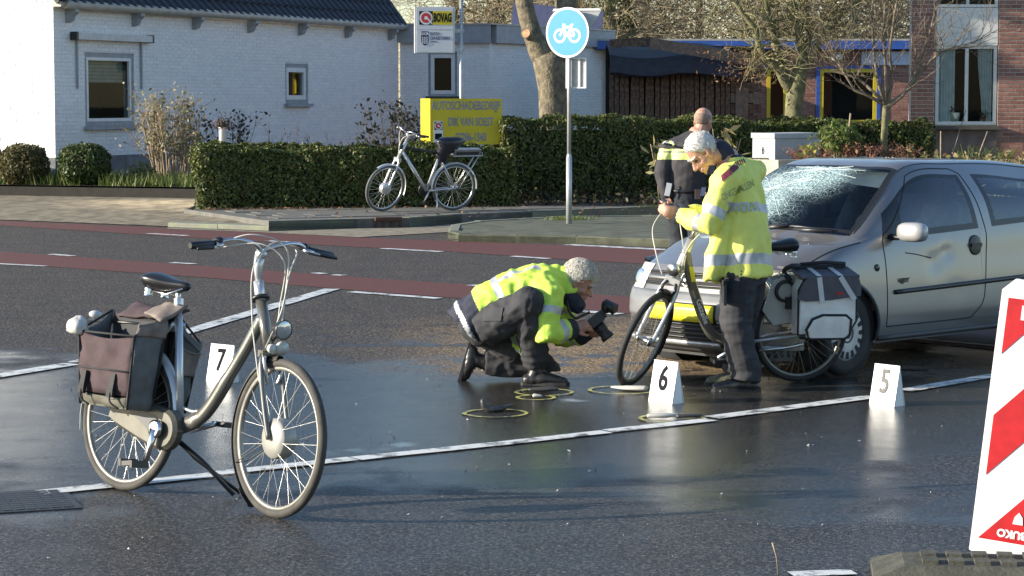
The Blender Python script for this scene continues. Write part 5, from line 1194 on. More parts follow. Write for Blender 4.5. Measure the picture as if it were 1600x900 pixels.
q.tube([(.95, 0, .75), (.965, 0, .715)], .034, 12); q.bar((.956, -.05, .735), (.956, .05, .735), .04, .03); q.build('fork', frame_green, bk1, world=False)
q = MB(); q.M = S1; q.tube([(.855, 0, .965), (.828, 0, 1.06)], [.024, .024], 12); q.tube([(.836, 0, 1.04), (.815, 0, 1.125), (.825, 0, 1.175)], [.0165, .021, .025], 12); q.ell((.833, 0, 1.185), (.034, .026, .026)); q.build('stem', silver, bk1, world=False)
q = MB(); q.M = S1; q.lathe([(0, 0), (.045, 0), (.045, .014), (.02, .02), (0, .02)], (.855, 0, .975), (-.39, 0, .92), 14); q.build('headset_cap', MT['black'], bk1, world=False)
hb1, E1 = handlebar(bk1, S1, (.835, 0, 1.195), .345, -.012, .02, MT['black'], MT['alloy'], .01)
q = MB(); q.M = S1
for P in ([(.81, -.22, 1.215), (.93, -.12, 1.27), (.99, .03, 1.22), (.98, .05, 1.02), (.97, .04, .80)], [(.82, -.20, 1.205), (.95, -.08, 1.23), (1.0, .02, 1.15), (.97, .03, .95), (.955, .03, .78)], [(.82, .2, 1.215), (.93, .13, 1.19), (1.0, .05, 1.10), (.985, .03, .93), (.965, -.03, .76)], [(.81, .23, 1.235), (.90, .02, 1.24), (.93, -.10, 1.12), (.93, -.09, .90), (.96, -.07, .70), (1.01, -.065, .55), (1.05, -.06, .44)]):
    q.tube(spline(P, 8), .0034, 6)
q.build('cable', MT['cable'], bk1, world=False)
q = MB(); q.M = S1; q.tube([(.975, 0, .80), (1.04, 0, .845)], .010, 8); lc = Vector((1.05, .0, .85)); q.lathe([(0, -.05), (.03, -.04), (.040, -.005), (.046, .012), (.043, .014)], lc, (1, 0, -.12), 18); lm = q.build('headlamp', MT['black'], bk1, world=False)
q = MB(); q.M = S1; q.lathe([(0, .018), (.03, .016), (.042, .011)], lc, (1, 0, -.12), 18); q.build('lens', mat('lamp_lens', (.62, .62, .60), .08, .6), lm, world=False)
q = MB(); q.M = S1; q.lathe([(0, -.03), (.028, -.02), (.032, .005), (.0, .008)], (1.03, .02, .765), (1, 0, -.1), 14); q.lathe([(0, -.03), (.02, -.02), (.024, .005), (.0, .008)], (1.025, -.03, .76), (1, 0, -.1), 14); q.build('reflector', mat('reflector_white', (.55, .55, .5), .15), lm, world=False)
q = MB(); q.M = S1; 
for s in (1, -1): q.tube(spline([(.965, s * .02, .70), (.99, s * .05, .72), (1.0, s * .04, .64), (.99, s * .03, .60)], 4), .010, 6)
q.build('brake_caliper', MT['alloy'], bk1, world=False)
q = MB(); q.M = S1; q.add(*arc_guard((wb - .005, 0, Rw), Rw + .012, R(95), R(228), .024), 0, True)
q.tube([(wb - .03, .03, Rw), (wb - .31, .024, .22)], .003, 5); q.tube([(wb - .03, -.03, Rw), (wb - .31, -.024, .22)], .003, 5); q.build('mudguard', dusty, bk1, world=False)
q = MB(); q.M = S1; q.add(*arc_guard((wb - .005, 0, Rw), Rw + .016, R(222), R(240), .030, 4), 0, True); q.build('mud_flap', MT['rubber'], bk1, world=False)
q = MB(); q.add(*arc_guard((0, 0, Rw), Rw + .014, R(-12), R(195), .026), 0, True); q.build('mudguard', guard_sil, bk1, world=False)
# chain case, with its recess and the crank
q = MB(); y0, y1 = -.075, -.050
def case_outline(k=0.0): 
    out = []
    for i in range(13): a = R(-95) + R(190) * i / 12; out.append((.350 + math.cos(a) * (.098 - k), .325 + math.sin(a) * (.098 - k)))
    out += [(.25, .438 - k), (.12, .452 - k), (.02, .435 - k), (-.05, .40 - k * .7), (-.06, .352), (-.02, .315 + k), (.16, .262 + k), (.30, .228 + k)]
    return out
o1, o2 = case_outline(0), case_outline(.018); n = len(o1)
vs = [Vector((x, -.030, z)) for x, z in o1] + [Vector((x, -.066, z)) for x, z in o1] + [Vector((x, -.082, z)) for x, z in o2]
q.add(vs, [(i, (i + 1) % n, n + (i + 1) % n, n + i) for i in range(n)] + [(n + i, n + (i + 1) % n, 2 * n + (i + 1) % n, 2 * n + i) for i in range(n)] + [[2 * n + i for i in range(n)], list(range(n))[::-1]], 0, False); cc = q.build('chain_case', dusty, bk1, world=False)
q = MB(); q.prism([(.09, -.0835, .40), (.14, -.0835, .415), (.30, -.0835, .385), (.335, -.0835, .35), (.32, -.0835, .30), (.285, -.0835, .285), (.24, -.0835, .318), (.16, -.0835, .36), (.105, -.0835, .378)], (0, .003, 0)); q.build('case_recess', mat('case_dark', (.05, .052, .055), .45, .3), cc, world=False)
q = MB(); ca = Vector((.335, -.105, .325)); ce = ca + Vector((-.035, -.015, -.165)); q.lathe([(0, -.012), (.043, -.012), (.043, .012), (.03, .016), (0, .016)], ca, (0, -1, 0), 24); q.tube([ca + Vector((0, -.006, 0)), ca.lerp(ce, .5), ce], [.021, .0135, .015], 10, side=(1, 0, 0), asp=1.25); cr = q.build('crank', MT['chrome'], bk1, world=False)
q = MB(); q.box(ce + Vector((-.005, -.062, -.005)), (.09, .09, .022), Matrix.Rotation(R(-8), 3, 'Y'))
for s in (-1, 1): q.box(ce + Vector((-.005 + s * .042, -.062, -.005)), (.016, .096, .034), Matrix.Rotation(R(-8), 3, 'Y'))
q.build('pedal', MT['black'], cr, world=False)
q = MB(); cb = Vector((.335, .10, .325)); cf = cb + Vector((.16, .02, .05)); q.tube([cb, cf], .013, 8); crl = q.build('crank', MT['alloy'], bk1, world=False); q = MB(); q.box(cf + Vector((0, .06, 0)), (.09, .09, .024)); q.build('pedal', MT['black'], crl, world=False)
q = MB(); q.tube([(.36, .03, .27), (.46, .10, .19), (.60, .19, .055)], [.013, .012, .011], 8); q.tube([(.36, .03, .27), (.42, .09, .2), (.54, .28, .06)], [.011, .010, .009], 8); q.build('kickstand', MT['black'], bk1, world=False)
q = MB()
for s in (1, -1):
    q.tube([(-.33, s * .055, .80), (.14, s * .055, .81)], .008, 8); q.tube([(-.02, s * .07, Rw), (-.20, s * .06, .80)], .007, 8)
for x in (-.3, -.15, 0, .1): q.tube([(x, -.055, .805), (x, .055, .805)], .006, 6)
q.build('rear_rack', MT['black'], bk1, world=False)
q = MB(); q.prism([(.16, -.034, .73), (.05, -.034, .76), (-.10, -.034, .70), (-.16, -.034, .55), (-.05, -.034, .45), (.10, -.034, .50), (.17, -.034, .60)], (0, .003, 0)); q.prism([(.16, .034, .73), (.05, .034, .76), (-.10, .034, .70), (-.16, .034, .55), (-.05, .034, .45), (.10, .034, .50), (.17, .034, .60)], (0, -.003, 0)); q.build('coat_guard', mat('coat_guard_grey', (.20, .21, .21), .4, .1), bk1, world=False)
q = MB(); q.box((.16, 0, .72), (.05, .07, .16)); q.tube([(.20, -.02, .70), (.12, -.05, .66), (.10, -.05, .60)], .012, 8); q.build('ring_lock', MT['black'], bk1, world=False)
q = MB(); q.ell((-.36, 0, .83), (.03, .035, .02)); q.build('rear_lamp', mat('lamp_clear', (.5, .5, .5), .25), bk1, world=False)
# open double pannier hanging on it
maroon = mat('maroon_canvas', (.056, .034, .038), .85, var=.22, scale=16, bump=.5, bscale=260); greyc = mat('grey_canvas', (.115, .12, .12), .8, var=.15, scale=18, bump=.4, bscale=260); trim = mat('black_webbing', (.016, .016, .018), .75); tanc = mat('taupe_canvas', (.20, .165, .14), .85, var=.2, scale=18, bump=.4, bscale=240); olive = mat('olive_base', (.10, .095, .07), .75, var=.2)
def pannier(M, label):
    t = thing('pannier', label, 'bicycle bag', M=M)
    for s, open_ in ((-1, True), (1, False)):
        Y = lambda a: s * (a if open_ else a * .78)
        x0, x1 = -.15, .275 if open_ else .235; zb_, zo, zi = .40, .745, .86
        def wallq(name, P, m, parent=t, th=.008):
            q = MB(); a, b_, c, d = [Vector(p) for p in P]; n = 10; vs = []
            for j in range(n + 1):
                for i in range(n + 1):
                    u, v = i / n, j / n; p = a.lerp(b_, u).lerp(d.lerp(c, u), v); nr = (b_ - a).cross(d - a).normalized(); p += nr * (.014 * math.sin(math.pi * u) * math.sin(math.pi * v) + .020 * noise.noise(p * 9) + .008 * noise.noise(p * 22)); p.z -= .022 * math.sin(math.pi * u) * (v > .9); vs.append(p)
            q.add(vs, [(j * (n + 1) + i, j * (n + 1) + i + 1, (j + 1) * (n + 1) + i + 1, (j + 1) * (n + 1) + i) for j in range(n) for i in range(n)], 0, True)
            o = q.build(name, m, parent, world=False); md = o.modifiers.new('s', 'SOLIDIFY'); md.thickness = th; return o
        o = wallq('outer_panel', [(x0 + .03, Y(.215), zb_ + .06), (x1 - .03, Y(.215), zb_ + .06), (x1, Y(.245), zo), (x0, Y(.245), zo)], maroon if open_ else greyc)
        wallq('base_panel', [(x0 + .04, Y(.205), zb_), (x1 - .04, Y(.205), zb_), (x1 - .03, Y(.2145), zb_ + .058), (x0 + .03, Y(.2145), zb_ + .058)], olive)
        wallq('front_panel', [(x1 - .03, Y(.213), zb_), (x1 - .03, Y(.075), zb_), (x1, Y(.06), zi), (x1, Y(.243), zo)], greyc)
        wallq('rear_panel', [(x0 + .03, Y(.213), zb_), (x0 + .03, Y(.075), zb_), (x0, Y(.06), zi), (x0, Y(.243), zo)], greyc)
        wallq('inner_panel', [(x0 + .03, Y(.07), zb_), (x1 - .03, Y(.07), zb_), (x1, Y(.058), zi), (x0, Y(.058), zi)], trim)
        q = MB(); q.prism([(x0 + .03, Y(.21), zb_), (x1 - .03, Y(.21), zb_), (x1 - .03, Y(.075), zb_), (x0 + .03, Y(.075), zb_)], (0, 0, .008)); q.build('bottom', olive, t, world=False)
        q = MB(); q.tube([(x0, Y(.06), zi), (x0, Y(.245), zo), (x1, Y(.245), zo), (x1, Y(.06), zi)], .006, 6)
        q.tube([(x1, Y(.245), zo), (x1 - .03, Y(.215), zb_)], .006, 6); q.tube([(x0, Y(.245), zo), (x0 + .03, Y(.215), zb_)], .006, 6); q.tube([(x1 - .03, Y(.07), zb_), (x1, Y(.06), zi)], .006, 6); q.build('piping', trim, t, world=False)
        if open_:
            q = MB()
            for x in (x0 + .07, x1 - .13): q.bar((x, Y(.232), zb_ + .16), (x, Y(.242), zb_ + .05), .035, .02, (0, 1, 0)); q.tube(spline([(x, Y(.245), zb_ + .09), (x + .02, Y(.26), zb_ + .03), (x + .06, Y(.235), zb_ + .0)], 4), .005, 5); q.box((x, Y(.246), zb_ + .07), (.045, .014, .035))
            q.tube([(x0 + .02, Y(.236), zb_ + .175), (x1 - .02, Y(.236), zb_ + .175)], .005, 5); q.build('strap', trim, t, world=False)
            # the lid, thrown back over the rack
            wallq('folded_lid', [(x0 + .05, Y(.07), zi - .02), (x1 + .01, Y(.10), zi - .01), (x1 + .03, Y(-.05), zi + .035), (x0 + .08, Y(-.03), zi + .055)], maroon, th=.012)
            wallq('lid_lining', [(x1 - .13, Y(.10), zi + .005), (x1 + .02, Y(.12), zi - .03), (x1 + .045, Y(-.02), zi + .055), (x1 - .09, Y(.0), zi + .07)], tanc, th=.012)
            wallq('front_flap', [(x1 + .006, Y(.235), zo + .005), (x1 + .006, Y(.065), zi - .11), (x1 + .002, Y(.055), zi - .005), (x1 + .002, Y(.22), zo + .06)], tanc)
        else:
            wallq('lid', [(x0, Y(.05), zi - .05), (x1, Y(.05), zi - .05), (x1 + .01, Y(.255), zo - .02), (x0, Y(.255), zo - .02)], greyc, th=.014)
            wallq('front_patch', [(x1 - .008, Y(.235), zb_ + .18), (x1 - .008, Y(.10), zb_ + .18), (x1 + .008, Y(.10), zo - .02), (x1 + .008, Y(.24), zo - .04)], tanc)
    return t
pannier(B1, 'open maroon and grey double pannier hanging over the rack of the foreground bicycle')
q = MB(); q.M = B1; q.ell((-.165, -.245, .765), (.055, .05, .045), 18, 12)
for i in range(len(q.v)): v = Vector(q.v[i]); d = noise.noise(v * 28) * .016 + noise.noise(v * 60) * .007; q.v[i] = tuple(v + (v - B1 @ Vector((-.165, -.245, .765))).normalized() * d)
o = q.build('plastic_bag', mat('crumpled_white_plastic', (.62, .60, .54), .22, var=.15, scale=20)); centre_origin(o, B1 @ Vector((-.165, -.245, .72))); tag(o, 'crumpled whitish plastic bag stuck on the rear corner of the open pannier', 'plastic bag')

# ---- the silver electric bicycle parked by the hedge
r2_ = gp(707, 329, .15); yaw2 = math.atan2(-.43, -.90); B2 = place((r2_.x, r2_.y), yaw2, R(8.5), .15, 1.055); bk2 = thing('bicycle', 'silver electric bicycle with covered saddle parked on the pavement before the hedge', 'bicycle', M=B2)
Rw = .35; wb = 1.09; HB, HT = (.915, 0, .79), (.80, 0, 1.04); S2 = steering(HB, HT, R(16)); tyre2 = mat('grey_tyre', (.10, .10, .10), .7)
wheel(bk2, 'wheel', (0, 0, Rw), Rw, I4, tyre2, MT['alloy'], MT['alloy'], .045, .1, 30, spoke_b, rad=.0016); wheel(bk2, 'wheel', (wb, 0, Rw), Rw, S2, tyre2, MT['alloy'], silver, .03, .1, 30, spoke_b, disc=.085, rad=.0016)
q = MB(); q.tube([(.86, 0, .90), (.44, 0, .31)], .026, 10); q.tube([(.44, 0, .31), (.235, 0, .90)], .022, 10); q.tube([HB, HT], .027, 10)
for s in (1, -1): q.tube([(.42, s * .04, .31), (0, s * .065, Rw)], .012, 8); q.tube([(.27, s * .03, .80), (0, s * .065, Rw)], .010, 8)
q.build('frame', silver, bk2, world=False)
q = MB(); q.tube([(.82, 0, .955), (.26, 0, .86)], .017, 8); q.build('top_tube', MT['black'], bk2, world=False)
q = MB(); q.M = S2
for s in (1, -1): q.tube(spline([(.92, s * .04, .775), (.965, s * .06, .66), (1.03, s * .06, .5), (wb, s * .057, Rw)], 4), .017, 8)
q.bar((.922, -.06, .775), (.922, .06, .775), .05, .05); q.build('fork', silver, bk2, world=False)
q = MB(); q.M = S2; q.tube([(.80, 0, 1.04), (.765, 0, 1.115), (.80, 0, 1.16)], [.027, .027, .024], 10); q.build('stem', silver, bk2, world=False)
handlebar(bk2, S2, (.80, 0, 1.165), .31, .10, .03, MT['black'], MT['alloy'], .0)
q = MB(); q.M = S2
for P in ([(.75, -.2, 1.20), (.88, -.08, 1.14), (.92, 0, 1.0), (.93, .03, .8)], [(.75, .2, 1.20), (.9, .08, 1.14), (.93, .02, 1.0), (.95, .05, .8)]): q.tube(spline(P, 5), .006, 5)
q.build('cable', MT['cable'], bk2, world=False)
q = MB(); q.M = S2; q.lathe([(0, -.04), (.035, -.03), (.045, .01), (0, .012)], (.90, 0, .97), (1, 0, -.1), 12); q.build('headlamp', MT['black'], bk2, world=False)
q = MB(); q.tube([(.235, 0, .90), (.205, 0, .99)], .014, 8); q.build('seat_post', MT['alloy'], bk2, world=False)
saddle(bk2, (.15, 0, 1.03), saddle_m, .27, .2)
q = MB(); n = 14; vs = []; C_ = Vector((.14, 0, 1.0))
for j, (z, r_, ) in enumerate(((.10, .02), (.085, .12), (.03, .16), (-.06, .13), (-.16, .10), (-.26, .07), (-.31, .02))):
    for k in range(n): a = 2 * math.pi * k / n; rr = r_ * (1 + .25 * noise.noise(Vector((math.cos(a) * 2, math.sin(a) * 2, z * 8)))); vs.append(C_ + Vector((math.cos(a) * rr * 1.15 + (-.10 if (z > 0 and math.cos(a) < 0) else 0) * abs(math.cos(a)) + (.07 if z < -.1 else 0), math.sin(a) * rr * .75, z)))
q.M = B2; q.add(vs, [(j * n + k, j * n + (k + 1) % n, (j + 1) * n + (k + 1) % n, (j + 1) * n + k) for j in range(6) for k in range(n)] + [list(range(n)), [6 * n + k for k in range(n)][::-1]], 0, True)
o = q.build('saddle_cover', mat('black_bag', (.012, .014, .022), .3, bump=.4, bscale=30)); centre_origin(o, B2 @ Vector((.14, 0, .69))); tag(o, 'black plastic bag tied over the saddle of the bicycle by the hedge', 'saddle cover')
q = MB(); q.add(*arc_guard((0, 0, Rw), Rw + .016, R(-5), R(185), .028), 0, True); q.build('mudguard', guard_sil, bk2, world=False); q = MB(); q.M = S2; q.add(*arc_guard((wb, 0, Rw), Rw + .016, R(60), R(200), .028), 0, True); q.build('mudguard', guard_sil, bk2, world=False)
q = MB(); q.box((-.16, 0, .865), (.42, .13, .085)); bt = q.build('battery', mat('battery_grey', (.18, .18, .20), .4), bk2, world=False); q = MB(); q.box((-.16, .068, .865), (.36, .006, .04)); q.build('label_strip', MT['black'], bt, world=False)
q = MB()
for s in (1, -1): q.tube([(.08, s * .065, .825), (-.40, s * .065, .825), (-.40, s * .065, .87)], .009, 6); q.tube([(-.06, s * .07, Rw), (-.34, s * .065, .82)], .008, 6)
q.tube([(-.40, -.065, .87), (-.40, .065, .87)], .009, 6); q.box((-.16, 0, .918), (.44, .15, .014)); q.build('rear_rack', MT['alloy'], bk2, world=False)
q = MB(); q.lathe([(0, -.02), (.10, -.02), (.10, .02), (0, .02)], (.44, -.06, .31), (0, -1, 0), 20); q.bar((.40, -.06, .36), (.0, -.06, .39), .03, .05); q.bar((.40, -.06, .27), (.0, -.06, .31), .03, .05); q.build('chain_case', MT['black'], bk2, world=False)
q = MB(); q.tube([(.44, .10, .31), (.52, .12, .15)], .014, 8); cr = q.build('crank', MT['alloy'], bk2, world=False); q = MB(); q.box((.52, .17, .145), (.09, .09, .025)); q.build('pedal', MT['black'], cr, world=False)
q = MB(); q.tube([(.30, .07, .32), (.33, .16, .18), (.36, .26, .02)], .012, 8); q.build('kickstand', MT['alloy'], bk2, world=False)

# ---- the third bicycle, held upright between the bowed man and the car
B3 = place((1.91, 15.17), R(-164), R(6)); bk3 = thing('bicycle', 'grey step through bicycle with white pannier standing behind the bowed man', 'bicycle', M=B3)
Rw = .335; wb = 1.13; HB, HT = (.905, 0, .725), (.80, 0, .975); S3 = steering(HB, HT, R(48)); spd = mat('spoke_dull', (.30, .26, .20), .5, .6)
wheel(bk3, 'wheel', (0, 0, Rw), Rw, I4, MT['rubber'], rim_m, MT['alloy'], .04, .1, 36, spd, rad=.0013); wheel(bk3, 'wheel', (wb, 0, Rw - .0), Rw, S3, MT['rubber'], rim_m, MT['alloy'], .032, .09, 36, spd, rad=.0013)
q = MB(); cen = spline([(.84, 0, .90), (.79, 0, .70), (.70, 0, .46), (.63, 0, .34), (.54, 0, .295), (.47, 0, .28)], 6); q.tube(cen, .034, 12, side=(0, 1, 0), asp=.9); f3 = q.build('frame', mat('olive_grey_frame', (.145, .14, .115), .35, .4, var=.1, coat=.4), bk3, world=False)
q = MB(); q.tube([HB, HT], .029, 12); q.tube([(.47, 0, .28), (.27, 0, .84)], .02, 10)
for s in (1, -1): q.tube([(.46, s * .04, .28), (0, s * .065, Rw)], .011, 8); q.tube([(.30, s * .03, .76), (0, s * .065, Rw)], .010, 8)
q.build('seat_tube', silver, bk3, world=False)
dt = Vector((.715, 0, .50)); dd = (Vector((.655, 0, .375)) - Vector((.775, 0, .66))).normalized()
q = MB(); q.text('Gazelle', Matrix.Identity(4), .052, .002, sx=1.15, bold=.001, fn=lambda v: dt + dd * v.x + Vector((0, .0325, 0)) + Vector((-dd.z, 0, dd.x)) * -v.y + Vector((0, v.z, 0))); q.build('lettering', WHT, f3, world=False)
q = MB(); q.prism([Vector((.822, .0335, .80)), Vector((.792, .0335, .80)), Vector((.768, .0335, .70)), Vector((.800, .0335, .70))], (0, .002, 0)); q.build('yellow_decal', mat('decal_yellow', (.62, .60, .05), .35), f3, world=False)
q = MB(); q.M = S3
for s in (1, -1): q.tube(spline([(.91, s * .038, .71), (.955, s * .058, .63), (1.05, s * .058, .46), (wb, s * .056, Rw)], 4), .014, 8)
q.bar((.912, -.055, .71), (.912, .055, .71), .05, .045); q.build('fork', silver, bk3, world=False)
q = MB(); q.M = S3; q.tube([(.80, 0, .975), (.775, 0, 1.03), (.80, 0, 1.075)], .022, 10); q.build('stem', MT['alloy'], bk3, world=False)
handlebar(bk3, S3, (.80, 0, 1.08), .285, .10, .03, MT['black'], mat('white_bar', (.66, .66, .63), .4), .01)
q = MB(); q.M = S3
for P in ([(.74, -.24, 1.12), (.86, -.26, .98), (.95, -.16, .86), (.98, -.06, .74)], [(.75, .2, 1.11), (.88, .10, 1.10), (.93, .04, .95), (.93, .04, .75)], [(.76, -.16, 1.11), (.90, -.05, 1.05), (.92, .03, .9), (.9, .05, .78)]): q.tube(spline(P, 7), .004, 6)
q.build('cable', MT['cable'], bk3, world=False)
q = MB(); q.M = S3; q.lathe([(0, -.05), (.035, -.035), (.045, .01), (0, .014)], (.965, 0, .80), (1, 0, -.1), 14); q.build('headlamp', MT['alloy'], bk3, world=False)
q = MB(); q.M = S3
for s in (1, -1): q.tube([(.935, s * .03, .70), (.96, s * .05, .66), (.965, s * .03, .61)], .010, 6)
q.build('brake_caliper', MT['black'], bk3, world=False)
q = MB(); q.M = S3; q.add(*arc_guard((wb, 0, Rw), Rw + .014, R(100), R(215), .025), 0, True); q.build('mudguard', MT['rubber'], bk3, world=False); q = MB(); q.add(*arc_guard((0, 0, Rw), Rw + .014, R(20), R(188), .026), 0, True); q.build('mudguard', MT['rubber'], bk3, world=False)
q = MB(); q.tube([(.27, 0, .84), (.245, 0, .90)], .014, 8); q.build('seat_post', MT['alloy'], bk3, world=False); saddle(bk3, (.19, 0, .945), saddle_m, .26, .19)
q = MB(); q.lathe([(0, -.015), (.08, -.015), (.08, .015), (0, .015)], (.47, -.06, .28), (0, -1, 0), 20); q.build('chain_case', MT['black'], bk3, world=False)
q = MB(); q.lathe([(.06, .055), (.075, .055), (.075, .06), (.06, .06)], (.47, 0, .28), (0, 1, 0), 20, closed=True); q.tube([(.47, .09, .28), (.62, .10, .20)], .014, 8); cr = q.build('crank', MT['alloy'], bk3, world=False); q = MB(); q.box((.63, .15, .195), (.09, .09, .025)); q.build('pedal', MT['black'], cr, world=False)
q = MB(); q.tube([(.02, .09, Rw - .06), (.16, .10, .255), (.33, .11, .245)], [.013, .013, .010], 8); q.build('kickstand', MT['alloy'], bk3, world=False)
q = MB()
for s in (1, -1): q.tube([(-.34, s * .06, .73), (.20, s * .06, .74)], .008, 6); q.tube([(0, s * .075, Rw), (-.15, s * .06, .73)], .007, 6)
for x in (-.3, -.1, .1): q.tube([(x, -.06, .735), (x, .06, .735)], .006, 6)
q.build('rear_rack', MT['alloy'], bk3, world=False)
q = MB(); q.prism([(.24, .05, .70), (.10, .05, .74), (.02, .05, .60), (.06, .05, .42), (.22, .05, .40), (.30, .05, .50)], (0, .006, 0)); q.prism([(.24, -.05, .70), (.10, -.05, .74), (.02, -.05, .60), (.06, -.05, .42), (.22, -.05, .40), (.30, -.05, .50)], (0, -.006, 0)); q.build('coat_guard', mat('clear_coat_guard', (.42, .41, .37), .15), bk3, world=False)
q = MB(); q.lathe([(.055, -.012), (.075, -.012), (.075, .012), (.055, .012)], (.15, .065, .63), (0, 1, 0), 20, closed=True); q.box((.12, .068, .55), (.05, .03, .08)); q.build('ring_lock', MT['black'], bk3, world=False)
q = MB(); q.tube([(-.25, .0, .70), (-.37, 0, .60)], .012, 8); q.ell((-.385, 0, .59), (.02, .03, .03)); q.build('rear_lamp', MT['black'], bk3, world=False)
# white and grey pannier on it
pw_ = mat('white_tarpaulin', (.74, .72, .66), .42, var=.12, scale=9, bump=.25, bscale=60); pg = mat('grey_lid_canvas', (.085, .08, .095), .65, var=.15, scale=14, bump=.3, bscale=200); refl = mat('reflective_strip', (.62, .62, .62), .3, .2)
pn = thing('pannier', 'white and dark grey closed double pannier on the rack of the bicycle beside the car', 'bicycle bag', M=B3)
for s in (1, -1):
    Y = lambda a: s * a
    q = MB(); o1 = [(.10, .36), (.11, .66), (.08, .72), (-.30, .72), (-.31, .44), (-.26, .36)]; n = len(o1)
    q.add([(x, Y(.075), z) for x, z in o1] + [(x, Y(.185), z) for x, z in o1] + [(x * .94 - .006, Y(.20), z * .96 + .02) for x, z in o1], [(i, (i + 1) % n, n + (i + 1) % n, n + i) for i in range(n)] + [(n + i, n + (i + 1) % n, 2 * n + (i + 1) % n, 2 * n + i) for i in range(n)] + [list(range(n)), [2 * n + i for i in range(n)][::-1]]); q.build('bag', pw_, pn, world=False)
    q = MB(); o2 = [(.04, .34), (.06, .40), (.02, .47), (-.05, .495), (-.22, .49), (-.255, .46), (-.25, .36), (-.22, .335)]; n = len(o2)
    q.add([(x, Y(.19), z) for x, z in o2] + [(x * .98 - .002, Y(.232), z) for x, z in o2] + [(x * .86 - .014, Y(.24), z * .90 + .041) for x, z in o2], [(i, (i + 1) % n, n + (i + 1) % n, n + i) for i in range(n)] + [(n + i, n + (i + 1) % n, 2 * n + (i + 1) % n, 2 * n + i) for i in range(n)] + [[2 * n + i for i in range(n)]]); pk = q.build('pocket', pw_, pn, world=False)
    q = MB(); q.tube([(x, Y(.232), z) for x, z in o2], .010, 6, closed=True); q.build('piping', trim, pk, world=False)
    q = MB(); q.tube([(x, Y(.19), z) for x, z in o1], .008, 6, closed=True); q.build('piping', trim, pn, world=False)
    q = MB(); L = [(.125, .60), (.10, .68), (.06, .745), (-.30, .745), (-.325, .68), (-.325, .615), (-.10, .59), (.06, .585)]; n = len(L)
    q.add([(x, Y(.20), z) for x, z in L] + [(x, Y(.214), z) for x, z in L], [list(range(n)), [n + i for i in range(n)]] + [(i, (i + 1) % n, n + (i + 1) % n, n + i) for i in range(n)]); q.prism([(.11, Y(.0), .76), (-.31, Y(.0), .76), (-.31, Y(.208), .735), (.10, Y(.208), .735)], (0, 0, .016)); ld = q.build('lid', pg, pn, world=False)
    q = MB(); q.bar((-.02, Y(.216), .745), (-.05, Y(.216), .575), .035, .006, (0, 1, 0)); q.bar((-.17, Y(.216), .745), (-.28, Y(.216), .59), .035, .006, (0, 1, 0)); q.prism([(-.003, Y(.02), .778), (-.037, Y(.02), .778), (-.037, Y(.212), .753), (-.003, Y(.212), .753)], (0, 0, .004)); q.prism([(-.153, Y(.02), .778), (-.187, Y(.02), .778), (-.187, Y(.212), .753), (-.153, Y(.212), .753)], (0, 0, .004)); q.build('reflective_strap', refl, ld, world=False)
    if s > 0: q = MB(); q.box((-.17, Y(.217), .635), (.05, .004, .018)); q.build('brand_tag', mat('tag_red', (.4, .03, .04), .5), ld, world=False)
q = MB(); q.box((-.10, 0, .785), (.36, .09, .02)); q.tube([(-.28, .03, .80), (-.12, .05, .815), (.04, .03, .80)], .012, 8); q.tube(spline([(.06, .06, .79), (.13, .09, .80), (.16, .05, .76), (.12, .08, .70)], 5), .016, 8); q.build('carrying_strap', trim, pn, world=False)
# ------------------------------------------------------------------ the silver hatchback (local: x forward from the front axle, y left, z up)
CARM = Matrix.Translation((1.732, 16.06, 0)) @ Matrix.Rotation(-2.394, 4, 'Z')
car = thing('car', 'silver three door hatchback with a shattered windscreen and dented door', 'car', M=CARM)
def carpaint():
    m, N, L, B = newmat('silver_car_paint'); tc = N.new('ShaderNodeTexCoord')
    n = N.new('ShaderNodeTexNoise'); n.inputs['Scale'].default_value = 3; n.inputs['Detail'].default_value = 6; L.new(tc.outputs['Object'], n.inputs['Vector'])
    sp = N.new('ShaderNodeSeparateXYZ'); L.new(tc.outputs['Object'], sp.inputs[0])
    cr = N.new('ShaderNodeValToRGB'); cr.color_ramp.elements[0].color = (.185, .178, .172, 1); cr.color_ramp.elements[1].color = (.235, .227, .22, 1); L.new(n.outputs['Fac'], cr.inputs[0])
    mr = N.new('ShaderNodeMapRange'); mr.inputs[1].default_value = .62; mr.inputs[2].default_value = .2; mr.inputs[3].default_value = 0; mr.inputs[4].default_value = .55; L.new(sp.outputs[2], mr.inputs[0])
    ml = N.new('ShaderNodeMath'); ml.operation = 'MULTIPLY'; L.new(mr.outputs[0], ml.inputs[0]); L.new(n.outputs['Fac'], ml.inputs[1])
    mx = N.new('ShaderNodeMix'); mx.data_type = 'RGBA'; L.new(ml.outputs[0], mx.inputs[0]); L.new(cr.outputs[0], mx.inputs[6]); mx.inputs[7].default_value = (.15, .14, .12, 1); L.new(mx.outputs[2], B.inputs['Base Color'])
    B.inputs['Metallic'].default_value = .55; B.inputs['Roughness'].default_value = .36; B.inputs['Coat Weight'].default_value = .9; B.inputs['Coat Roughness'].default_value = .07
    n2 = N.new('ShaderNodeTexNoise'); n2.inputs['Scale'].default_value = 900; L.new(tc.outputs['Object'], n2.inputs['Vector'])
    rr = N.new('ShaderNodeMapRange'); rr.inputs[3].default_value = .04; rr.inputs[4].default_value = .22; L.new(n.outputs['Fac'], rr.inputs[0]); L.new(rr.outputs[0], B.inputs['Coat Roughness'])
    return m
PAINT = carpaint(); TRIM = mat('car_trim_grey', (.05, .05, .055), .55, var=.15); BUMP = mat('bumper_grey', (.17, .175, .18), .5, .1, var=.1, coat=.3)
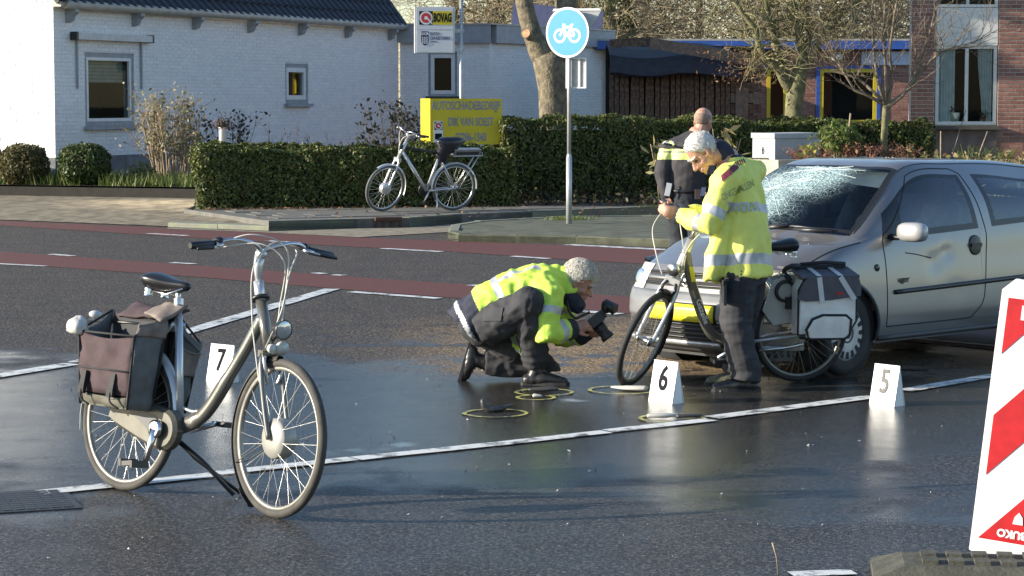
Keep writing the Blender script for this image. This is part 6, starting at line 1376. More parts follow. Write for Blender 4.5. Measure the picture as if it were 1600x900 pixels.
# control net: rows 0..9 from the sill up the side, across the roof to the centre line
def side(u, v, k=.96): return [(u, v * k, .20), (u, v - .004, .32), (u, v, .55), (u, v - .018, .75)]
NET = [
 side(.40, .735) + [(.42, .66, .70), (.50, .60, .715), (.56, .50, .725), (.60, .38, .732), (.64, .2, .738), (.66, 0, .74)],
 side(.15, .785) + [(.15, .705, .82), (.18, .62, .85), (.21, .5, .866), (.24, .36, .876), (.27, .2, .884), (.28, 0, .886)],
 side(-.22, .81) + [(-.22, .755, .895), (-.22, .725, .915), (-.21, .695, .928), (-.20, .655, .94), (-.08, .35, .965), (-.05, 0, .97)],
 side(-.42, .818) + [(-.42, .768, .91), (-.45, .742, .975), (-.50, .688, 1.085), (-.53, .622, 1.165), (-.43, .33, 1.19), (-.40, 0, 1.195)],
 side(-.87, .824) + [(-.87, .778, .925), (-.87, .722, 1.11), (-.90, .618, 1.305), (-.88, .548, 1.372), (-.80, .28, 1.40), (-.78, 0, 1.405)],
 side(-1.52, .826) + [(-1.52, .782, .950), (-1.50, .735, 1.13), (-1.46, .622, 1.335), (-1.45, .55, 1.408), (-1.43, .28, 1.437), (-1.42, 0, 1.44)],
 side(-1.68, .826) + [(-1.68, .782, .957), (-1.66, .735, 1.135), (-1.62, .618, 1.335), (-1.61, .546, 1.407), (-1.60, .28, 1.436), (-1.60, 0, 1.44)],
 side(-2.35, .82) + [(-2.42, .772, .985), (-2.38, .722, 1.135), (-2.28, .60, 1.285), (-2.28, .53, 1.375), (-2.28, .27, 1.408), (-2.28, 0, 1.413)],
 side(-2.75, .79) + [(-2.78, .735, 1.0), (-2.76, .692, 1.12), (-2.70, .592, 1.245), (-2.68, .52, 1.325), (-2.68, .26, 1.355), (-2.68, 0, 1.36)],
 side(-3.0, .70) + [(-3.0, .65, .98), (-2.98, .62, 1.08), (-2.93, .55, 1.17), (-2.90, .48, 1.235), (-2.90, .25, 1.255), (-2.90, 0, 1.26)],
]
KU = [.40, .15, -.22, -.44, -.87, -1.51, -1.67, -2.33, -2.72, -2.97]; KV = [0, .12, .35, .55, .74, .86, 1.04, 1.16, 1.46, 1.76]
def herm(K, P, t):
    i = 0
    while i < len(K) - 2 and (t - K[i + 1]) * (K[-1] - K[0]) > 1e-9: i += 1
    def tan(j):
        if j == 0: return (P[1] - P[0]) / (K[1] - K[0])
        if j == len(K) - 1: return (P[-1] - P[-2]) / (K[-1] - K[-2])
        a, b_ = K[j] - K[j - 1], K[j + 1] - K[j]; return ((P[j] - P[j - 1]) / a * b_ + (P[j + 1] - P[j]) / b_ * a) / (a + b_)
    h = K[i + 1] - K[i]; s = (t - K[i]) / h
    return P[i] * (2 * s ** 3 - 3 * s ** 2 + 1) + tan(i) * h * (s ** 3 - 2 * s ** 2 + s) + P[i + 1] * (-2 * s ** 3 + 3 * s ** 2) + tan(i + 1) * h * (s ** 3 - s ** 2)
NETV = [[Vector(p) for p in col] for col in NET]
def surf(u, v): return herm(KU, [herm(KV, col, v) for col in NETV], u)
SUB_U = [8, 10, 6, 10, 12, 3, 12, 8, 6]; SUB_V = [4, 6, 6, 6, 4, 6, 4, 6, 6]
us = []; ui = []
for i, n in enumerate(SUB_U):
    for k in range(n): us.append(KU[i] + (KU[i + 1] - KU[i]) * k / n); ui.append((i, k, n))
us.append(KU[-1]); vs_ = []; vi = []
for i, n in enumerate(SUB_V):
    for k in range(n): vs_.append(KV[i] + (KV[i + 1] - KV[i]) * k / n); vi.append((i, k, n))
vs_.append(KV[-1])
COLS = []
for u in us:
    COLS.append([herm(KU, [herm(KV, col, v) for col in NETV], u) for v in vs_])
AR = .335
def arch_clip(P):
    for cx in (0.0, -2.49):
        c = sum(P, Vector()) / len(P)
        if abs(c.x - cx) > .5 or c.z > .78: continue
        f = lambda p: math.hypot(p.x - cx, p.z - .30) - AR
        out = []
        for i in range(len(P)):
            a, b_ = P[i - 1], P[i]; fa, fb = f(a), f(b_)
            if (fa > 0) != (fb > 0):
                lo, hi = 0.0, 1.0
                for _ in range(14):
                    m = (lo + hi) / 2
                    if (f(a.lerp(b_, m)) > 0) == (fa > 0): lo = m
                    else: hi = m
                out.append(a.lerp(b_, lo))
            if fb > 0: out.append(b_)
        P = out
        if len(P) < 3: return []
    return P
def dent(p):                                           # the dents the rider left in the door
    for (x, z, r, d) in ((-1.12, .80, .07, .013), (-.96, .73, .09, .010), (-1.2, .52, .10, .003), (-1.7, .78, .2, .004)):
        q_ = ((p.x - x) ** 2 + (p.z - z) ** 2) / (r * r)
        if q_ < 4: p = p + Vector((0, -d * math.exp(-q_ * 1.6), 0))
    return p
nu, nv = len(us), len(vs_)
def region(i, j):
    ci, ck, cn = ui[i]; ri, rk, rn = vi[j]
    if ci == 8 and ri in (7, 8): return 'rear_window' if (ck > 0 and not (ri == 7 and rk == 0)) else 'body'
    if ci in (2, 3) and ri in (7, 8):
        if (ri == 7 and rk == 0) or (ci == 2 and ck == 0) or (ci == 3 and ck == cn - 1): return 'seal'
        return 'windscreen'
    if ci in (3, 4) and ri in (4, 5):
        if (ri == 4 and rk == 0) or (ri == 5 and rk == rn - 1) or (ci == 4 and ck == cn - 1) or (ci == 3 and ck < 5): return 'door_seal'
        return 'door_glass'
    if ci in (6, 7) and ri in (4, 5):
        if (ri == 4 and rk == 0) or (ri == 5 and rk == rn - 1) or (ci == 6 and ck == 0) or (ci == 7 and ck >= cn - 3): return 'side_seal'
        return 'side_glass'
    if ci in (3, 4) and 1 <= ri <= 3: return 'door'
    if ci == 2 and ri == 4: return 'body'
    if ci in (0, 1) and ri >= 4: return 'bonnet'
    return 'body'
faces = {}
for s in (1, -1):
    for i in range(nu - 1):
        for j in range(nv - 1):
            P = [COLS[i][j], COLS[i + 1][j], COLS[i + 1][j + 1], COLS[i][j + 1]]
            c = sum(P, Vector()) / 4
            rg = region(i, j); P = arch_clip(P) if vi[j][0] < 4 else P
            if not P: continue
            if s > 0 and rg == 'door': P = [dent(p) for p in P]
            P = [Vector((p.x, p.y * s, p.z)) for p in P]
            key = (rg, s if rg in ('door', 'door_glass', 'door_seal', 'side_glass', 'side_seal') else 0)
            faces.setdefault(key, []).append(P)
GLS = glassmat('car_glass', (.88, .95, .97), .98, .02, 1.9)
def shattered():
    m, N, L, B = newmat('shattered_glass'); tc = N.new('ShaderNodeTexCoord')
    def mth(op, a, b=None, clamp=False):
        q = N.new('ShaderNodeMath'); q.operation = op; q.use_clamp = clamp
        for i, v in enumerate((a, b)):
            if v is None: continue
            if isinstance(v, (int, float)): q.inputs[i].default_value = v
            else: L.new(v, q.inputs[i])
        return q.outputs[0]
    def dist(p):
        q = N.new('ShaderNodeVectorMath'); q.operation = 'DISTANCE'; q.inputs[1].default_value = p; L.new(tc.outputs['Object'], q.inputs[0]); return q.outputs['Value']
    def vor(scale, feat='DISTANCE_TO_EDGE'):
        v = N.new('ShaderNodeTexVoronoi'); v.feature = feat; v.inputs['Scale'].default_value = scale; L.new(tc.outputs['Object'], v.inputs['Vector']); return v.outputs[0]
    def ss(v, a, b_):
        q = N.new('ShaderNodeMapRange'); q.interpolation_type = 'SMOOTHSTEP'; q.inputs[1].default_value = a; q.inputs[2].default_value = b_; L.new(v, q.inputs[0]); return q.outputs[0]
    nz = N.new('ShaderNodeTexNoise'); nz.inputs['Scale'].default_value = 7; nz.inputs['Detail'].default_value = 5; L.new(tc.outputs['Object'], nz.inputs['Vector'])
    d1, d2 = dist((-.66, -.02, 1.31)), dist((-.33, -.40, 1.10)); dd = mth('MINIMUM', d1, mth('MULTIPLY', d2, .72))
    zone = mth('SUBTRACT', 1.0, ss(mth('ADD', dd, mth('MULTIPLY', nz.outputs['Fac'], .12)), .16, .56))
    fine = mth('SUBTRACT', 1.0, ss(vor(44), .0, .07)); med = mth('SUBTRACT', 1.0, ss(vor(16), .0, .02))
    crack = mth('MAXIMUM', mth('MULTIPLY', fine, zone), mth('MULTIPLY', med, ss(zone, .0, .5)))
    frost = mth('MULTIPLY', ss(zone, .30, .95), mth('ADD', mth('MULTIPLY', nz.outputs['Fac'], .75), -.05))
    fac = mth('ADD', mth('MULTIPLY', crack, .75), frost, True)
    tr = N.new('ShaderNodeBsdfTransparent'); tr.inputs[0].default_value = (.80, .90, .90, 1); gl = N.new('ShaderNodeBsdfGlossy'); gl.inputs['Roughness'].default_value = .03
    fr = N.new('ShaderNodeFresnel'); fr.inputs[0].default_value = 1.5; m1 = N.new('ShaderNodeMixShader'); L.new(mth('MULTIPLY', fr.outputs[0], .9), m1.inputs[0]); L.new(tr.outputs[0], m1.inputs[1]); L.new(gl.outputs[0], m1.inputs[2])
    B.inputs['Base Color'].default_value = (.50, .68, .69, 1); B.inputs['Roughness'].default_value = .35
    bp = N.new('ShaderNodeBump'); bp.inputs['Strength'].default_value = .8; bp.inputs['Distance'].default_value = .01; L.new(vor(52, 'F1'), bp.inputs['Height']); L.new(bp.outputs[0], B.inputs['Normal'])
    m2 = N.new('ShaderNodeMixShader'); L.new(fac, m2.inputs[0]); L.new(m1.outputs[0], m2.inputs[1]); L.new(B.outputs[0], m2.inputs[2]); L.new(m2.outputs[0], N['Material Output'].inputs[0])
    return m
def mk(key, name, m, parent, off=0.0):
    q = MB()
    for P in faces.get(key, []): q.add(P, [list(range(len(P)))], 0, True)
    if not q.v: return None
    o = q.build(name, m, parent, world=False, weld=True); return o
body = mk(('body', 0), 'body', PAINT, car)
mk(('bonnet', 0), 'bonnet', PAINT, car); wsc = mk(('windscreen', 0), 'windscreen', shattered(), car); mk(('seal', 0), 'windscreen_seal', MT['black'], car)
doors = {}
for s in (1, -1):
    d_ = mk(('door', s), 'door', PAINT, car); doors[s] = d_; mk(('door_glass', s), 'door_window', GLS, d_); mk(('door_seal', s), 'window_seal', MT['black'], d_)
    w_ = mk(('side_glass', s), 'rear_side_window', GLS, car); mk(('side_seal', s), 'window_seal', MT['black'], w_)
if doors[1]: doors[1]['label'] = 'dented driver side door with a dark scratch'
def on(u, v, s=1, off=.003):
    p = surf(u, v); e = .01; n = (surf(u + e, v) - surf(u - e, v)).cross(surf(u, v + e) - surf(u, v - e)).normalized()
    if n.y < 0 and v < 1.1: n = -n
    if v >= 1.1 and n.z < 0: n = -n
    p = p + n * off; return Vector((p.x, p.y * s, p.z))
def line(name, pts, r, m, parent, s=1, off=.0, n=6):
    q = MB(); q.tube([on(u, v, s, off) for u, v in pts], r, n, caps=True); return q.build(name, m, parent, world=False)
seg = lambda a, b_, n=14: [(a[0] + (b_[0] - a[0]) * i / n, a[1] + (b_[1] - a[1]) * i / n) for i in range(n + 1)]
GAP = mat('panel_gap', (.008, .008, .009), .8)
for s in (1, -1):
    line('door_gap', seg((-.44, .12), (-.44, .74)) + seg((-.45, .80), (-.87, 1.09)) + seg((-.9, 1.09), (-1.45, 1.10)) + seg((-1.54, 1.05), (-1.585, .74)) + seg((-1.59, .7), (-1.53, .26)) + seg((-1.50, .2), (-1.38, .115)) + seg((-1.3, .11), (-.44, .11)), .0042, GAP, doors[s], s, -.0005)
    line('bonnet_gap', seg((.40, .74), (-.20, .76)), .004, GAP, car, s, 0)
    line('rubbing_strip', seg((-.52, .345), (-2.02, .375), 20), .017, MT['black'], car, s, .004, 8)
    line('roof_gutter', seg((-.24, 1.155), (-.88, 1.165)) + seg((-.95, 1.168), (-2.6, 1.168)), .006, MT['black'], car, s, -.001)
    for cx in (0.0, -2.49):                             # arch lips and dark wheel wells
        q = MB(); P = [];
        for k in range(25):
            a = R(-14) + R(208) * k / 24; x, z = cx + math.cos(a) * AR, .30 + math.sin(a) * AR
            yv = [c for c in (surf(min(.39, max(-2.9, x)), .35),)][0].y
            zz = max(.2, z); t = 0.0
            best = min(((surf(min(.39, max(-2.9, x)), vv / 40).z - zz) ** 2, surf(min(.39, max(-2.9, x)), vv / 40).y) for vv in range(0, 31)); P.append(Vector((x, (best[1] + .002) * s, z)))
        q.tube(P, .014, 6); q.build('wheel_arch', mat('arch_lip', (.06, .06, .065), .5), car, world=False)
        q = MB(); q.lathe([(AR - .005, -.20), (AR - .005, 0), (.02, -.20)], (cx, s * .78, .30), (0, s, 0), 30); q.build('wheel_well', MT['darkroom'], car, world=False)
hd = MB(); hd.lathe([(0, .004), (.068, .004), (.073, .002), (.073, -.004)], on(-1.44, .635, 1, .004), (on(-1.44, .635, 1, .05) - on(-1.44, .635, 1, 0)), 20); hq = on(-1.44, .635, 1, .012); hd.bar(hq + Vector((.06, 0, 0)), hq - Vector((.06, 0, 0)), .02, .026); hd.build('door_handle', MT['black'], doors[1], world=False)
q = MB(); q.lathe([(0, .006), (.022, .005), (.026, 0)], on(-.335, .52, 1, .003), (0, 1, 0), 16); q.build('side_indicator', mat('smoked_lens', (.04, .035, .03), .15), car, world=False)
line('scratch', [(-.66, .62), (-.76, .605), (-.86, .58), (-.93, .565)], .0045, mat('scratch_dark', (.05, .06, .08), .5), doors[1], 1, -.001)
q = MB(); M_ = Matrix(((-1, 0, 0, -.60), (0, 0, 1, .8265), (0, 1, 0, .622), (0, 0, 0, 1))); q.text('NJOY', M_, .042, .003, bold=.002); q.build('badge', MT['black'], doors[1], world=False)
# mirror
for s in (1, -1):
    q = MB(); q.ell((-.56, s * .925, .965), (.072, .122, .072), 18, 12, Matrix.Rotation(s * R(-8), 3, 'Z'))
    for i in range(len(q.v)):
        v = Vector(q.v[i]); 
        dv = Vector(((v.x + .56) / .072, (v.y - s * .925) / .122, (v.z - .965) / .072)); k_ = (abs(dv.y) ** 3.2 + abs(dv.z) ** 3.2 + abs(dv.x) ** 3.2) ** (-1 / 3.2); dv *= min(1.35, k_); v = Vector((-.56 + dv.x * .072, s * .925 + dv.y * .118, .965 + dv.z * .068))
        if v.x < -.575: v.x = -.575
        q.v[i] = tuple(v)
    mr = q.build('door_mirror', mat('mirror_shell', (.42, .41, .40), .4, .3, coat=.6), doors[s], world=False)
    q = MB(); q.tube([(-.52, s * .765, .925), (-.54, s * .85, .925), (-.555, s * .93, .925)], [.04, .028, .035], 10, side=(0, 0, 1), asp=.6); q.build('mirror_arm', MT['black'], mr, world=False)
    q = MB(); q.ell((-.571, s * .925, .965), (.008, .106, .06), 16, 8); q.build('mirror_glass', mat('mirror', (.8, .8, .8), .03, 1.0), mr, world=False)
# front: bumper skin F(a, w)
def F(a, w, off=0.0):
    K = [.16, .22, .30, .42, .50, .57, .64, .70, .74]; U = [.70, .755, .785, .80, .79, .745, .715, .685, .655]
    i = max(k for k in range(len(K) - 1) if K[k] <= w or k == 0); t = (w - K[i]) / (K[i + 1] - K[i]); u0 = U[i] + (U[i + 1] - U[i]) * t
    g = abs(a); vm = .745 - max(0, (w - .55)) * .42; c = g ** 2.7
    return Vector((u0 - (u0 - .385) * c + off * (1 - .6 * c), vm * math.sin(g * 1.35) / math.sin(1.35) * (1 if a >= 0 else -1) + off * .8 * c * (1 if a >= 0 else -1), w))
def skin(name, a0, a1, w0, w1, m, parent, off=0.0, na=28, nw=6, th=0.0):
    q = MB(); vs = [F(a0 + (a1 - a0) * i / na, w0 + (w1 - w0) * j / nw, off) for j in range(nw + 1) for i in range(na + 1)]
    q.add(vs, [(j * (na + 1) + i, j * (na + 1) + i + 1, (j + 1) * (na + 1) + i + 1, (j + 1) * (na + 1) + i) for j in range(nw) for i in range(na)], 0, True)
    o = q.build(name, m, parent, world=False)
    if th: md = o.modifiers.new('s', 'SOLIDIFY'); md.thickness = th; md.offset = 0
    return o
skin('nose_panel', -1, 1, .565, .74, PAINT, car, 0, 36, 8)
bpr = skin('bumper', -1, 1, .385, .567, BUMP, car, .008, 36, 8, .01); skin('bumper_skirt', -1, 1, .20, .385, PAINT, car, .006, 36, 8)
skin('bumper_lip', -.93, .93, .155, .20, TRIM, bpr, -.02, 30, 2, .012); skin('valance', -.9, .9, .13, .215, mat('valance_grey', (.13, .135, .14), .6), bpr, -.012, 30, 3)
skin('intake', -.55, .55, .245, .375, MT['darkroom'], bpr, .009, 20, 4)
for k in range(4): skin('intake_slat', -.55, .55, .262 + .03 * k, .272 + .03 * k, MT['black'], bpr, .016, 20, 1, .014)
skin('chin_strip', -.86, .86, .205, .238, mat('chin_silver', (.42, .43, .45), .35, .4), bpr, .016, 30, 2, .012)
gr = skin('grille', -.44, .44, .60, .70, MT['darkroom'], car, .004, 20, 4)
for k, (w0, w1) in enumerate(((.612, .622), (.640, .668), (.685, .694))): skin('grille_bar', -.44, .44, w0, w1, PAINT if k == 1 else MT['black'], gr, .012, 20, 2, .014)
for s in (1, -1):
    hl = skin('headlight', s * .45, s * .985, .565, .737, mat('headlamp_lens', (.74, .72, .62), .14, .0, var=.08, coat=1), car, .009, 16, 8); skin('headlight_rim', s * .46, s * .99, .556, .566, MT['black'], hl, .006, 16, 1, .006)
    q = MB(); c = F(s * .62, .64, .006); q.lathe([(.02, .002), (.055, .006), (.058, .004)], c, (1, s * .35, .3), 18); q.build('reflector', MT['chrome'], hl, world=False)
q = MB(); c = F(0, .652, .026); q.lathe([(.040, -.004), (.050, -.004), (.052, .003), (.046, .007), (.040, .003)], c, (1, 0, .1), 24, closed=True); q.bar(c + Vector((0, .06, .004)), c + Vector((0, -.06, -.004)), .01, .012, (0, 0, 1)); q.bar(c + Vector((.002, .02, .012)), c + Vector((.002, -.02, -.012)), .008, .010); q.build('emblem', MT['chrome'], gr, world=False)
PL = mat('plate_yellow', (.66, .60, .03), .35, var=.03); vs = []; q = MB()
skin('number_plate', -.30, .30, .375, .492, PL, bpr, .020, 12, 3, .006)
skin('plate_holder', -.315, .315, .366, .50, MT['black'], bpr, .0125, 12, 3, .006)
# closing the shell: floor, tail and sills
q = MB(); q.prism([(.45, .62, .19), (-2.95, .60, .19), (-2.95, -.60, .19), (.45, -.62, .19)], (0, 0, .03)); q.build('floor', MT['darkroom'], car, world=False)
q = MB(); T_ = [COLS[-1][j] for j in range(nv)]; P = [(p.x, p.y, p.z) for p in T_] + [(p.x, -p.y, p.z) for p in T_[::-1][1:]]; P = [Vector(p) for p in P]
LOW = [p for p in P if p.z < .985]; UP = [Vector((p.x, p.y, p.z)) for p in P if p.z > .978]; cu = sum(UP, Vector()) / len(UP); IN = [cu + (p - cu) * .88 for p in UP]; n = len(UP)
q.add(LOW, [list(range(len(LOW)))]); q.add(UP + IN, [(i, (i + 1) % n, n + (i + 1) % n, n + i) for i in range(n)]); tg = q.build('tailgate', PAINT, car, world=False)
q = MB(); q.add(IN, [list(range(n))]); q.build('tailgate_window', GLS, tg, world=False); mk(('rear_window', 0), 'rear_window', GLS, car)
for s in (1, -1): line('sill', seg((-.36, .03), (-2.1, .03), 12), .022, TRIM, car, s, -.006)
# wheels
HUBC = mat('hubcap_silver', (.44, .44, .44), .45, .4, var=.12, scale=10)
def car_wheel(cx, s, steer=0):
    c = Vector((cx, s * .725, .288)); M0 = Matrix.Translation(c) @ Matrix.Rotation(steer, 4, 'Z'); q = MB(); q.M = M0
    q.lathe([(.185, -.08), (.24, -.085), (.275, -.075), (.287, -.05), (.289, 0), (.287, .05), (.275, .075), (.24, .085), (.185, .08)], (0, 0, 0), (0, s, 0), 40); w = q.build('wheel', MT['rubber'], car, world=False)
    q = MB(); q.M = M0; q.lathe([(0, .074), (.04, .078), (.07, .086), (.13, .084), (.165, .080), (.188, .074), (.196, .06)], (0, 0, 0), (0, s, 0), 40); hc = q.build('hubcap', HUBC, w, world=False)
    q = MB(); q.M = M0
    for k in range(16):
        a = 2 * math.pi * k / 16; q.M = M0 @ Matrix.Rotation(a, 4, 'Y'); q.prism([(-.0125, s * .0836, .125), (.0125, s * .0836, .125), (.017, s * .0806, .172), (-.017, s * .0806, .172)], (0, s * .0022, 0))
    q.build('hubcap_slot', MT['darkroom'], hc, world=False)
    q = MB(); q.M = M0; q.lathe([(.018, .0865), (.032, .0865), (.034, .082)], (0, 0, 0), (0, s, 0), 20); q.lathe([(.052, .087), (.058, .0885), (.064, .087)], (0, 0, 0), (0, s, 0), 30); q.build('hub_badge', TRIM, hc, world=False)
for cx in (0.0, -2.49):
    for s in (1, -1): car_wheel(cx, s, R(3) if cx == 0 else 0)
# wipers, aerial, interior
q = MB(); q.tube([(-.11, .36, .985), (-.15, .0, 1.02), (-.18, -.34, 1.02)], .007, 6); q.tube([(-.02, .05, .985), (-.10, .22, 1.0)], .012, 6); q.build('wiper', MT['black'], car, world=False)
q = MB(); q.tube([(-.14, .60, .972), (-.10, .30, .995), (-.08, .05, 1.0)], .009, 6); q.tube([(-.03, .30, .98), (-.12, .58, .975)], .012, 6); q.build('wiper', MT['black'], car, world=False)
q = MB(); q.ell((-2.25, 0, 1.42), (.035, .02, .018)); q.tube([(-2.25, 0, 1.43), (-2.42, 0, 1.80)], [.005, .003], 6); q.build('aerial', MT['black'], car, world=False)
q = MB(); q.box((-1.05, .0, 1.432), (.09, .05, .02)); q.build('roof_clip', MT['black'], car, world=False)
q = MB(); q.prism([(-.25, .64, .84), (-.62, .62, .90), (-.72, .60, .84), (-.72, .60, .5), (-.25, .64, .5)], (0, -1.24, 0)); q.build('dashboard', mat('dashboard', (.03, .03, .034), .6), car, world=False)
cloth = mat('seat_cloth', (.12, .125, .15), .9, var=.2, scale=20)
for s in (1, -1):
    q = MB(); q.box((-1.25, s * .36, .52), (.5, .46, .16)); q.tube([(-1.46, s * .36, .56), (-1.56, s * .36, .85), (-1.66, s * .36, 1.12)], [.17, .19, .14], 10, side=(0, 1, 0), asp=1.0, rnd=False)
    for i in range(len(q.v)):
        v = Vector(q.v[i])
    q.ell((-1.68, s * .36, 1.24), (.05, .13, .09)); st = q.build('seat', cloth, car, world=False)
q = MB(); q.tube([(-.86 + .055 * math.sin(2 * math.pi * k / 20), .37 + .18 * math.cos(2 * math.pi * k / 20), .90 + .165 * math.sin(2 * math.pi * k / 20)) for k in range(20)], .016, 8, closed=True); q.tube([(-.66, .37, .82), (-.85, .37, .90)], .035, 8); q.bar((-.86, .20, .90), (-.86, .54, .90), .03, .05); q.build('steering_wheel', mat('wheel_grey', (.10, .10, .11), .5), car, world=False)
q = MB(); q.box((-2.2, 0, .62), (.5, 1.2, .2)); q.box((-2.45, 0, .88), (.14, 1.2, .5), Matrix.Rotation(R(-12), 3, 'Y')); q.build('rear_seat', cloth, car, world=False)
for s in (1, -1): q = MB(); q.prism([(-.86, s * .16, 1.385), (-.86, s * .54, 1.352), (-.70, s * .56, 1.25), (-.70, s * .16, 1.285)], (-.012, 0, 0)); q.build('sun_visor', mat('visor_grey', (.50, .49, .44), .8), car, world=False)
# long cracks running out from the two impacts
q = MB()
def ws(x, y):                                          # a point on the windscreen: x across (-1 right .. 1 left), y 0 bottom .. 1 top
    u = KU[2] + (KU[4] - KU[2]) * y; v = KV[7] + (KV[9] - KV[7]) * (1 - abs(x)); p = on(u, v, 1 if x >= 0 else -1, .003); return p
for (cx, cy, n, L_) in ((.02, .86, 17, .62), (-.45, .42, 20, .55)):
    for k in range(n):
        a = 2 * math.pi * (k + random.uniform(-.3, .3)) / n; P = []
        for t in np.linspace(0, 1, 7):
            x = cx + math.cos(a + .25 * math.sin(t * 3 + k)) * t * L_ * random.uniform(.9, 1.0) * 1.0; y = cy + math.sin(a) * t * L_ * .9
            if abs(x) < .96 and .04 < y < .97: P.append(ws(x, y))
        if len(P) > 2: q.tube(P, random.choice([.0011, .0014, .002]), 4, caps=False)
    for rr in (.10, .19, .30):
        P = []
        for k in range(40):
            a = 2 * math.pi * k / 40; r_ = rr * (1 + .18 * math.sin(5 * a + cx * 9) + .1 * math.sin(11 * a)); x, y = cx + math.cos(a) * r_, cy + math.sin(a) * r_
            if abs(x) < .95 and .05 < y < .96: P.append(ws(x, y))
            elif len(P) > 3: q.tube(P, .0012, 4, caps=False); P = []
        if len(P) > 3: q.tube(P, .0012, 4, caps=False)
q.build('crack', mat('crack_edge', (.66, .76, .76), .3, var=.1), wsc, world=False)
# ------------------------------------------------------------------ people
def remesh(q, name, mats, parent, voxel, smooth=3, fold=0.0, fscale=9, paint=None, seed=0, stretch=(1, 1, 1), origin=None):
    """fuse the pieces in q into one continuous surface, smooth it, fold it like cloth"""
    me = bpy.data.meshes.new(name); me.from_pydata(q.v, [], q.f)
    bm = bmesh.new(); bm.from_mesh(me); bmesh.ops.recalc_face_normals(bm, faces=bm.faces); bm.to_mesh(me); bm.free()
    o = bpy.data.objects.new(name, me); COL.objects.link(o)
    md = o.modifiers.new('r', 'REMESH'); md.mode = 'VOXEL'; md.voxel_size = voxel; md.use_smooth_shade = True
    s = o.modifiers.new('s', 'SMOOTH'); s.iterations = smooth; s.factor = .5
    dg = bpy.context.evaluated_depsgraph_get(); dg.update()
    new = bpy.data.meshes.new_from_object(o.evaluated_get(dg)); bpy.data.objects.remove(o); bpy.data.meshes.remove(me); new.name = name
    if fold:
        n = len(new.vertices); co = np.empty(n * 3, np.float32); no = np.empty(n * 3, np.float32); new.vertices.foreach_get('co', co); new.vertex_normals.foreach_get('vector', no); co = co.reshape(-1, 3); no = no.reshape(-1, 3); d = np.empty(n)
        for i in range(n):
            p = co[i]; w = Vector((p[0] * fscale * stretch[0] + seed, p[1] * fscale * stretch[1], p[2] * fscale * stretch[2]))
            a = noise.noise(w); b_ = noise.noise(w * 2.3 + Vector((5, 1, 2))); d[i] = fold * ((1 - 2 * abs(a)) * .9 + .6 * b_)
        co += no * d[:, None]; new.vertices.foreach_set('co', co.ravel())
    for m in (mats if isinstance(mats, (list, tuple)) else [mats]): new.materials.append(m)
    if paint:
        n = len(new.polygons); ce = np.empty(n * 3, np.float32); new.polygons.foreach_get('center', ce); ce = ce.reshape(-1, 3); new.polygons.foreach_set('material_index', np.array([paint(Vector(c)) for c in ce], dtype=np.int32))
    Mi = WM[parent.name].inverted(); new.transform(Mi); new.update()
    for p in new.polygons: p.use_smooth = True
    return link(name, new, parent)
SKIN = mat('skin', (.48, .25, .17), .5, var=.14, scale=22, spec=.4, tint=(.52, .30, .22)); HIVIS = mat('high_visibility_yellow', (.76, .76, .16), .65, var=.07, scale=7, bump=.12, bscale=300)
HIVISG = mat('high_visibility_lime', (.52, .75, .09), .65, var=.07, scale=7, bump=.12, bscale=300)
TAPE = mat('reflective_tape', (.46, .47, .48), .45, .25, var=.08); NAVYC = mat('navy_cloth', (.025, .028, .045), .85, var=.2); BLK = mat('dark_work_trousers', (.032, .032, .036), .85, var=.25, scale=12, bump=.3, bscale=220)
LEATHER = mat('black_leather', (.022, .021, .02), .35, var=.3, scale=12, bump=.25, bscale=80); DARKJ = mat('dark_grey_jacket', (.035, .032, .036), .8, var=.2, bump=.2, bscale=150); GREYH = mat('grey_hair', (.52, .50, .47), .75, var=.10, scale=40, bump=.15, bscale=240); CURL = mat('pale_grey_hair', (.60, .57, .51), .75, var=.10, scale=30, bump=.15, bscale=160); SOLE = mat('boot_sole', (.03, .03, .03), .8)
def cap(q, pts, rr, n=12, side=None, asp=1.0): q.tube(pts, rr, n, side=side, asp=asp, rnd=True)
def seg_t(p, a, b_):
    d = b_ - a; t = (p - a).dot(d) / d.length_squared; tc = max(0, min(1, t)); return t, (p - (a + d * tc)).length
def hand(q, wrist, d, palm_n, curl=.6, side=1, s=1.0):
    """palm with five fingers of unequal length; d along the hand, palm_n out of the palm, side: which side the thumb leaves"""
    d = Vector(d).normalized(); n = Vector(palm_n); n = (n - d * n.dot(d)).normalized(); x = d.cross(n) * side; w = Vector(wrist)
    cap(q, [w - d * .01, w + d * .045 * s, w + d * .085 * s], [.026 * s, .034 * s, .034 * s], 10, x, 1.25); k = w + d * .09 * s
    for i, (off, L_) in enumerate(((.030, .066), (.010, .076), (-.010, .070), (-.029, .054))):
        b0 = k + x * off * s; a = curl * (1 + .12 * i); v1 = d * math.cos(a * .55) + n * math.sin(a * .55); v2 = d * math.cos(a * 1.35) + n * math.sin(a * 1.35); v3 = d * math.cos(a * 2.0) + n * math.sin(a * 2.0)
        p1 = b0 + v1 * L_ * .5 * s; p2 = p1 + v2 * L_ * .32 * s; p3 = p2 + v3 * L_ * .24 * s; cap(q, [b0 - d * .012, p1, p2, p3], [.0105 * s, .0098 * s, .009 * s, .0078 * s], 8)
    t0 = w + d * .03 * s + x * .028 * s; t1 = t0 + (d * .7 + x * .6 + n * .35).normalized() * .042 * s; t2 = t1 + (d * .85 + n * .5).normalized() * .034 * s; cap(q, [t0, t1, t2], [.014 * s, .0115 * s, .0095 * s], 8)
def headM(c, face, up): 
    f = Vector(face).normalized(); u = Vector(up); u = (u - f * u.dot(f)).normalized(); r = f.cross(u); M = Matrix((r, f, u)).transposed().to_4x4(); M.translation = Vector(c); return M
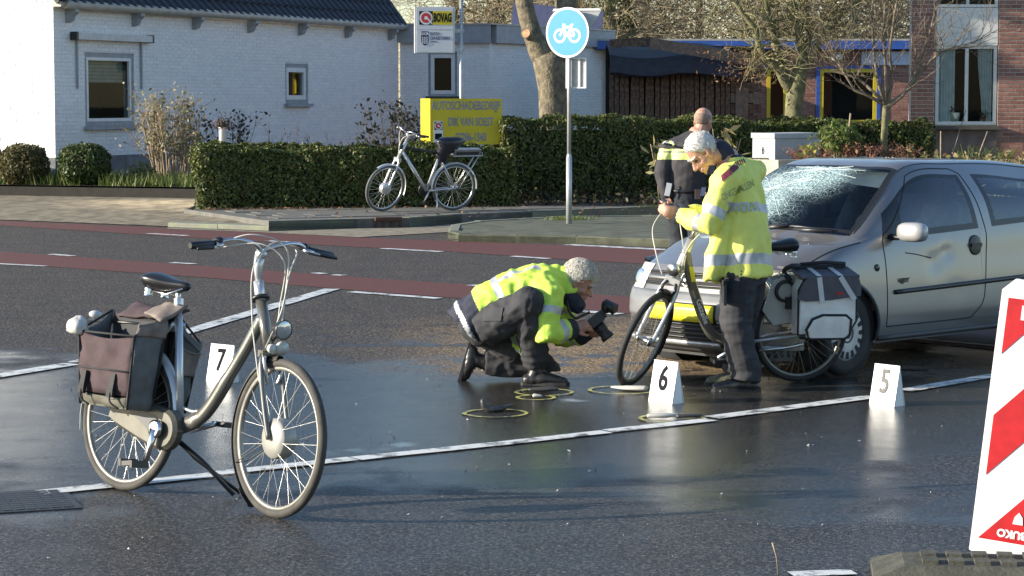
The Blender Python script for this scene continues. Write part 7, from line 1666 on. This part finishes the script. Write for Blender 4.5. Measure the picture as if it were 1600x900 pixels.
def head(q, M, s=1.0):
    """local: x right, y forward, z up, eyes at z = 0"""
    T = lambda x, y, z: M @ Vector((x * s, y * s, z * s)); R3 = M.to_3x3()
    def e(c, r, rot=None): q.ell(T(*c), [k * s for k in r], 16, 12, R3 if rot is None else R3 @ rot)
    e((0, -.012, .035), (.076, .094, .088)); e((0, .018, -.02), (.066, .074, .085)); e((0, .030, -.072), (.050, .056, .045)); e((0, .066, -.098), (.024, .022, .018))
    cap(q, [T(0, .078, .012), T(0, .100, -.022), T(0, .108, -.036)], [.009 * s, .0125 * s, .0145 * s], 8); e((.012, .096, -.040), (.009, .010, .008)); e((-.012, .096, -.040), (.009, .010, .008))
    cap(q, [T(-.045, .070, .020), T(-.016, .086, .018)], [.010 * s, .010 * s], 8); cap(q, [T(.045, .070, .020), T(.016, .086, .018)], [.010 * s, .010 * s], 8)
    cap(q, [T(-.022, .086, -.064), T(0, .092, -.062), T(.022, .086, -.064)], [.007 * s] * 3, 8); cap(q, [T(-.018, .084, -.076), T(0, .090, -.076), T(.018, .084, -.076)], [.008 * s] * 3, 8)
    for sx in (-1, 1):
        e((sx * .046, .050, -.038), (.022, .026, .020)); e((sx * .078, -.010, -.012), (.010, .022, .033), Matrix.Rotation(R(12), 3, 'X')); e((sx * .074, -.004, -.036), (.008, .012, .014))
def eyes(M, parent, s=1.0, brow=None):
    T = lambda x, y, z: M @ Vector((x * s, y * s, z * s)); q = MB()
    for sx in (-1, 1): q = MB(); q.ell(T(sx * .031, .074, .0), (.011 * s,) * 3, 10, 8); q.build('eye', mat('eye_dark', (.05, .04, .035), .2), parent)
    for sx in (-1, 1): q = MB(); q.tube([T(sx * .050, .080, .020), T(sx * .030, .094, .026), T(sx * .014, .094, .021)], .005 * s, 6); q.build('eyebrow', brow or GREYH, parent)
def hair(M, parent, m, s=1.0, cut=None, thick=.010, rough=.004, name='hair', amp=1.0, strands=0, strand_len=.03, curl=False):
    T = lambda p: M @ (Vector(p) * s); q = MB(); n, mm = 48, 32; V = []; keep = []
    for i in range(mm + 1):
        t = math.pi * i / mm
        for k in range(n):
            a = 2 * math.pi * k / n; dv = Vector((math.sin(t) * math.cos(a), math.sin(t) * math.sin(a), math.cos(t)))
            p = Vector((dv.x * .076, -.012 + dv.y * .094, .035 + dv.z * .088)); k_ = cut(p); nz = noise.noise(dv * 9) * rough + noise.noise(dv * 22) * rough * .6 * amp
            V.append(T(p + dv * ((thick + nz) if k_ > 0 else -.006))); keep.append(k_)
    fs = []
    for i in range(mm):
        for k in range(n):
            f = (i * n + k, (i + 1) * n + k, (i + 1) * n + (k + 1) % n, i * n + (k + 1) % n)
            if sum(1 for x in f if keep[x] > 0) >= 1: fs.append(f)
    q.add(V, fs, 0, True)
    for _ in range(strands):
        dv = Vector((random.gauss(0, 1), random.gauss(0, 1), random.gauss(.3, 1))).normalized(); p = Vector((dv.x * .078, -.012 + dv.y * .097, .035 + dv.z * .090))
        if cut(p) <= 0: continue
        tg = dv.orthogonal().normalized(); tg.rotate(Matrix.Rotation(random.uniform(0, 6.28), 3, dv)); L_ = strand_len
        if curl:
            P = []; b2 = dv.cross(tg); rr = L_ * random.uniform(.25, .5)
            for j in range(7): a = j * .9; P.append(T(p + dv * (thick * .6 + .0025 * j) + tg * (rr * math.sin(a)) + b2 * (rr * (1 - math.cos(a)))))
            q.tube(P, .0014 * s, 3, caps=False)
        else: q.tube([T(p + dv * thick * .5), T(p + dv * (thick + .004) + tg * L_ * .5 + Vector((0, -.2, -.3)) * L_ * .3), T(p + dv * thick + tg * L_ + Vector((0, -.3, -.5)) * L_ * .5)], [.002 * s, .0016 * s, .0008 * s], 3, caps=False)
    return q.build(name, m, parent)
def boot(parent, ankle, toe_d, m, up=(0, 0, 1), L_=.29, tip=None, sole=True, flat=True, shaft=.13):
    """boot: shaft, vamp and a ridged sole; ankle in world, toe_d direction of the toe"""
    a = Vector(ankle); d = Vector(toe_d).normalized(); u = Vector(up); u = (u - d * u.dot(d)).normalized(); x = d.cross(u); q = MB(); B_ = a - u * .085
    cap(q, [B_ - d * .055 + u * .035, B_ + d * .05 + u * .045, B_ + d * .13 + u * .034, B_ + d * (L_ - .10) + u * .028], [.042, .047, .036, .026], 14, x, 1.2); cap(q, [B_ - d * .02 + u * .05, a + u * .0, a + u * shaft], [.048, .050, .054], 14)
    o = remesh(q, 'boot', m, parent, .008, 2, .0025, 22)
    q = MB(); pr = [(-.100, .030), (-.085, .042), (-.02, .040), (.06, .047), (.12, .046), (L_ - .085, .034), (L_ - .065, .018)]; pl_ = [(k, w) for k, w in pr] + [(k, -w) for k, w in pr[::-1]]
    q.prism([B_ + d * k + x * w for k, w in pl_], u * .022); q.build('sole', SOLE, o)
    q = MB()
    for i in range(5): k = .045 + .022 * i; hh = .098 - .010 * i; q.tube([B_ + d * (k - .01) + u * hh + x * .022, B_ + d * k + u * (hh + .006), B_ + d * (k - .01) + u * hh - x * .022], .0032, 5)
    q.build('lace', MT['black'], o)
    return o

# ---------------- the bowed man with the phone
Y0 = 14.70; P_ = lambda x, y, dy=0.0: at(x, y, Y0 + dy)
m1 = thing('person', 'grey haired man in a long yellow reflective jacket bowed over a phone beside the car', 'person', (gp(1160, 608).x, Y0, 0))
hip, waist, chest, neck = P_(1164, 425, .08), P_(1164, 372, .08), P_(1156, 310, .12), P_(1138, 246, .16)
sh_ax = Vector((.5, .85, 0)).normalized(); lsh, rsh = P_(1133, 282, -.06), P_(1176, 268, .33); lel, lwr = P_(1107, 354, -.13), P_(1062, 336, .06); rel, rwr = P_(1150, 345, .42), P_(1064, 332, .20)
lk, la = P_(1150, 505, -.02), P_(1163, 584, -.02); rk, ra = P_(1156, 505, .22), P_(1153, 574, .28); FD = Vector((-.95, -.12, 0)).normalized()
hc = P_(1098, 238, .10); face_d = Vector((-.66, -.20, -.72)); HM1 = headM(hc, face_d, Vector((-.72, -.12, .68)))
q = MB(); head(q, HM1, 1.06); cap(q, [hc + HM1.to_3x3() @ Vector((0, -.04, -.06)), neck], [.056, .062], 12)
cap(q, [neck, chest, waist, hip], [.07, .12, .11, .12], 14, sh_ax, 1.2); cap(q, [lsh, lel, lwr], [.05, .04, .027]); cap(q, [rsh, rel, rwr], [.05, .04, .027]); cap(q, [neck - Vector((0, 0, .05)), lsh], [.07, .055]); cap(q, [neck - Vector((0, 0, .05)), rsh], [.07, .055])
lh, rh = hip + sh_ax * -.09, hip + sh_ax * .09
cap(q, [lh, lk, la], [.085, .055, .04]); cap(q, [rh, rk, ra], [.085, .055, .04])
hand(q, lwr, Vector((-.85, -.1, .25)), Vector((.1, .75, .5)), .75, 1); hand(q, rwr, Vector((-.9, -.2, .2)), Vector((0, -.3, .9)), .5, 1)
remesh(q, 'body', SKIN, m1, .0052, 2)
eyes(HM1, m1, 1.06); 
hair(HM1, m1, GREYH, 1.06, lambda p: 1 if (p.z > .055 + (p.y - .05) * 1.1 or (p.y < -.03 and p.z > -.05 and p.y < -.02 - p.z * .2)) else -1, .007, .002, strands=260, strand_len=.012)
T1 = lambda x, y, z: HM1 @ (Vector((x, y, z)) * 1.06); q = MB()
for sx in (-1, 1):
    q.tube([T1(sx * .031 + .021 * math.cos(2 * math.pi * k / 16), .094, -.004 + .016 * math.sin(2 * math.pi * k / 16)) for k in range(16)], .0014, 5, closed=True); q.tube([T1(sx * .054, .092, .0), T1(sx * .078, .02, .005), T1(sx * .083, -.01, .0)], .0018, 5)
q.tube([T1(-.010, .094, -.002), T1(0, .098, .002), T1(.010, .094, -.002)], .0014, 5); q.build('glasses', mat('wire_frame', (.06, .055, .05), .3, .6), m1)
# jacket
q = MB(); hem = P_(1163, 430, .08); bk = Vector((.85, -.5, 0))
cap_t = lambda pts, rr, asp: q.tube(pts, rr, 20, side=sh_ax, asp=asp)
q.tube([hem, P_(1163, 404, .08), waist, P_(1158, 335, .10), chest, P_(1153, 285, .13), P_(1147, 264, .15), P_(1140, 249, .16)], [.168, .163, .155, .152, .150, .140, .112, .082], 20, side=sh_ax, asp=[1.22, 1.22, 1.18, 1.2, 1.28, 1.3, 1.2, 1.0])
q.tube([P_(1112, 440, -.08), P_(1118, 405, -.05), P_(1130, 370, 0), P_(1140, 345, .05)], [.045, .06, .07, .08], 12, side=sh_ax, asp=1.5)
cap(q, [P_(1150, 268, .13), lsh, lsh.lerp(lel, .5), lel, lel.lerp(lwr, .55), lwr + (lel - lwr).normalized() * .02], [.095, .088, .078, .075, .064, .054], 14); cap(q, [P_(1152, 268, .16), rsh, rsh.lerp(rel, .5), rel, rel.lerp(rwr, .55), rwr + (rel - rwr).normalized() * .02], [.095, .088, .076, .073, .062, .052], 14)
def paint1(p):
    px_ = [seg_t(p, lsh, lel), seg_t(p, lel, lwr), seg_t(p, rsh, rel), seg_t(p, rel, rwr)]
    dl = min(px_[0][1], px_[1][1]); torso_d = (p - hem.lerp(neck, max(0, min(1, (p - hem).dot(neck - hem) / (neck - hem).length_squared)))).length
    t = (p - hem).dot(neck - hem) / (neck - hem).length_squared
    k = min(range(4), key=lambda i: px_[i][1])
    if px_[k][1] < .082 and px_[k][1] < torso_d - .06:
        tt = px_[k][0]
        if k in (1, 3): return 2 if tt > .93 else (1 if .08 < tt < .30 else 0)
        return 1 if .70 < tt < .88 and False else (1 if .60 < tt < .80 else 0)
    tb = t + (p - hem).dot(sh_ax) * .16
    if .06 < tb < .15: return 1
    if .50 < tb < .575: return 1
    if t > .985: return 2
    return 0
jk = remesh(q, 'jacket', [HIVIS, TAPE, NAVYC], m1, .0085, 2, .014, 9, paint1, 3, (1, 1, .6))
q = MB(); cap(q, [P_(1143, 258, .16) , P_(1133, 244, .15), P_(1127, 236, .14)], [.074, .070, .066], 16, sh_ax, 1.06); remesh(q, 'collar', NAVYC, m1, .008, 3, .004, 14)
bv = BVHTree.FromObject(jk, bpy.context.evaluated_depsgraph_get()); Wm = WM[m1.name]; Wi = Wm.inverted()
def stick(bvh, p, d, off=.003):                        # drop a point onto the cloth along d
    h = bvh.ray_cast(Wi_cur @ p, (Wi_cur.to_3x3() @ d).normalized()); return (Wm_cur @ (h[0] - (Wi_cur.to_3x3() @ d).normalized() * off)) if h[0] else p
Wm_cur, Wi_cur = Wm, Wi
VD = Vector((.0, 1, -.06)).normalized()
def patch(name, pts, m, parent, bvh, nsub=10, view=VD, off=.004):
    """a strip of cloth or print laid onto the surface: pts are 4 picture-plane corners in world"""
    a, b_, c, d = pts; q = MB(); vs = [stick(bvh, a.lerp(b_, i / nsub).lerp(d.lerp(c, i / nsub), j / 3), view, off) for j in range(4) for i in range(nsub + 1)]
    q.add(vs, [(j * (nsub + 1) + i, j * (nsub + 1) + i + 1, (j + 1) * (nsub + 1) + i + 1, (j + 1) * (nsub + 1) + i) for j in range(3) for i in range(nsub)], 0, True); return q.build(name, m, parent)
F_ = lambda x, y: at(x, y, Y0 - .6)
dkred = mat('shoulder_stripe_red', (.17, .02, .05), .6); patch('shoulder_stripe', [F_(1139, 281), F_(1169, 258), F_(1164, 249), F_(1137, 271)], dkred, jk, bv)
for k in range(5): patch('stripe_bar', [F_(1166 + k * 3.6, 256 - k * 1.6), F_(1168 + k * 3.6, 255 - k * 1.6), F_(1165.5 + k * 3.6, 247 - k * 1.5), F_(1163.5 + k * 3.6, 248 - k * 1.5)], dkred, jk, bv, 2)
ep = patch('shoulder_patch', [F_(1104, 272), F_(1115, 272), F_(1118, 258), F_(1108, 258)], NAVYC, jk, bv, 4); patch('gold_button', [F_(1105, 269), F_(1109, 269), F_(1109, 265), F_(1105, 265)], mat('gold', (.6, .45, .1), .35, .6), jk, bv, 2, off=.007)
patch('sleeve_badge', [F_(1094, 306), F_(1102, 306), F_(1103, 292), F_(1096, 293)], mat('badge_blue', (.10, .12, .20), .6), jk, bv, 3)
def cloth_text(txt, px, py, sz, ang, m, sx=.8):
    d1 = Vector((math.cos(ang), 0, math.sin(ang))); o1 = F_(px, py); q = MB(); upv = Vector((-math.sin(ang), 0, math.cos(ang)))
    q.text(txt, Matrix.Identity(4), sz, 0.0, sx=sx, bold=.0012, fn=lambda v: stick(bv, o1 + d1 * v.x + upv * v.y, VD, .0035 - v.z)); return q.build('lettering', m, jk)
GT = mat('faded_grey_print', (.36, .40, .16), .7); cloth_text('ONGEVALLEN', 1166, 295, .062, R(24), GT, .62); cloth_text('VOA', 1177, 325, .085, R(14), mat('faint_print', (.50, .54, .13), .7), .9)
# trousers
q = MB(); q.tube([P_(1163, 408, .08), hip, lh.lerp(rh, .5) - Vector((0, 0, .08))], [.115, .128, .125], 18, side=sh_ax, asp=1.12)
for h_, k_, a_, fx in ((lh, lk, la, 0), (rh, rk, ra, 1)): q.tube([h_ + Vector((0, 0, .02)), h_.lerp(k_, .5), k_, k_.lerp(a_, .5), a_ + Vector((.01, 0, .035)), a_ + Vector((.0, 0, -.035))], [.112, .112, .100, .096, .098, .100], 16)
tr1 = remesh(q, 'trousers', BLK, m1, .008, 2, .011, 8, None, 7, (.7, .7, 1.7))
bvt = BVHTree.FromObject(tr1, bpy.context.evaluated_depsgraph_get()); patch('thigh_pocket', [F_(1131, 478), F_(1168, 472), F_(1166, 436), F_(1131, 440)], mat('pocket_cloth', (.045, .045, .05), .85, var=.2), tr1, bvt, 8, off=.007); patch('pocket_flap', [F_(1130, 447), F_(1168, 443), F_(1166, 432), F_(1130, 436)], BLK, tr1, bvt, 8, off=.012)
boot(m1, Vector((la.x + .005, la.y, .085)), FD, LEATHER); b2 = boot(m1, Vector((ra.x, ra.y, .085)), FD, mat('dusty_boot', (.11, .105, .07), .65, var=.4, scale=18, bump=.4, bscale=60)); b2['label'] = 'dusty far boot'
ph = thing('phone', 'black phone held up in the bowed man\'s hands', 'phone', P_(1028, 316, .10)); q = MB(); pd = Vector((-.62, -.1, .55)).normalized(); pc = P_(1029, 316, .10); M = board(pc, Vector((0, 1, -.1)), pd); q.M = M; q.box((0, 0, 0), (.062, .125, .009)); q.build('case', MT['black'], ph); q = MB(); q.M = M; q.box((0, 0, .0052), (.056, .112, .001)); q.build('screen', mat('phone_glass', (.02, .02, .025), .08), ph)

# ---------------- the kneeling man with the camera
Y0 = 15.05
m2 = thing('person', 'curly white haired man kneeling in a lime reflective jacket and aiming a camera', 'person', (gp(800, 602).x, Y0, 0))
hipc = P_(757, 508, .0); chest, neck = P_(836, 452, .0), P_(884, 432, .0); sa = Vector((.08, -1, .02)).normalized()   # towards his right, near side
rsh, lsh = P_(858, 462, -.19), P_(868, 452, .19); rel, rwr = P_(852, 522, -.24), P_(893, 514, -.12); lel, lwr = P_(884, 528, .22), P_(914, 520, .10)
rh, lh = hipc + sa * .10 + Vector((.0, 0, -.01)), hipc - sa * .10; rk, ra = P_(824, 474, -.26), P_(838, 568, -.10); lk = P_(856, 572, .16); lk.z = .085; la = P_(752, 565, .16); la.z = .125
hc2 = P_(903, 443, .0); HM2 = headM(hc2 + Vector((.006, 0, .012)), Vector((.86, -.14, -.50)), Vector((.52, -.04, .85)))
q = MB(); head(q, HM2, 1.04); cap(q, [hc2 + HM2.to_3x3() @ Vector((0, -.045, -.05)), neck + Vector((-.03, 0, -.05))], [.054, .052]); cap(q, [neck + Vector((-.05, 0, -.06)), chest, hipc], [.05, .11, .12], 14, sa, 1.2)
cap(q, [rsh, rel, rwr], [.05, .04, .028]); cap(q, [lsh, lel, lwr], [.05, .04, .028]); cap(q, [neck.lerp(chest, .5), rsh], [.05, .04]); cap(q, [neck.lerp(chest, .5), lsh], [.05, .04]); cap(q, [rh, rk, ra], [.085, .058, .042]); cap(q, [lh, lk, la], [.085, .058, .042])
cam_c = P_(930, 500, -.02); cd = Vector((.62, -.05, -.78)).normalized()
hand(q, rwr, Vector((.93, .12, .22)), Vector((.25, .75, -.6)), .85, -1, 1.05); hand(q, lwr, Vector((.75, -.35, .1)), Vector((.1, -.3, .95)), .8, -1, 1.05)
remesh(q, 'body', mat('ruddy_skin', (.40, .19, .125), .5, var=.15, scale=22, tint=(.46, .24, .17)), m2, .0052, 2)
eyes(HM2, m2, 1.04); hair(HM2, m2, CURL, 1.04, lambda p: 1 if (p.z > .045 + (p.y - .04) * .55 or (p.y < -.012 and p.z > -.075)) else -1, .018, .012, amp=1.0, strands=1500, strand_len=.030, curl=True)
q = MB(); tail = P_(728, 512, .0)
q.tube([tail, P_(741, 498, .0), P_(768, 477, .0), P_(800, 460, .0), P_(832, 449, .0), P_(858, 443, 0), P_(878, 437, 0)], [.160, .158, .148, .148, .146, .128, .092], 20, side=sa, asp=[1.12, 1.12, 1.14, 1.22, 1.28, 1.2, 1.0])
q.tube([P_(800, 470, .02), P_(830, 500, .0), P_(838, 520, 0)], [.15, .14, .09], 14, side=sa, asp=1.15)
cap(q, [P_(846, 446, -.08), rsh, rsh.lerp(rel, .5), rel, rel.lerp(rwr, .5), rwr - (rwr - rel).normalized() * .015], [.105, .095, .086, .083, .072, .062], 14); cap(q, [P_(850, 446, .08), lsh, lsh.lerp(lel, .5), lel, lel.lerp(lwr, .5), lwr - (lwr - lel).normalized() * .015], [.105, .095, .086, .083, .072, .062], 14)
# hood and high collar
cap(q, [P_(874, 436, 0), P_(884, 441, -.005), P_(889, 450, -.01)], [.080, .076, .068], 14, sa, 1.0)
ax0, ax1 = tail, P_(876, 434, 0)
def paint2(p):
    L4 = [seg_t(p, rsh, rel), seg_t(p, rel, rwr), seg_t(p, lsh, lel), seg_t(p, lel, lwr)]; k = min(range(4), key=lambda i: L4[i][1]); t, dist_ = seg_t(p, ax0, ax1)
    if L4[k][1] < .10 and L4[k][1] < dist_ - .03 and p.z < rsh.z + .02:
        tt = L4[k][0]
        if k in (1, 3): return 2 if tt > .78 else (1 if .44 < tt < .64 else 0)
        return 1 if .28 < tt < .48 else 0
    if t < .13: return 2 if not (.0 < t < .045) else 1
    if t < .20: return 2
    if .40 < t < .47: return 1
    s_ = (p - ax0).dot(sa)
    if .47 < t < .88 and .085 < abs(s_) < .135: return 1
    return 0
jk2 = remesh(q, 'jacket', [HIVISG, TAPE, NAVYC], m2, .0085, 2, .015, 9.5, paint2, 11, (1, 1, 1))
q = MB(); cap(q, [P_(888, 455, -.01), P_(896, 468, -.01), P_(901, 476, -.01)], [.070, .066, .058], 14, sa, 1.0); remesh(q, 'scarf', NAVYC, m2, .008, 2, .006, 14)
q = MB(); q.tube([hipc + Vector((-.04, 0, .05)), hipc + Vector((.03, 0, -.03))], [.15, .14], 18, side=sa, asp=1.15); q.ell(hipc, (.16, .17, .14), 16, 12)
q.tube([rh, rh.lerp(rk, .5) + Vector((0, 0, -.005)), rk + Vector((.012, 0, .0)), rk.lerp(ra, .3), rk.lerp(ra, .7), ra + Vector((0, 0, -.0))], [.128, .122, .108, .100, .088, .082], 16); q.ell(rk + Vector((.006, 0, .006)), (.105, .10, .10), 14, 10)
q.tube([lh, lh.lerp(lk, .55), lk + Vector((.0, 0, .015)), lk.lerp(la, .5), la + Vector((.03, 0, 0))], [.13, .12, .095, .088, .078], 16)
tr2 = remesh(q, 'trousers', BLK, m2, .008, 2, .011, 9, None, 21, (1, .8, 1.3))
Wm_cur, Wi_cur = WM[m2.name], WM[m2.name].inverted(); bvt = BVHTree.FromObject(tr2, bpy.context.evaluated_depsgraph_get()); patch('thigh_pocket', [F_(752, 505), F_(782, 504), F_(786, 482), F_(754, 484)], mat('pocket_cloth', (.045, .045, .05), .85, var=.2), tr2, bvt, 6, off=.008)
patch('reflective_panel', [F_(806, 556), F_(815, 562), F_(806, 530), F_(797, 534)], TAPE, tr2, bvt, 4, off=.006); patch('lime_panel', [F_(800, 548), F_(816, 560), F_(814, 551), F_(800, 541)], HIVISG, tr2, bvt, 4, off=.009)
boot(m2, Vector((ra.x, ra.y, .088)), Vector((.97, -.12, 0)), LEATHER, L_=.285)
boot(m2, la + Vector((-.03, 0, .015)), Vector((-.28, 0, -.96)), LEATHER, up=Vector((.96, 0, -.28)), L_=.25, shaft=.10)
# his camera
cm = thing('camera', 'black camera with a flash on top held by the kneeling man', 'camera', cam_c); CB = mat('camera_black', (.018, .018, .018), .45, var=.25, bump=.2, bscale=200)
rt_ = Vector((.15, -1, .0)); rt_ = (rt_ - cd * rt_.dot(cd)).normalized(); upc = rt_.cross(cd); upc = upc if upc.z > 0 else -upc; 
M = Matrix((rt_, upc, cd)).transposed().to_4x4(); M.translation = cam_c
q = MB(); q.M = M; q.box((0, 0, 0), (.135, .095, .065)); q.box((0, .06, .0), (.06, .035, .06), taper=.8); q.box((-.055, -.005, .035), (.03, .09, .03)); q.build('camera_body', CB, cm)
q = MB(); q.M = M; q.lathe([(0, .03), (.036, .03), (.038, .05), (.041, .055), (.041, .085), (.038, .09), (.038, .12), (.044, .125), (.046, .15), (.040, .15), (.036, .12), (0, .12)], (0, -.005, 0), (0, 0, 1), 24); q.build('lens', CB, cm)
f0 = M @ Vector((0, .08, 0)); f1 = P_(947, 476, -.02); q = MB(); q.tube([f0, f0.lerp(f1, .55), f1], [.028, .027, .032], 4, side=rt_, asp=1.25); fl = q.build('flash', CB, cm)
f2 = P_(962, 484, -.05); q = MB(); q.tube([f1 + (f1 - f2) * .25, f1.lerp(f2, .5), f2], [.034, .036, .040], 4, side=rt_, asp=1.25); q.build('flash_head', CB, fl)
q = MB(); q.tube(spline([P_(886, 470, -.12), P_(889, 485, -.14), P_(899, 497, -.12), P_(912, 492, -.1), P_(921, 488, -.06)], 6), .006, 6, side=(0, 0, 1), asp=1.6); q.build('neck_strap', MT['black'], cm)

# ---------------- the policeman seen from behind
Y0 = 21.8
m3 = thing('person', 'balding policeman in a dark jacket with a yellow band seen from behind', 'person', (at(1075, 440, Y0).x, Y0, 0))
hipc, waist, chest, neck = P_(1071, 322, 0), P_(1071, 296, 0), P_(1078, 245, 0), P_(1091, 210, 0); sa = Vector((1, -.12, 0)).normalized()
lsh, rsh = P_(1044, 234, .02), P_(1122, 230, -.02); lel, lwr = P_(1035, 270, -.05), P_(1041, 303, -.08); rel, rwr = P_(1130, 272, 0), P_(1118, 304, .12)
lk, la = P_(1062, 375, .03), P_(1060, 444, 0); rk, ra = P_(1088, 375, -.02), P_(1092, 446, 0); hc3 = P_(1099, 190, .02); HM3 = headM(hc3, Vector((.55, .80, -.22)), Vector((.12, .16, 1)))
q = MB(); head(q, HM3, 1.06); cap(q, [hc3 + Vector((-.02, -.02, -.05)), neck + Vector((0, 0, -.02))], [.062, .068]); cap(q, [neck, chest, waist, hipc], [.08, .13, .13, .13], 14, sa, 1.25); cap(q, [neck, lsh], [.06, .055]); cap(q, [neck, rsh], [.06, .055])
cap(q, [lsh, lel, lwr], [.055, .045, .03]); cap(q, [rsh, rel, rwr], [.055, .045, .03]); cap(q, [hipc + sa * -.09, lk, la], [.09, .06, .045]); cap(q, [hipc + sa * .09, rk, ra], [.09, .06, .045]); hand(q, lwr, Vector((.05, 0, -1)), Vector((.8, .4, 0)), .5, 1); hand(q, rwr, Vector((-.4, .7, -.2)), Vector((-.5, -.5, .4)), .6, -1)
remesh(q, 'body', SKIN, m3, .006, 2); eyes(HM3, m3, 1.06)
hair(HM3, m3, mat('cropped_grey_hair', (.27, .19, .14), .8, var=.3, scale=80), 1.06, lambda p: 1 if (p.z < .060 and p.y < .012 and p.z > -.06) else -1, .003, .001)
q = MB(); q.tube([P_(1071, 304, 0), waist, P_(1074, 270, 0), chest, P_(1082, 230, 0), P_(1088, 218, 0), neck + Vector((0, 0, .01))], [.150, .152, .160, .168, .150, .118, .082], 20, side=sa, asp=[1.18, 1.18, 1.2, 1.28, 1.3, 1.2, 1.05])
cap(q, [P_(1060, 228, 0), lsh, lsh.lerp(lel, .5), lel, lel.lerp(lwr, .5), lwr], [.095, .092, .082, .076, .066, .055], 14); cap(q, [P_(1105, 228, 0), rsh, rsh.lerp(rel, .5), rel, rel.lerp(rwr, .5), rwr], [.095, .092, .082, .076, .066, .055], 14)
zA, zB, zC, zD = P_(1071, 249, 0).z, P_(1071, 239, 0).z, P_(1071, 235.5, 0).z, P_(1071, 232, 0).z
YB = mat('lime_band', (.62, .72, .22), .55, var=.06); 
def paint3(p):
    t = min(seg_t(p, lel, lwr)[1], seg_t(p, rel, rwr)[1])
    if zA < p.z < zB or zC < p.z < zD: return 1
    if zB <= p.z <= zC: return 2
    return 0
jk3 = remesh(q, 'jacket', [DARKJ, YB, mat('grey_band', (.20, .22, .16), .6)], m3, .009, 3, .007, 8, paint3, 31)
Wm_cur, Wi_cur = WM[m3.name], WM[m3.name].inverted(); bv3 = BVHTree.FromObject(jk3, bpy.context.evaluated_depsgraph_get()); o1 = F_(1050, 221.5); q = MB()
for k, tx in enumerate(('POLITIE',)): q.text(tx, Matrix.Identity(4), .030, 0, sx=1.0, bold=.001, align='CENTER', fn=lambda v: stick(bv3, o1 + Vector((v.x, 0, v.y - k * .034)), Vector((0, 1, -.04)).normalized(), .004))
q.build('lettering', mat('pale_print', (.62, .66, .5), .5), jk3)
for (x, y) in ((1052.5, 218.5), (1056, 223)): patch('emblem', [F_(x, y + 2.2), F_(x + 3.6, y + 2.2), F_(x + 3.6, y - 2.2), F_(x, y - 2.2)], YB, jk3, bv3, 2)
q = MB(); q.tube([P_(1071, 301, 0), P_(1071, 295, 0)], [.158, .158], 20, side=sa, asp=1.18); q.build('belt', MT['black'], m3)
q = MB(); q.bar(P_(1090, 296, -.2), P_(1090, 311, -.2), .05, .05, (0, 1, 0)); q.build('belt_pouch', mat('brown_leather', (.07, .045, .035), .6), m3)
q = MB(); q.tube([P_(1071, 300, 0), hipc, hipc - Vector((0, 0, .08))], [.148, .158, .13], 18, side=sa, asp=1.2)
for s, k_, a_ in ((-1, lk, la), (1, rk, ra)): q.tube([hipc + sa * .09 * s, (hipc + sa * .09 * s).lerp(k_, .5), k_, k_.lerp(a_, .5), a_ - Vector((0, 0, .02))], [.118, .108, .09, .085, .08], 14)
remesh(q, 'trousers', mat('police_trousers', (.022, .026, .032), .85, var=.2), m3, .010, 2, .008, 9, None, 41)
for a_ in (la, ra): boot(m3, Vector((a_.x, a_.y, .088)), Vector((.1, 1, 0)), LEATHER)
pp = thing('folded_paper', 'white folded paper held at the policeman\'s left side', 'paper', P_(1045, 295, -.15)); q = MB(); q.bar(P_(1046, 286, -.16), P_(1042, 306, -.16), .05, .006, (0, 1, .1)); q.build('sheet', MT['white'], pp)
